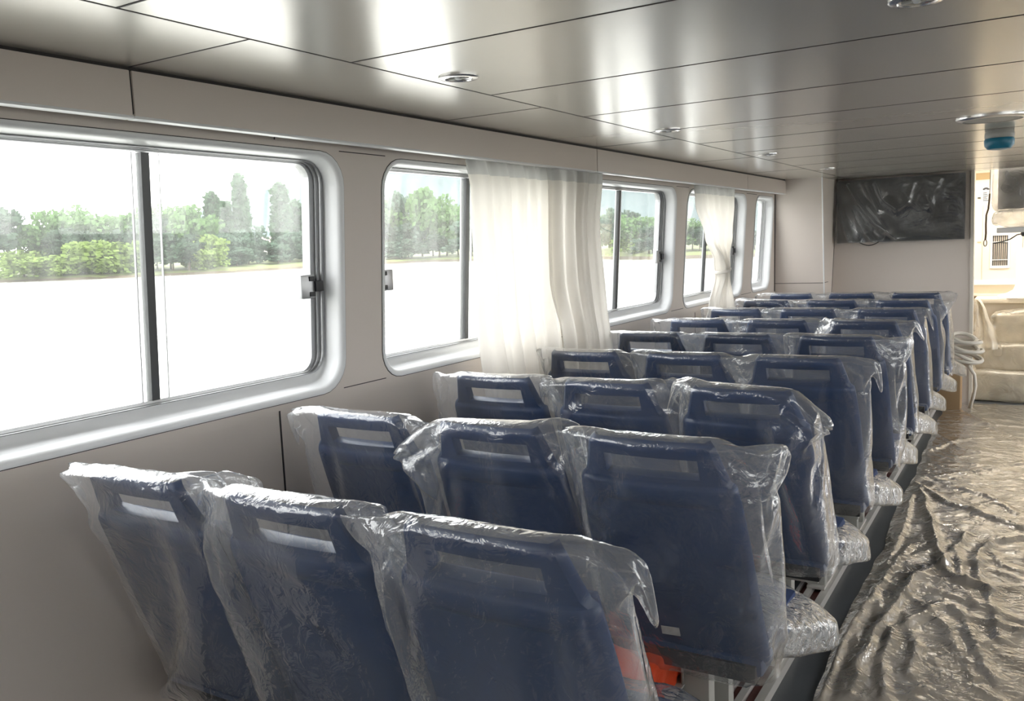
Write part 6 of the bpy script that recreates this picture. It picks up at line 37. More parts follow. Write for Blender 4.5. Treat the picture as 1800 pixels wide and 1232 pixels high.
def thin_fresnel(nt, ior):                       # same reflectance from either side of a thin sheet
    N = nt.nodes; L = nt.links
    g = N.new('ShaderNodeNewGeometry'); mr = N.new('ShaderNodeMapRange')
    mr.inputs['To Min'].default_value = ior; mr.inputs['To Max'].default_value = 1 / ior
    L.new(g.outputs['Backfacing'], mr.inputs['Value'])
    f = N.new('ShaderNodeFresnel'); L.new(mr.outputs[0], f.inputs['IOR'])
    return f
M = {}
def film(name, tint=(.86, .88, .9), body=.16, edge=.5, gloss=.10, bump=(22, .5, .01), trans=.55, milk=.25, tc_name='Object', facet=.6, shine=1.5):
    """thin polythene: mostly clear, milky where folded or seen edge-on, glossy"""
    m = bpy.data.materials.new(name); m.use_nodes = True
    nt = m.node_tree; N = nt.nodes; L = nt.links
    N.clear()
    out = N.new('ShaderNodeOutputMaterial')
    tc = N.new('ShaderNodeTexCoord')
    nz = N.new('ShaderNodeTexNoise'); nz.inputs['Scale'].default_value = bump[0]; nz.inputs['Detail'].default_value = 3; nz.inputs['Distortion'].default_value = 1.2
    L.new(tc.outputs[tc_name], nz.inputs['Vector'])
    vo = N.new('ShaderNodeTexVoronoi'); vo.inputs['Scale'].default_value = bump[0] * .7; vo.inputs['Randomness'].default_value = 1
    va = N.new('ShaderNodeVectorMath'); va.operation = 'SCALE'; va.inputs['Scale'].default_value = .10
    L.new(nz.outputs['Color'], va.inputs[0]); vb = N.new('ShaderNodeVectorMath'); L.new(tc.outputs[tc_name], vb.inputs[0]); L.new(va.outputs[0], vb.inputs[1]); L.new(vb.outputs[0], vo.inputs['Vector'])
    hs = N.new('ShaderNodeMath'); hs.operation = 'MULTIPLY_ADD'; hs.inputs[1].default_value = facet; L.new(vo.outputs['Distance'], hs.inputs[0]); L.new(nz.outputs['Fac'], hs.inputs[2])
    bp = N.new('ShaderNodeBump'); bp.inputs['Strength'].default_value = bump[1]; bp.inputs['Distance'].default_value = bump[2]
    L.new(hs.outputs[0], bp.inputs['Height'])
    dif = N.new('ShaderNodeBsdfDiffuse'); dif.inputs['Color'].default_value = (*tint, 1); L.new(bp.outputs['Normal'], dif.inputs['Normal'])
    trl = N.new('ShaderNodeBsdfTranslucent'); trl.inputs['Color'].default_value = (*tint, 1); L.new(bp.outputs['Normal'], trl.inputs['Normal'])
    mb = N.new('ShaderNodeMixShader'); mb.inputs[0].default_value = trans; L.new(dif.outputs[0], mb.inputs[1]); L.new(trl.outputs[0], mb.inputs[2])
    tr = N.new('ShaderNodeBsdfTransparent'); tr.inputs['Color'].default_value = (.97, .975, .98, 1)
    lw = N.new('ShaderNodeLayerWeight'); lw.inputs['Blend'].default_value = .35
    n2 = N.new('ShaderNodeTexNoise'); n2.inputs['Scale'].default_value = 5; n2.inputs['Detail'].default_value = 1
    L.new(tc.outputs[tc_name], n2.inputs['Vector'])
    pw = N.new('ShaderNodeMath'); pw.operation = 'POWER'; pw.inputs[1].default_value = 2.0; L.new(lw.outputs['Facing'], pw.inputs[0])
    ma = N.new('ShaderNodeMath'); ma.operation = 'MULTIPLY_ADD'; ma.inputs[1].default_value = edge; ma.inputs[2].default_value = body
    L.new(pw.outputs[0], ma.inputs[0])
    mm = N.new('ShaderNodeMapRange'); mm.inputs['From Min'].default_value = .3; mm.inputs['From Max'].default_value = .7
    mm.inputs['To Min'].default_value = 1 - milk * 2; mm.inputs['To Max'].default_value = 1 + milk * 2
    L.new(n2.outputs['Fac'], mm.inputs['Value'])
    mu = N.new('ShaderNodeMath'); mu.operation = 'MULTIPLY'; mu.use_clamp = True
    L.new(ma.outputs[0], mu.inputs[0]); L.new(mm.outputs[0], mu.inputs[1])
    m1 = N.new('ShaderNodeMixShader'); L.new(mu.outputs[0], m1.inputs[0]); L.new(tr.outputs[0], m1.inputs[1]); L.new(mb.outputs[0], m1.inputs[2])
    gl = N.new('ShaderNodeBsdfGlossy'); gl.inputs['Roughness'].default_value = gloss; gl.inputs['Color'].default_value = (1, 1, 1, 1)
    L.new(bp.outputs['Normal'], gl.inputs['Normal'])
    fr = thin_fresnel(nt, 1.5); L.new(bp.outputs['Normal'], fr.inputs['Normal'])
    fm = N.new('ShaderNodeMath'); fm.operation = 'MULTIPLY'; fm.inputs[1].default_value = shine; fm.use_clamp = True; L.new(fr.outputs[0], fm.inputs[0])
    m2 = N.new('ShaderNodeMixShader'); L.new(fm.outputs[0], m2.inputs[0]); L.new(m1.outputs[0], m2.inputs[1]); L.new(gl.outputs[0], m2.inputs[2])
    L.new(m2.outputs[0], out.inputs['Surface'])
    return m

def fabric_sheer(name, color, clear):
    m = bpy.data.materials.new(name); m.use_nodes = True
    nt = m.node_tree; N = nt.nodes; L = nt.links; N.clear()
    out = N.new('ShaderNodeOutputMaterial')
    d = N.new('ShaderNodeBsdfDiffuse'); d.inputs['Color'].default_value = (*color, 1)
    t = N.new('ShaderNodeBsdfTranslucent'); t.inputs['Color'].default_value = (*color, 1)
    a = N.new('ShaderNodeMixShader'); a.inputs[0].default_value = .56; L.new(d.outputs[0], a.inputs[1]); L.new(t.outputs[0], a.inputs[2])
    tr = N.new('ShaderNodeBsdfTransparent')
    lw = N.new('ShaderNodeLayerWeight'); lw.inputs['Blend'].default_value = .4
    ma = N.new('ShaderNodeMath'); ma.operation = 'MULTIPLY_ADD'; ma.inputs[1].default_value = .5; ma.inputs[2].default_value = 1 - clear; ma.use_clamp = True
    L.new(lw.outputs['Facing'], ma.inputs[0])
    b = N.new('ShaderNodeMixShader'); L.new(ma.outputs[0], b.inputs[0]); L.new(tr.outputs[0], b.inputs[1]); L.new(a.outputs[0], b.inputs[2])
    L.new(b.outputs[0], out.inputs['Surface'])
    return m

def glass_mat(name, dust, tint):  # dust: whitish streaky film, added to imitate haze outdoors
    m = bpy.data.materials.new(name); m.use_nodes = True
    nt = m.node_tree; N = nt.nodes; L = nt.links; N.clear()
    out = N.new('ShaderNodeOutputMaterial')
    tr = N.new('ShaderNodeBsdfTransparent'); tr.inputs['Color'].default_value = (*tint, 1)
    tl = N.new('ShaderNodeBsdfTranslucent'); tl.inputs['Color'].default_value = (.9, .93, .9, 1)
    tc = N.new('ShaderNodeTexCoord'); mp = N.new('ShaderNodeMapping'); mp.inputs['Scale'].default_value = (1, 6, .8)
    L.new(tc.outputs['Object'], mp.inputs['Vector'])
    n = N.new('ShaderNodeTexNoise'); n.inputs['Scale'].default_value = 3; n.inputs['Detail'].default_value = 5; L.new(mp.outputs[0], n.inputs['Vector'])
    mr = N.new('ShaderNodeMapRange'); mr.inputs['From Min'].default_value = .3; mr.inputs['From Max'].default_value = .75
    mr.inputs['To Min'].default_value = dust * .5; mr.inputs['To Max'].default_value = dust * 1.6; L.new(n.outputs['Fac'], mr.inputs['Value'])
    a = N.new('ShaderNodeMixShader'); L.new(mr.outputs[0], a.inputs[0]); L.new(tr.outputs[0], a.inputs[1]); L.new(tl.outputs[0], a.inputs[2])
    gl = N.new('ShaderNodeBsdfGlossy'); gl.inputs['Roughness'].default_value = .02
    fr = thin_fresnel(nt, 1.45)
    b = N.new('ShaderNodeMixShader'); L.new(fr.outputs[0], b.inputs[0]); L.new(a.outputs[0], b.inputs[1]); L.new(gl.outputs[0], b.inputs[2])
    L.new(b.outputs[0], out.inputs['Surface'])
    return m

def emit(name, color, s):
    m = bpy.data.materials.new(name); m.use_nodes = True
    b = m.node_tree.nodes['Principled BSDF']; b.inputs['Emission Color'].default_value = (*color, 1); b.inputs['Emission Strength'].default_value = s
    b.inputs['Base Color'].default_value = (*color, 1)
    return m

M['panel'] = mat('wall_laminate', (.70, .63, .575), .45, bump=(3, .05, .02))
M['pelmet'] = mat('pelmet_laminate', (.72, .645, .59), .4)
M['white'] = mat('white_gelcoat', (.82, .83, .84), .32)
M['alu'] = mat('aluminium_frame', (.33, .335, .34), .35, metal=.75)
M['mull'] = mat('dark_mullion', (.07, .072, .075), .4, metal=.2)
M['dark'] = mat('dark_seal', (.018, .018, .02), .5)
M['joint'] = mat('panel_joint', (.035, .03, .03), .7)
M['ceil'] = mat('ceiling_metal', (.62, .595, .545), .25, metal=.5, bump=(1.2, .04, .05))
M['blue'] = mat('blue_seat_plastic', (.012, .042, .128), .33, var=(3, .15), bump=(220, .05, .001))
M['cushion'] = mat('dark_blue_fabric', (.018, .04, .12), .85, bump=(300, .3, .001))
M['under'] = mat('black_seat_base', (.02, .02, .022), .6)
M['film'] = film('clear_plastic_cover', body=.10, edge=.54, gloss=.09, bump=(22, .42, .008), milk=.14, facet=.8, shine=1.8)
M['filmseat'] = film('clear_seat_wrap', body=.26, edge=.4, bump=(26, .8, .012), shine=2.2)
M['filmtv'] = film('screen_wrap', tint=(.66, .68, .66), body=.10, edge=1.1, gloss=.2, bump=(7, .5, .02), milk=.40, shine=2)
M['filmgrey'] = film('grey_monitor_wrap', tint=(.6, .58, .55), body=.45, edge=.4, gloss=.14, bump=(10, .6, .03))
M['filmcream'] = film('dust_sheet', tint=(.78, .72, .6), body=.62, edge=.3, gloss=.25, bump=(8, .5, .03), trans=.3)
M['filmfloor'] = film('floor_sheet', tint=(.52, .46, .395), body=.84, edge=.1, gloss=.12, bump=(20, .40, .012), trans=.15, milk=.2, facet=.8, shine=2.2)
M['vinyl'] = mat('grey_vinyl_floor', (.068, .076, .086), .42, bump=(60, .1, .002), var=(2, .15))
M['rail'] = mat('anodised_rail', (.62, .6, .57), .38, metal=.35)
M['redstrip'] = mat('dull_red_strip', (.17, .05, .045), .55)
M['steel'] = mat('painted_steel_leg', (.40, .395, .365), .4)
M['orange'] = mat('orange_nylon', (.85, .09, .025), .55, bump=(25, .4, .01))
M['sticker'] = mat('white_sticker', (.6, .6, .58), .6, var=(60, .3))
M['curtain'] = fabric_sheer('sheer_curtain', (.91, .89, .855), .08)
M['header_shade'] = fabric_sheer('shaded_header', (.74, .74, .73), .22)  # grey tone paints the pelmet's shadow onto the header band
M['glass'] = glass_mat('window_glass', .035, (.955, .96, .955))
M['screen'] = mat('dark_screen', (.03, .033, .036), .25)
M['bezel'] = mat('screen_bezel', (.05, .052, .055), .4)
M['chrome'] = mat('polished_bezel', (.92, .92, .92), .22, metal=.9)
M['lamp'] = mat('lamp_reflector', (.8, .8, .8), .15, metal=.9)
M['cream'] = mat('cream_panel', (.84, .76, .62), .5)
M['cardboard'] = mat('cardboard', (.36, .24, .13), .8, var=(4, .1))
M['teal'] = mat('blue_dust_cap', (.02, .22, .36), .35)
M['grey'] = mat('grey_plastic', (.5, .5, .48), .5)
M['hose'] = mat('white_hose', (.66, .62, .55), .45)
M['cable'] = mat('black_cable', (.02, .02, .02), .5)
M['strap'] = mat('brown_strap', (.09, .065, .045), .7)
M['ink'] = mat('dark_ink', (.05, .05, .055), .6)
M['kraft'] = mat('kraft_paper', (.52, .38, .2), .8)
M['led'] = emit('led_diffuser', (1, .92, .80), 26)
M['bark'] = mat('bark', (.09, .07, .05), .9)
M['grass'] = mat('bank_grass', (.13, .15, .055), .9, var=(.08, .35))
M['hill'] = mat('wooded_hill', (.036, .058, .058), .95, var=(.03, .35))  # blue-green tint stands in for haze over distance
M['mud'] = mat('mud_edge', (.085, .065, .04), .9, var=(.3, .3))
M['hull'] = mat('hull_white', (.7, .7, .7), .5)

def leafmat(name, c):
    m = bpy.data.materials.new(name); m.use_nodes = True
    nt = m.node_tree; N = nt.nodes; L = nt.links; N.clear()
    out = N.new('ShaderNodeOutputMaterial'); d = N.new('ShaderNodeBsdfDiffuse'); t = N.new('ShaderNodeBsdfTranslucent')
    tc = N.new('ShaderNodeTexCoord'); n = N.new('ShaderNodeTexNoise'); n.inputs['Scale'].default_value = .35; L.new(tc.outputs['Object'], n.inputs['Vector'])
    mx = N.new('ShaderNodeMix'); mx.data_type = 'RGBA'; mx.inputs[6].default_value = (*[x * .6 for x in c], 1); mx.inputs[7].default_value = (*[x * 1.4 for x in c], 1)
    L.new(n.outputs['Fac'], mx.inputs[0])
    for s in (d, t): L.new(mx.outputs[2], s.inputs['Color'])
    a = N.new('ShaderNodeMixShader'); a.inputs[0].default_value = .4; L.new(d.outputs[0], a.inputs[1]); L.new(t.outputs[0], a.inputs[2])
    L.new(a.outputs[0], out.inputs['Surface'])
    return m
LEAF = [leafmat('leaf_mid', (.10, .17, .065)), leafmat('leaf_dark', (.055, .085, .055)), leafmat('leaf_yellow', (.17, .235, .07)),
        leafmat('leaf_poplar', (.075, .125, .07)), leafmat('leaf_grey', (.095, .14, .10))]

def watermat():
    m = bpy.data.materials.new('river_water'); m.use_nodes = True
    nt = m.node_tree; b = nt.nodes['Principled BSDF']
    b.inputs['Base Color'].default_value = (.36, .36, .33, 1); b.inputs['Roughness'].default_value = .18
    tc = nt.nodes.new('ShaderNodeTexCoord'); n = nt.nodes.new('ShaderNodeTexNoise'); n.inputs['Scale'].default_value = .8; n.inputs['Detail'].default_value = 4
    nt.links.new(tc.outputs['Object'], n.inputs['Vector'])
    bp = nt.nodes.new('ShaderNodeBump'); bp.inputs['Strength'].default_value = .25; bp.inputs['Distance'].default_value = .1
    nt.links.new(n.outputs['Fac'], bp.inputs['Height']); nt.links.new(bp.outputs['Normal'], b.inputs['Normal'])
    return m
M['water'] = watermat()

# ------------------------------------------------------------------ helpers
def link(o, parent=None):
    COL.objects.link(o)
    if parent: o.parent = parent
    return o
def obj(name, bm, m, parent=None, smooth=False, sharp=None):
    me = bpy.data.meshes.new(name)
    bmesh.ops.recalc_face_normals(bm, faces=bm.faces)
    bm.to_mesh(me); bm.free()
    for x in (m if isinstance(m, (list, tuple)) else [m]): me.materials.append(x)
    o = bpy.data.objects.new(name, me); link(o, parent)
    if smooth:
        for p in me.polygons: p.use_smooth = True
        if sharp: me.set_sharp_from_angle(angle=R(sharp))
    return o
def raw(name, vs, fs, m, parent=None, smooth=True):
    me = bpy.data.meshes.new(name); me.from_pydata(vs, [], fs); me.update()
    me.materials.append(m)
    o = bpy.data.objects.new(name, me); link(o, parent)
    if smooth:
        for p in me.polygons: p.use_smooth = True
    return o
def thing(name, label, cat, loc=(0, 0, 0), group=None, rz=0):
    o = bpy.data.objects.new(name, None); link(o); o.location = loc; o.rotation_euler.z = rz
    o.empty_display_size = .1
    return tag(o, label, cat, group)
def tag(o, label, cat, group=None):
    o['label'] = label; o['category'] = cat
    if group: o['group'] = group
    return o
def struct(o): o['kind'] = 'structure'; return o
def box(bm, x0, x1, y0, y1, z0, z1, mi=0, bev=0.0):
    vs = [bm.verts.new((x, y, z)) for x in (x0, x1) for y in (y0, y1) for z in (z0, z1)]
    fs = [bm.faces.new([vs[i] for i in q]) for q in ((0, 1, 3, 2), (4, 6, 7, 5), (0, 4, 5, 1), (2, 3, 7, 6), (0, 2, 6, 4), (1, 5, 7, 3))]
    for f in fs: f.material_index = mi
    if bev > 0:
        es = list({e for f in fs for e in f.edges})
        bmesh.ops.bevel(bm, geom=es, offset=bev, segments=2, affect='EDGES', profile=.6)
    return vs
def B(name, x0, x1, y0, y1, z0, z1, m, parent=None, bev=0.0):
    bm = bmesh.new(); box(bm, x0, x1, y0, y1, z0, z1, 0, bev)
    return obj(name, bm, m, parent, smooth=bev > 0, sharp=40)
def hexa(bm, pts, mi=0):                         # 8 points: bottom 4 then top 4
    vs = [bm.verts.new(p) for p in pts]
    for q in ((3, 2, 1, 0), (4, 5, 6, 7), (0, 1, 5, 4), (1, 2, 6, 5), (2, 3, 7, 6), (3, 0, 4, 7)):
        bm.faces.new([vs[i] for i in q]).material_index = mi
def lathe(bm, prof, c=(0, 0, 0), n=24, mi=0, axis='Z', cap=True):
    rings = []
    for r, h in prof:
        ring = []
        for i in range(n):
            a = 2 * math.pi * i / n
            p = Vector((r * math.cos(a), r * math.sin(a), h))
            if axis == 'X': p = Vector((h, p.x, p.y))
            if axis == 'Y': p = Vector((p.x, h, p.y))
            ring.append(bm.verts.new(p + Vector(c)))
        rings.append(ring)
    for a, b in zip(rings, rings[1:]):
        for i in range(n): bm.faces.new((a[i], a[(i + 1) % n], b[(i + 1) % n], b[i])).material_index = mi
    for ring in (rings[0], rings[-1]) if cap else (): bm.faces.new(ring).material_index = mi
def tube(bm, pts, r, n=8, mi=0, flat=None):
    pts = [Vector(p) for p in pts]; rings = []
    for i, p in enumerate(pts):
        d = (pts[min(i + 1, len(pts) - 1)] - pts[max(i - 1, 0)]).normalized()
        a = d.orthogonal().normalized() if i == 0 else (pa - d * pa.dot(d)).normalized()
        pa = a; b = d.cross(a)
        rr = r[i] if isinstance(r, (list, tuple)) else r
        rings.append([bm.verts.new(p + (a * math.cos(2 * math.pi * k / n) + b * math.sin(2 * math.pi * k / n)) * rr) for k in range(n)])
    for a, b in zip(rings, rings[1:]):
        for i in range(n): bm.faces.new((a[i], a[(i + 1) % n], b[(i + 1) % n], b[i])).material_index = mi
    bm.faces.new(rings[0]); bm.faces.new(rings[-1])
def rrect(y0, y1, z0, z1, r, n=6):               # rounded rectangle, list of (y,z)
    P = []
    for cy, cz, a0 in ((y1 - r, z1 - r, 0), (y0 + r, z1 - r, 90), (y0 + r, z0 + r, 180), (y1 - r, z0 + r, 270)):
        for i in range(n + 1):
            a = R(a0 + 90 * i / n); P.append((cy + r * math.cos(a), cz + r * math.sin(a)))
    return P
def fbm(p, o=3): 
    return sum(noise.noise(p * (2 ** i)) / (2 ** i) for i in range(o))
def copy_tree(o, parent=None):
    c = o.copy(); COL.objects.link(c)
    if parent: c.parent = parent
    for ch in list(o.children): copy_tree(ch, c)
    return c

# ------------------------------------------------------------------ camera, measured from the photograph
F_PX = 1522.0
yaw, pitch, roll = R(31.545), R(6.836), R(-2.425)
Fv = Vector((-math.sin(yaw) * math.cos(pitch), math.cos(yaw) * math.cos(pitch), -math.sin(pitch)))
Rv = Vector((math.cos(yaw), math.sin(yaw), 0)); Uv = Rv.cross(Fv)
Rc = Rv * math.cos(roll) + Uv * math.sin(roll); Uc = -Rv * math.sin(roll) + Uv * math.cos(roll)
cd = bpy.data.cameras.new('camera'); cam = bpy.data.objects.new('camera', cd); COL.objects.link(cam)
cd.sensor_width = 36; cd.sensor_fit = 'HORIZONTAL'; cd.lens = F_PX / 1800 * 36; cd.clip_end = 4000; cd.clip_start = .02
cam.matrix_world = Matrix(((Rc.x, Uc.x, -Fv.x, 0), (Rc.y, Uc.y, -Fv.y, 0), (Rc.z, Uc.z, -Fv.z, 1.5), (0, 0, 0, 1)))
SC.camera = cam
def ray(px, py): return Fv + Rc * ((px - 900) / F_PX) - Uc * ((py - 616) / F_PX)
def azel(px, py):
    d = ray(px, py); return math.atan2(-d.x, d.y), math.atan2(d.z, math.hypot(d.x, d.y))

# ------------------------------------------------------------------ room shell
ZC = 1.97                                       # ceiling
T4 = math.tan(R(4)); WX = -2.06; ZS = 1.0       # window wall leans in above the sill
XR = 2.35; YB = -2.6; YF = 8.3
def wx(z): return WX + max(0, z - ZS) * T4
def wall_mesh(name, holes, side, ya=None, yb=9.6):               # side -1 left, +1 right; bays: (y0,y1,z0,z1,r)
    ya = YB if ya is None else ya
    bm = bmesh.new()
    def loop(P):
        vs = [bm.verts.new((0, y, z)) for y, z in P]
        for a, b in zip(vs, vs[1:] + vs[:1]): bm.edges.new((a, b))
    loop([(ya, ZS), (yb, ZS), (yb, 2.2), (ya, 2.2)])
    for h in holes: loop(rrect(*h))
    bmesh.ops.triangle_fill(bm, edges=bm.edges[:], use_beauty=True)
    lo = [bm.verts.new((0, y, z)) for y, z in ((ya, 0), (yb, 0), (yb, ZS), (ya, ZS))]
    bm.faces.new(lo)
    bmesh.ops.remove_doubles(bm, verts=bm.verts[:], dist=1e-5)
    bmesh.ops.recalc_face_normals(bm, faces=bm.faces)
    for v in bm.verts:
        v.co.x = wx(v.co.z) if side < 0 else (XR - max(0, v.co.z - ZS) * T4)
    # thickness outward
    g = bmesh.ops.extrude_face_region(bm, geom=bm.faces[:])
    for v in [e for e in g['geom'] if isinstance(e, bmesh.types.BMVert)]: v.co.x += side * .12
    return bm
ZW0, ZW1 = 1.033, 1.832
BAYS = [(-2.27, -.90, ZW0, ZW1, .11), (-.70, .67, ZW0, ZW1, .11), (.866, 2.236, ZW0, ZW1, .11), (2.434, 3.80, ZW0, ZW1, .11), (4.0, 5.37, ZW0, ZW1, .11),
        (5.56, 6.92, ZW0, ZW1, .11), (7.17, 7.74, ZW0, ZW1, .10), (8.45, 9.35, ZW0, ZW1, .11)]
wl = struct(obj('wall_left', wall_mesh('wall_left', BAYS, -1), M['panel']))
BAYSR = [(a, b, ZW0, 1.90, .09) for a, b, *_ in BAYS[:6]] + BAYS[7:]  # unseen windows, made taller than the left ones for more fill light
wr = struct(obj('wall_right', wall_mesh('wall_right', BAYSR[:6], 1, YB, 7.0), M['panel']))
struct(obj('wall_right_fore', wall_mesh('wall_right_fore', BAYSR[6:], 1, 8.24, 9.6), M['panel']))  # unseen gap aft of this piece, left open to add side light
def joint(y0, y1, z0, z1):                      # dark gap between wall panels
    bm = bmesh.new(); e = .0012
    hexa(bm, [(wx(z0) - .01, y0, z0), (wx(z0) - .01, y1, z0), (wx(z0) + e, y1, z0), (wx(z0) + e, y0, z0),
              (wx(z1) - .01, y0, z1), (wx(z1) - .01, y1, z1), (wx(z1) + e, y1, z1), (wx(z1) + e, y0, z1)])
    obj('panel_joint', bm, M['joint'], wl)
for y in (.62, 1.925, 3.22, 4.52, 5.82, 7.12): joint(y - .003, y + .003, .03, 1.012 if abs(y - 1.925) < .01 else .99)
for a, b in zip(BAYS[1:6], BAYS[2:7]):
    joint(a[1] - .02, b[0] + .02, 1.8365, 1.8395); joint(a[1] - .01, b[0] + .02, 1.0365, 1.0395)
joint(1.929, 1.933, 1.853, 1.87)

# floor, ceiling
bm = bmesh.new(); box(bm, -2.18, XR + .12, YB, 9.6, -.06, 0)
struct(obj('floor', bm, M['vinyl']))
bm = bmesh.new(); box(bm, -2.12, XR, YB, YF + .06, ZC, ZC + .05)
XS = -1.478
def strip(x0, x1, y0, y1): box(bm, x0, x1, y0, y1, ZC - .0008, ZC + .01, 1)
strip(XS - .0025, XS + .0025, YB, YF)
CY = [1.057 + .643 * k for k in range(-5, 12)]
for y in CY: strip(XS, XR, y - .0028, y + .0028)
for k in range(-2, 6): y = 1.377 + 1.297 * k; strip(-1.9, XS, y - .0022, y + .0022)
ceil = struct(obj('ceiling', bm, [M['ceil'], M['joint']]))

# rear wall and front wall
bm = bmesh.new(); box(bm, -2.12, XR + .06, YB - .08, YB, 0, 2.2); struct(obj('wall_back', bm, M['panel']))
wf = bmesh.new(); 
hexa(wf, [(-2.12, 8.27, 0), (-.503, 8.27, 0), (-.503, 8.36, 0), (-2.12, 8.36, 0), (-2.12, 8.3, ZC), (-.518, 8.3, ZC), (-.518, 8.38, ZC), (-2.12, 8.38, ZC)])
struct(obj('wall_front', wf, M['panel']))
bm = bmesh.new(); hexa(bm, [(-.503, 8.262, 0), (-.478, 8.262, 0), (-.478, 8.37, 0), (-.503, 8.37, 0), (-.52, 8.29, ZC), (-.495, 8.29, ZC), (-.495, 8.39, ZC), (-.52, 8.39, ZC)])
struct(obj('trim_1', bm, mat('cream_door_trim', (.72, .68, .6), .4)))
bm = bmesh.new(); box(bm, 1.1, XR, 8.3, 8.38, 0, ZC); struct(obj('wall_front_right', bm, M['panel']))

# column box in the forward left corner
bm = bmesh.new()
def colpt(z):                                   # front edge runs forward a little towards the floor
    k = (ZC - z) / (ZC - 1.0)
    return (-2.0 - .03 * k, 7.72 + .22 * k), (-1.602 - .028 * k, 7.72 + .22 * k), (-1.59 - .05 * k, 8.32)
c0, c1 = colpt(0), colpt(ZC)
hexa(bm, [(-2.11, c0[0][1], 0), (*c0[1], 0), (*c0[2], 0), (-2.11, 8.32, 0), (-2.11, c1[0][1], ZC), (*c1[1], ZC), (*c1[2], ZC), (-2.11, 8.32, ZC)])
cb = struct(obj('wall_column', bm, M['panel']))
a = colpt(1.07)
bm = bmesh.new(); box(bm, -2.05, a[1][0] + .001, a[0][1] - .0015, a[0][1] + .01, 1.0675, 1.0715); obj('panel_joint', bm, M['joint'], cb)
bm = bmesh.new(); box(bm, a[1][0] - .01, a[1][0] + .0035, a[0][1], 8.3, 1.0675, 1.0715); obj('panel_joint', bm, M['joint'], cb)
bm = bmesh.new(); e0, e1 = colpt(.3), colpt(ZC)
tube(bm, [(e1[1][0] + .003, e1[1][1], ZC - .001), (e0[1][0] + .003, e0[1][1], .3)], .006, 6)
obj('edge_trim', bm, M['white'], cb)
bm = bmesh.new(); tube(bm, [(e1[2][0] + .006, 8.298, ZC - .002), (e0[2][0] + .006, 8.275, .3)], .006, 6); obj('corner_joint', bm, M['joint'], cb)
bm = bmesh.new(); k0, k1 = colpt(1.0), colpt(1.86)
tube(bm, [(wx(1.86) + .002, k1[0][1] - .003, 1.86), (wx(1.0) + .002, k0[0][1] - .003, 1.0)], .005, 6); obj('corner_joint', bm, M['joint'], cb)

# pelmet along the window wall
PZ = 1.853
pel = bpy.data.objects.new('trim_2', None); link(pel); struct(pel)
ys = [YB + .01, 1.377 - 1.297 * 2 + 0, 1.377, 3.97, 6.567, 7.70]
ys = [YB + .01, -1.217, 1.377, 3.97, 6.567, 7.70]
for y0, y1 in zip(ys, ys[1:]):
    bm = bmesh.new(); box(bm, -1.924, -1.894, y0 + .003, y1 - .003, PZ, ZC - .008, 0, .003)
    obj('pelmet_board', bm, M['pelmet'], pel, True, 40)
    bm = bmesh.new(); box(bm, -1.926, -1.892, y0 + .002, y1 - .002, PZ - .006, PZ + .0015, 0, .002); obj('lip_highlight', bm, M['white'], pel, True, 40)  # white lip paints in the window light along the lower edge
bm = bmesh.new(); box(bm, -1.93, -1.899, ys[0], 7.695, PZ + .006, ZC); obj('backing', bm, M['joint'], pel)
bm = bmesh.new(); box(bm, -2.0, -1.894, 7.70, 7.706, PZ, ZC); obj('end_cap', bm, M['pelmet'], pel)
bm = bmesh.new(); box(bm, -1.965, -1.945, ys[0], 7.69, 1.905, 1.925); obj('curtain_rail', bm, M['white'], pel)

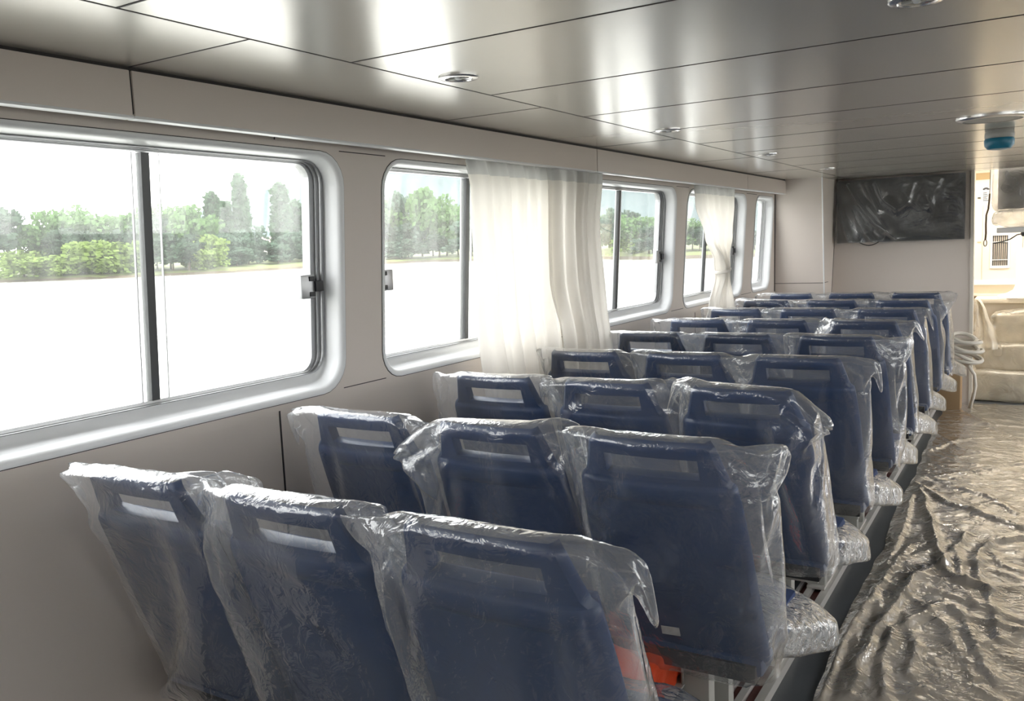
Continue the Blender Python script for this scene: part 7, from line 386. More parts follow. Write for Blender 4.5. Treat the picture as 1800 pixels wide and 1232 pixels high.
# ------------------------------------------------------------------ windows
def window(n, bay, side=-1, full=True, bars=True):
    y0, y1, z0, z1, r = bay
    sgn = side
    def X(z, d):                                # d: depth into the wall (positive outward)
        return (wx(z) if side < 0 else XR - max(0, z - ZS) * T4) + sgn * d
    root = struct(bpy.data.objects.new('window_%d' % n, None)); link(root)
    def ringloft(name, loops, m, sm=True):
        bm = bmesh.new(); rings = []
        for (iy, izb, izt, d, rr) in loops:
            rings.append([bm.verts.new((X(z, d), y, z)) for y, z in rrect(y0 + iy, y1 - iy, z0 + izb, z1 - izt, rr)])
        for a, b in zip(rings, rings[1:]):
            k = len(a)
            for i in range(k): bm.faces.new((a[i], a[(i + 1) % k], b[(i + 1) % k], b[i]))
        return obj(name, bm, m, root, sm, 50)
    ringloft('surround', [(-.001, -.001, -.001, .01, r), (0, 0, 0, -.0025, r), (.002, .002, .002, -.0035, r), (.014, .014, .010, -.002, r - .010), (.020, .020, .015, .003, r - .014),
                          (.0235, .025, .018, .012, r - .018), (.025, .029, .020, .035, r - .022), (.026, .036, .021, .060, r - .026), (.028, .060, .022, .073, r - .03),
                          (.05, .070, .026, .078, r - .045), (.05, .078, .030, .085, r - .045)], M['white'])
    # the dark seal line round the moulding
    ringloft('seal', [(-.0025, -.0025, -.0025, .001, r + .002), (-.0025, -.0025, -.0025, -.0008, r + .002), (.001, .001, .001, -.0008, r)], M['joint'])
    # aluminium frame
    ringloft('frame', [(.027, .064, .022, .074, r - .04), (.031, .066, .024, .066, r - .042), (.042, .068, .027, .066, r - .045), (.044, .069, .028, .075, r - .046),
                       (.056, .071, .030, .075, r - .05), (.058, .072, .031, .083, r - .05), (.078, .075, .034, .083, r - .055), (.080, .076, .034, .115, r - .055)], M['alu'] if bars else M['white'], False)
    if bars:
        ym = (y0 + y1) / 2
        for j, (a, b, d) in enumerate(((y0 + .06, ym + .045, .102), (ym - .045, y1 - .06, .094))):
            bm = bmesh.new(); za, zb = z0 + .07, z1 - .04
            hexa(bm, [(X(za, d), a, za), (X(za, d), b, za), (X(za, d + .004), b, za), (X(za, d + .004), a, za), (X(zb, d), a, zb), (X(zb, d), b, zb), (X(zb, d + .004), b, zb), (X(zb, d + .004), a, zb)])
            obj('pane', bm, M['glass'], root)
        def bar(name, a, b, d0, d1, m):
            bm = bmesh.new(); za, zb = z0 + .070, z1 - .036
            hexa(bm, [(X(za, d0), a, za), (X(za, d0), b, za), (X(za, d1), b, za), (X(za, d1), a, za), (X(zb, d0), a, zb), (X(zb, d0), b, zb), (X(zb, d1), b, zb), (X(zb, d1), a, zb)])
            return obj(name, bm, m, root)
        bar('mullion', ym - .024, ym + .002, .084, .108, M['mull'])
        bar('glazing_strip', ym - .049, ym - .046, .092, .099, M['alu']); bar('glazing_strip', ym + .043, ym + .046, .1, .107, M['alu'])
        for (yy, s) in ((y1 - .108, -1), (y0 + .108, 1)):
            zl = 1.395
            xl = X(zl, .078)
            bm = bmesh.new(); box(bm, xl - .006, xl + .016, yy - .034, yy + .034, zl - .040, zl + .040, 0, .006)
            lt = obj('latch', bm, M['alu'], root, True, 40)
            bm = bmesh.new(); box(bm, xl + .006, xl + .024, yy - .018 - s * .045, yy + .018 - s * .045, zl - .018, zl + .018, 0, .003); obj('latch_lever', bm, M['dark'], lt, True, 40)
            for dz in (-.026, .026):
                bm = bmesh.new(); box(bm, xl + .014, xl + .019, yy - s * .016 - .012, yy - s * .016 + .012, zl + dz - .008, zl + dz + .008, 0, .002); obj('latch_screw_cover', bm, M['dark'], lt, True, 40)
    else:
        bm = bmesh.new(); za, zb = z0 + .07, z1 - .04; a, b, d = y0 + .05, y1 - .05, .095
        hexa(bm, [(X(za, d), a, za), (X(za, d), b, za), (X(za, d + .004), b, za), (X(za, d + .004), a, za), (X(zb, d), a, zb), (X(zb, d), b, zb), (X(zb, d + .004), b, zb), (X(zb, d + .004), a, zb)])
        obj('pane', bm, M['glass'], root)
    return root
for i, b in enumerate(BAYS): window(i + 1, b, -1, bars=(b[1] - b[0] > .7))
for i, b in enumerate(BAYSR): window(i + 9, b, 1)

# ------------------------------------------------------------------ ceiling fittings
def downlight(x, y, label, r=.056):
    t = thing('downlight', label, 'light', (x, y, ZC), 'round recessed ceiling downlights')
    bm = bmesh.new(); lathe(bm, [(r * .66, .0005), (r, .0005), (r, -.003), (r * .92, -.006), (r * .70, -.007), (r * .66, -.004)], n=32, cap=False); obj('bezel', bm, M['chrome'], t, True, 40)
    bm = bmesh.new(); lathe(bm, [(r * .67, -.004), (r * .6, -.001), (r * .45, -.0008), (.004, -.0008)], n=24, cap=False); obj('reflector', bm, M['lamp'], t, True, 40)
    for s in (-1, 1):
        bm = bmesh.new(); box(bm, s * .018 - .012, s * .018 + .012, -.007, .007, -.007, -.001, 0, .002); obj('spring_clip', bm, M['grey'], t, True, 40)
    bm = bmesh.new(); lathe(bm, [(r * .22, .0), (r * .22, -.004), (r * .12, -.008)], n=16); obj('lamp', bm, M['white'], t, True, 40)
    return t
downlight(-1.384, 2.035, 'recessed downlight with silver reflector above the second window, nearest to the camera')
downlight(-1.384, 3.615, 'recessed downlight above the drawn curtain, second nearest over the window seats')
downlight(-1.373, 5.17, 'small recessed downlight over the middle seats, before the one nearest the dark screen')
downlight(-1.352, 6.72, 'tiny recessed downlight seen edge-on, nearest the dark wall screen')
downlight(-.232, 2.027, 'white downlight cut off by the top edge of the photo')
t = thing('ceiling_speaker', 'flat round white disc fitting on ceiling over the aisle', 'speaker', (-.197, 4.393, ZC))
bm = bmesh.new(); lathe(bm, [(.145, .0), (.145, -.006), (.13, -.012), (.118, -.012)], n=40, cap=False); obj('rim', bm, M['chrome'], t, True, 40)
bm = bmesh.new(); lathe(bm, [(.118, -.010), (.06, -.015), (.004, -.016)], n=40); obj('grille', bm, M['grey'], t, True, 40)
t = thing('smoke_detector', 'smoke detector with blue dust cap hanging from the ceiling', 'smoke detector', (-.195, 5.05, ZC))
bm = bmesh.new(); lathe(bm, [(.062, .0), (.066, -.01), (.066, -.03), (.06, -.038)], n=32); obj('base', bm, M['grey'], t, True, 40)
bm = bmesh.new(); lathe(bm, [(.064, -.036), (.068, -.044), (.066, -.07), (.052, -.088), (.03, -.092)], n=32); obj('dust_cap', bm, M['teal'], t, True, 40)

# ------------------------------------------------------------------ curtains
def curtain(name, label, edgeL, edgeR, zt, zb, folds, seed, amp=.023, x0=-1.952, n=150, m=44, tie=None):
    """edgeL/edgeR: functions of height fraction (0 top, 1 bottom) giving y"""
    rnd = random.Random(seed); ph = [rnd.uniform(0, 6.28) for _ in range(4)]
    vs = []; fs = []
    for j in range(m + 1):
        v = j / m; z = zt + (zb - zt) * v
        a, b = edgeL(v), edgeR(v)
        for i in range(n + 1):
            u = i / n
            uu = u + .03 * math.sin(u * 7 + ph[0] + v * .8)
            w = math.sin(uu * folds * 2 * math.pi + ph[1]) + .45 * math.sin(uu * folds * 4.3 * math.pi + ph[2] + v) + .25 * math.sin(uu * folds * 1.1 * math.pi + ph[3])
            k = amp * (.55 + .75 * v)
            if v < .08: k *= .45 + v / .08 * .55
            if tie: 
                q = math.exp(-((v - tie) / .10) ** 2); k *= 1 + .6 * q
            vs.append((x0 + k * w * .8 + .01 * math.sin(v * 3 + seed) * v, a + (b - a) * u, z))
    for j in range(m):
        for i in range(n):
            p = j * (n + 1) + i; fs.append((p, p + 1, p + n + 2, p + n + 1))
    o = raw(name, vs, fs, M['curtain'])
    o.data.materials.append(M['header_shade'])
    for p in o.data.polygons:
        if p.center.z > 1.795: p.material_index = 1
    md = o.modifiers.new('thick', 'SOLIDIFY'); md.thickness = .0012
    return tag(o, label, 'curtain', None)
def lerp(pts):
    def f(v):
        for (a, b), (c, d) in zip(pts, pts[1:]):
            if v <= c:
                t = (v - a) / (c - a); t = t * t * (3 - 2 * t); return b + (d - b) * t
        return pts[-1][1]
    return f
curtain('curtain', 'left half of the long white sheer curtain over second window', lerp([(0, 2.90), (.15, 2.945), (.6, 2.965), (1, 3.02)]), lerp([(0, 3.62), (.4, 3.60), (1, 3.66)]), 1.895, .80, 5, 3)
curtain('curtain', 'right half of the long white sheer curtain, edge against third window', lerp([(0, 3.50), (.12, 3.52), (.5, 3.50), (.8, 3.60), (1, 3.58)]), lerp([(0, 4.095), (.3, 4.03), (.6, 4.06), (1, 4.12)]), 1.895, .80, 4, 11, x0=-1.925)
c3 = curtain('curtain', 'white curtain gathered at waist between fourth and fifth windows', lerp([(0, 5.555), (.15, 5.60), (.36, 5.80), (.52, 6.02), (.60, 6.04), (.8, 5.86), (1, 5.66)]), lerp([(0, 6.43), (.15, 6.42), (.35, 6.34), (.52, 6.19), (.60, 6.17), (.8, 6.30), (1, 6.44)]), 1.895, .82, 5, 5, tie=.56)
bm = bmesh.new(); pts = []
for i in range(33):
    a = 2 * math.pi * i / 32; pts.append((-1.955 + .052 * math.cos(a), 6.105 + .092 * math.sin(a), 1.268 + .012 * math.sin(a)))
tube(bm, pts, .012, 8); obj('tieback', bm, M['curtain'], c3, True)

# ------------------------------------------------------------------ seats
TH = R(20); ZT = 1.03
ST, CT = math.sin(TH), math.cos(TH)
def fr(u, s, d): return Vector((u, s * ST + d * CT, ZT - s * CT + d * ST))
def hw(s):
    pts = [(0, .146), (.012, .160), (.05, .170), (.105, .186), (.118, .200), (.14, .205), (.25, .213), (.64, .226), (.665, .222), (.68, .205)]
    for (a, b), (c, d) in zip(pts, pts[1:]):
        if s <= c: return b + (d - b) * (s - a) / (c - a)
    return pts[-1][1]
def make_shell(parent):
    ss = [0, .006, .014, .026, .042, .052, .08, .088, .096, .104, .110, .116, .122, .132, .15, .168, .172, .176, .22, .28, .35, .42, .50, .58, .64, .658, .67, .678]
    cols = [-1, -.985, -.95, -.88, -.78]
    holeu = .118
    vs = []; fs = []; W = 15
    for s in ss:
        w = hw(s)
        us = [-w, -w * .985, -w * .93, -w + (w - holeu) * .55, -holeu - .008, -holeu, -.07, 0, .07, holeu, holeu + .008, w - (w - holeu) * .55, w * .93, w * .985, w]
        for u in us:
            q = abs(u) / w
            d = .0
            if q > .93: d += .016 * ((q - .93) / .07) ** 1.5
            if .116 < s: d -= .009 * min(1, (s - .116) / .012)
            if .168 <= s: d += .0035 if s >= .172 and q < .75 else 0
            d += .012 * (u / .2) ** 2
            if s < .014: d += .012 * (1 - s / .014) ** 1.5
            if s > .658: d += .02 * ((s - .658) / .02) ** 1.5
            vs.append(fr(u, s, d))
    for r in range(len(ss) - 1):
        for c in range(W - 1):
            if 5 <= c <= 8 and ss[r] >= .042 - 1e-6 and ss[r + 1] <= .096 + 1e-6: continue
            p = r * W + c; fs.append((p, p + W, p + W + 1, p + 1))
    o = raw('seat_shell', vs, fs, M['blue'], parent)
    md = o.modifiers.new('thick', 'SOLIDIFY'); md.thickness = .030; md.offset = -1 if True else 1
    # face normals point backwards (to -y); thickness must go forwards
    md2 = o.modifiers.new('soft', 'BEVEL'); md2.width = .006; md2.segments = 2; md2.limit_method = 'ANGLE'; md2.angle_limit = R(45)
    return o
def make_cushion(parent):
    vs = []; fs = []; nu, ns = 12, 16
    for side in (0, 1):
        for j in range(ns + 1):
            s = .12 + .5 * j / ns; w = hw(s) - .014
            for i in range(nu + 1):
                u = -w + 2 * w * i / nu
                e = min(1, min(i, nu - i) / 1.5, min(j, ns - j) / 1.5)
                vs.append(fr(u, s, .030 + (.012 + .05 * math.sqrt(e) * (1 + .15 * math.sin(s * 9)) if side else 0)))
    n = (nu + 1) * (ns + 1)
    for side in (0, 1):
        for j in range(ns):
            for i in range(nu):
                p = side * n + j * (nu + 1) + i; fs.append((p, p + 1, p + nu + 2, p + nu + 1))
    rim = [i for i in range(nu + 1)] + [j * (nu + 1) + nu for j in range(1, ns + 1)] + [ns * (nu + 1) + i for i in range(nu - 1, -1, -1)] + [j * (nu + 1) for j in range(ns - 1, 0, -1)]
    for a, b in zip(rim, rim[1:] + rim[:1]): fs.append((a, b, b + n, a + n))
    return raw('back_cushion', vs, fs, M['cushion'], parent)
def lump(name, x0, x1, y0, y1, z0, z1, m, parent, seed, amp, rnd=.35, n=(14, 14, 6), freq=7, fn=None, boxy=6):
    """rounded, crumpled box"""
    bm = bmesh.new(); bmesh.ops.create_cube(bm, size=2)
    bmesh.ops.subdivide_edges(bm, edges=bm.edges[:], cuts=n[0], use_grid_fill=True)
    for v in bm.verts:
        c = v.co.copy(); s = c.normalized() * 1.15
        k = rnd; e = boxy
        L_ = (abs(c.x) ** e + abs(c.y) ** e + abs(c.z) ** e) ** (1 / e)
        c = c / L_ if L_ > 0 else c
        p = Vector((x0 + (x1 - x0) * (c.x + 1) / 2, y0 + (y1 - y0) * (c.y + 1) / 2, z0 + (z1 - z0) * (c.z + 1) / 2))
        q = p * freq + Vector((seed * 3.1, seed, -seed))
        d = Vector((noise.noise(q), noise.noise(q + Vector((7, 0, 0))), noise.noise(q + Vector((0, 7, 0)))))
        rid = (1 - abs(noise.noise(q * 1.7)) * 2)
        p += d * amp + c * rid * amp * .5
        if fn: p = fn(p, c)
        v.co = p
    return obj(name, bm, m, parent, True)
def make_pan(parent, seed):
    bm = bmesh.new(); box(bm, -.215, .215, .20, .60, .395, .445, 0, .02); pan = obj('seat_pan', bm, M['blue'], parent, True, 40)
    bm = bmesh.new(); box(bm, -.205, .205, .22, .605, .44, .485, 0, .018); obj('seat_cushion', bm, M['cushion'], parent, True, 40)
    bm = bmesh.new(); box(bm, -.20, .20, .19, .23, .385, .43, 0, .006); obj('hinge_bar', bm, M['under'], parent, True, 40)
def make_panwrap(parent, seed, ear):
    def fn(p, c):
        if c.x > .5 and ear:                       # loose bag corner on the aisle side
            k = (c.x - .5) * 2
            p = p + Vector((ear * k * (.5 + .5 * c.y), .02 * k, -.05 * k * (1 + c.y)))
        return p
    return lump('seat_wrap', -.224, .228, .262, .64, .397, .508, M['filmseat'], parent, seed, .007, n=(11, 0, 0), freq=5, fn=fn)

# plastic bags over the backs: five draped shapes, shared by the seats
NX, NZ = 27, 33
def bag_faces():
    ring = 2 * (NX - 1); idx = {}; k = 0
    for r in range(NZ):
        for c in range(ring):
            if r == 0 and c > NX - 1: idx[(r, c)] = idx[(0, ring - c)]; continue
            idx[(r, c)] = k; k += 1
    fs = []
    for r in range(NZ - 1):
        for c in range(ring):
            q = [idx[(r, c)], idx[(r, (c + 1) % ring)], idx[(r + 1, (c + 1) % ring)], idx[(r + 1, c)]]
            w = []
            for i in q:
                if i not in w: w.append(i)
            if len(w) > 2: fs.append(tuple(w))
    return k, fs
bag_n, bag_f = bag_faces()
bag_meshes = []
def load_bags():
    for flat in BAG:
        vs = [(flat[i] / 1000, flat[i + 1] / 1000, flat[i + 2] / 1000 + .7) for i in range(0, len(flat), 3)]
        me = bpy.data.meshes.new('plastic_cover'); me.from_pydata(vs, [], bag_f); me.update()
        me.materials.append(M['film'])
        for p in me.polygons: p.use_smooth = True
        bag_meshes.append(me)
load_bags()

def make_seat(cx, yt, label, bagi, mirror, seed, ear, sticker=False, nobag=False):
    t = thing('passenger_seat', label, 'seat', (cx, yt, 0), 'blue passenger seats in plastic')
    if PROTO is None:
        sh = make_shell(t); cu = make_cushion(t); make_pan(t, seed); 
    else:
        for ch in PROTO:
            c = ch.copy(); COL.objects.link(c); c.parent = t
    if not nobag:
        o = bpy.data.objects.new('plastic_cover', bag_meshes[bagi % len(bag_meshes)]); link(o, t)
        if mirror: o.scale.x = -1
        o.location.z = .004
        md = o.modifiers.new('sub', 'SUBSURF'); md.levels = 1; md.render_levels = 1
    if ear is not None: make_panwrap(t, seed, ear)
    if sticker:
        bm = bmesh.new(); p0 = fr(.0, .575, -.0125)
        vs = [bm.verts.new(fr(-.045 + dx, .560 + ds, -.0125 + dd)) for dd in (0, .002) for dx, ds in ((0, .004), (.05, 0), (.05, .027), (0, .030))]
        for q in ((0, 1, 2, 3), (7, 6, 5, 4), (0, 4, 5, 1), (1, 5, 6, 2), (2, 6, 7, 3), (3, 7, 4, 0)): bm.faces.new([vs[i] for i in q])
        s = obj('sticker', bm, M['sticker'], t); s['label'] = 'small white printed sticker'
    return t
PROTO = None
COLX = (-1.690, -1.237, -.783)
COLN = ('window-side', 'middle', 'aisle-side')
ROWN = ('nearest row', 'second row from the camera', 'third row from the camera', 'fourth row from the camera', 'fifth row from the camera',
        'fourth row back from the dark screen', 'third row back from the dark screen', 'second row back from the dark screen', 'row closest to the dark screen')
EXTRA = {(0, 0): 'cover billowing by the wall', (0, 1): 'cover flaring left', (0, 2): 'cover stretched right',
         (1, 0): 'beside wall joint', (1, 2): 'sticker low on back', (2, 0): 'before the long curtain', (3, 0): 'against the long curtain'}
rnd = random.Random(4)
BAGSEL = {(0, 0): (4, True), (0, 1): (2, False), (0, 2): (1, False), (1, 0): (1, True), (1, 1): (0, False), (1, 2): (2, True), (2, 0): (2, False), (2, 1): (4, True), (2, 2): (0, True), (3, 2): (1, False), (4, 2): (2, True), (5, 2): (4, False)}
for r in range(9):
    for c in range(3):
        lab = '%s blue seat under plastic, %s' % (COLN[c], ROWN[r])
        if (r, c) in EXTRA: lab += ', ' + EXTRA[(r, c)]
        bi, mi = BAGSEL.get((r, c), (rnd.randrange(5), rnd.random() < .5))
        s = make_seat(COLX[c], 1.123 + .733 * r, lab, bi, mi, r * 3 + c, (.07 + .06 * rnd.random()) if c == 2 else .0,
                      sticker=(r, c) == (1, 2))
        if PROTO is None: PROTO = [ch for ch in s.children if ch.name.split('.')[0] in ('seat_shell', 'back_cushion', 'seat_pan', 'seat_cushion', 'hinge_bar')]

# bench frames: one per row, standing on the two rails
def bench(yt, label):
    t = thing('bench_frame', label, 'seat frame', (0, yt, 0), 'steel frames under the seat rows')
    for y in (.27, .50):
        bm = bmesh.new(); box(bm, -1.90, -.60, y - .02, y + .02, .355, .394, 0, .004); obj('beam', bm, M['steel'], t, True, 40)
    for x in (-.765, -1.70):
        for y in (.30, .47):
            bm = bmesh.new(); box(bm, x - .042, x + .032, y - .024, y + .024, .046, .356, 0, .003); obj('leg', bm, M['steel'], t, True, 40)
        bm = bmesh.new(); box(bm, x - .036, x + .036, .25, .52, .036, .048, 0, .002)
        lathe(bm, [(.011, .048), (.011, .058), (.006, .06)], (x, .385, 0), 6); obj('foot_plate', bm, M['rail'], t, True, 40)
    return t
for r in range(9): bench(1.123 + .733 * r, 'pale steel frame and legs under the %s of seats' % ROWN[r].replace(' row from the camera', ' row from the camera').replace('nearest row', 'nearest row'))
def seat_rail(x, label):
    t = thing('seat_rail', label, 'floor rail', (x, 0, 0))
    bm = bmesh.new(); y0, y1 = .4, 7.86
    box(bm, -.075, .05, y0, y1, .0, .012); box(bm, .022, .05, y0, y1, .012, .036); box(bm, -.035, -.012, y0, y1, .012, .036); box(bm, -.075, -.062, y0, y1, .012, .030)
    obj('rail_profile', bm, M['rail'], t)
    for a, b in ((-.012, .022), (-.062, -.035)):
        bm = bmesh.new(); box(bm, a + .001, b - .001, y0, y1, .012, .018); o = obj('inlay_strip', bm, M['redstrip'], t)
    return t
seat_rail(-.765, 'silver seat rail with dull red inlay along the aisle'); seat_rail(-1.70, 'silver seat rail in the shade below the windows')

# life jackets under two seats
def lifejacket(cx, y, z0, label, seed):
    t = thing('life_jacket', label, 'life jacket', (cx, y, z0), 'orange life jackets under seats')
    lump('float_pad', -.13, .10, -.10, .16, .0, .10, M['orange'], t, seed, .022, freq=9)
    bm = bmesh.new(); pts = [(.085 + .006 * i + .008 * math.sin(i * .7), -.06 - .004 * i, .05 - i * .012) for i in range(12)]
    pts = [Vector(p) for p in pts]
    for i in range(len(pts) - 1):
        a, b = pts[i], pts[i + 1]; w = Vector((.008 + .004 * (i % 3), .002, 0))
        bm.faces.new([bm.verts.new(q) for q in (a - w, a + w, b + w, b - w)])
    o = obj('strap', bm, M['orange'], t); md = o.modifiers.new('t', 'SOLIDIFY'); md.thickness = .003
    return t
lifejacket(-.93, 1.856 + .21, .299, 'orange life jacket stuffed under the aisle-side seat with the sticker', 2)
lifejacket(-.93, 2.589 + .22, .299, 'sliver of orange life jacket under the third aisle-side seat', 6)
for yt, cx in ((1.856, -.93), (2.589, -.93)):
    t = thing('storage_tray', 'grey tray holding a life jacket below the %s aisle-side seat' % ('second' if yt < 2 else 'third'), 'tray', (cx, yt, 0), 'under-seat trays')
    B('tray_floor', -.15, .13, .09, .42, .292, .298, M['steel'], t, .002)
    for y in (.27, .40):
        for x in (-.145, .125):
            bm = bmesh.new(); tube(bm, [(x, y, .395), (x, y, .296)], .004, 6); obj('hanger', bm, M['steel'], t, True)

# ------------------------------------------------------------------ plastic sheet on the aisle floor
def floor_pt(px, py):
    d = ray(px, py); k = -1.5 / d.z; return d.x * k, d.y * k
CREASES = [(.026, .020, [(1605, 850), (1660, 882), (1725, 905), (1800, 932)]), (.030, .018, [(1615, 862), (1636, 915), (1650, 975), (1662, 1000)]), (.026, .018, [(1655, 1000), (1672, 975), (1702, 940)]),
           (.030, .018, [(1800, 948), (1750, 955), (1722, 972), (1716, 990), (1724, 1025)]), (.028, .020, [(1658, 1000), (1690, 1028), (1740, 1038)]), (.026, .016, [(1676, 962), (1690, 1005), (1702, 1032)]),
           (.022, .014, [(1440, 1232), (1482, 1130), (1540, 1040), (1600, 960)]), (.020, .016, [(1490, 1232), (1530, 1130), (1600, 1030), (1640, 1002)]), (.020, .015, [(1555, 1232), (1550, 1160), (1572, 1112), (1650, 1066)]),
           (.020, .016, [(1605, 846), (1700, 832), (1800, 815)]), (.022, .02, [(1690, 722), (1740, 750), (1800, 783)]), (.018, .018, [(1680, 1070), (1722, 1150), (1750, 1200)]), (.018, .016, [(1738, 1040), (1748, 1080), (1758, 1125)]),
           (.020, .014, [(1602, 872), (1588, 930), (1556, 1000)]), (.014, .02, [(1700, 1090), (1750, 1098), (1800, 1112)]), (.014, .014, [(1640, 1088), (1665, 1112), (1682, 1150)]), (.016, .02, [(1800, 1012), (1760, 995), (1740, 965)]),
           (.016, .014, [(1622, 1002), (1580, 1062), (1502, 1182)]), (.014, .02, [(1620, 800), (1680, 775), (1740, 770)]), (.012, .02, [(1640, 760), (1690, 790), (1760, 800)]), (.014, .016, [(1590, 1080), (1610, 1130), (1600, 1190)]),
           (.012, .014, [(1510, 1100), (1502, 1160), (1470, 1232)]), (.014, .015, [(1650, 905), (1700, 900), (1760, 880)]), (.015, .016, [(1690, 860), (1730, 870), (1790, 905)])]
def floor_sheet():
    segs = []
    for amp, wd, line in CREASES:
        P = [floor_pt(*q) for q in line]
        for a, b in zip(P, P[1:]): segs.append((amp, wd, a, b, min(a[0], b[0]) - .12, max(a[0], b[0]) + .12, min(a[1], b[1]) - .12, max(a[1], b[1]) + .12))
    nx, ny = 110, 430
    y0, y1 = .2, 8.26
    vs = []; fs = []
    for j in range(ny + 1):
        y = y0 + (y1 - y0) * (j / ny) ** 1.15
        xe = -.600 - .012 * (y - 2.5) - .018 * noise.noise(Vector((y * 1.3, 0, 4))) - .012 * noise.noise(Vector((y * 5, 0, 1)))
        for i in range(nx + 1):
            u = i / nx; x = xe + (1.0 - xe) * u ** 1.15
            p = Vector((x, y, 0)); w = Vector((noise.noise(p * 1.1 + Vector((5, 0, 0))), noise.noise(p * 1.1 + Vector((0, 9, 0))), 0)) * .55
            q = p + w
            r1 = max(0, 1 - abs(noise.noise(q * 2.0 + Vector((0, 0, 3)))) * 9) ** 2
            r2 = max(0, 1 - abs(noise.noise(Vector((q.x * 4.2, q.y * 5.4, 7)))) * 6) ** 2
            r3 = max(0, 1 - abs(noise.noise(Vector((q.x * 9, q.y * 9, 11)))) * 3)
            area = .5 + .5 * noise.noise(p * .9 + Vector((2, 2, 0)))
            # long pleats running in from a gathered point on the edge
            dx, dy = x + .62, y - 3.95; rad = math.hypot(dx, dy) + .02; ang = math.atan2(dy, dx)
            pl = max(0, math.sin(ang * 13 + 2 * noise.noise(p * 1.5))) ** 4 * math.exp(-((rad - .35) / .45) ** 2)
            # folds that follow the near edge
            ed = math.sin(dx * 46 + 3 * noise.noise(p * 1.2)) * math.exp(-(x + .60) / .14) * (1 if y < 3.8 else .4)
            cr = {}
            wxx = x + .015 * noise.noise(Vector((x * 7, y * 7, 1))); wyy = y + .03 * noise.noise(Vector((x * 7, y * 7, 5)))
            for amp, wd, a_, b_, X0, X1, Y0, Y1 in segs:
                if X0 < wxx < X1 and Y0 < wyy < Y1:
                    ux, uy = b_[0] - a_[0], b_[1] - a_[1]; tt = max(0, min(1, ((wxx - a_[0]) * ux + (wyy - a_[1]) * uy) / (ux * ux + uy * uy)))
                    dd = math.hypot(wxx - a_[0] - tt * ux, wyy - a_[1] - tt * uy); v_ = amp * math.exp(-(dd / wd) ** 1.4)
                    cr[amp] = max(cr.get(amp, 0), v_)
            h = .003 + .006 * r1 * (.3 + area) + .0035 * r2 + .0022 * r3 * area + .008 * pl + .004 * max(0, ed) + .72 * sum(cr.values()) + .004 * abs(noise.noise(p * 4))
            e = min(1, u / .03 + .1)
            vs.append((x, y, max(.0025, h * e)))
    W = nx + 1
    for j in range(ny):
        for i in range(nx):
            p = j * W + i; fs.append((p, p + 1, p + W + 1, p + W))
    o = raw('floor_protection_sheet', vs, fs, M['filmfloor'])
    return tag(o, 'crumpled shiny clear plastic sheet covering the aisle floor', 'plastic sheet')
floor_sheet()

# ------------------------------------------------------------------ screen on the front wall, wrapped
def wrapped_tv():
    t = thing('television', 'large dark flat screen wrapped in plastic on front wall', 'television', (-1.066, 8.258, 1.405))
    B('screen_panel', -.505, .512, -.05, .0, .0, .548, M['screen'], t, .004)
    bm = bmesh.new()
    for x0, x1, z0, z1 in ((-.505, .512, .0, .010), (-.505, .512, .538, .548), (-.505, -.497, .01, .538), (.504, .512, .01, .538)): box(bm, x0, x1, -.054, -.049, z0, z1)
    obj('bezel', bm, M['bezel'], t)
    B('wall_bracket', -.2, .2, 0, .022, .15, .40, M['bezel'], t)
    # loose wrap
    FOLDS = [(.03, .03, [(.12, .93), (.2, .64), (.33, .32), (.5, .06)]), (.026, .03, [(.16, .55), (.24, .22), (.31, .02)]), (.03, .05, [(.28, .58), (.36, .38), (.43, .2)]), (.022, .025, [(.26, .92), (.31, .68), (.36, .5)]),
             (.022, .03, [(.34, .95), (.40, .66), (.5, .5), (.56, .58)]), (.02, .03, [(.62, .9), (.58, .6)]), (.022, .03, [(.82, .95), (.77, .7), (.74, .5)]), (.02, .02, [(.05, .55), (.08, .3), (.13, .03)]), (.012, .02, [(.88, .86), (.86, .66)]), (.012, .03, [(.5, .06), (.7, .1), (.9, .04)])]
    vs = []; fs = []; nx, nz = 110, 64
    for j in range(nz + 1):
        for i in range(nx + 1):
            u, v = i / nx, j / nz
            x = -.53 + 1.045 * u; z = -.008 + .558 * v
            f = 0
            for amp, wd, line in FOLDS:
                best = 9
                for (ua, va), (ub, vb) in zip(line, line[1:]):
                    ax, az, bx, bz = ua * 1.85, va, ub * 1.85, vb; px, pz = u * 1.85, v
                    tt = max(0, min(1, ((px - ax) * (bx - ax) + (pz - az) * (bz - az)) / ((bx - ax) ** 2 + (bz - az) ** 2 + 1e-9)))
                    best = min(best, math.hypot(px - ax - tt * (bx - ax), pz - az - tt * (bz - az)))
                f += 2.0 * amp * math.exp(-best / wd)
            f += abs(noise.noise(Vector((x * 4, z * 3, 8)))) * .012
            k = min(1, (1 - u) * 1.6) * .9 + .12
            if u < .06: x -= .012 * noise.noise(Vector((0, z * 6, 1)))
            if v < .05: z -= .018 * max(0, noise.noise(Vector((x * 5, 0, 5)))) 
            edge = min(1, u * 20, (1 - u) * 20, (1 - v) * 14)
            vs.append((x, -.058 - f * k * (.35 + .65 * edge), z))
    for j in range(nz):
        for i in range(nx):
            p = j * (nx + 1) + i; fs.append((p, p + 1, p + nx + 2, p + nx + 1))
    raw('plastic_wrap', vs, fs, M['filmtv'], t)
    bm = bmesh.new(); tube(bm, [(-.32 + .02 * i, -.02, .0 - .028 * math.sin(math.pi * i / 8)) for i in range(9)], .004, 6); obj('cable', bm, M['cable'], t, True)
wrapped_tv()

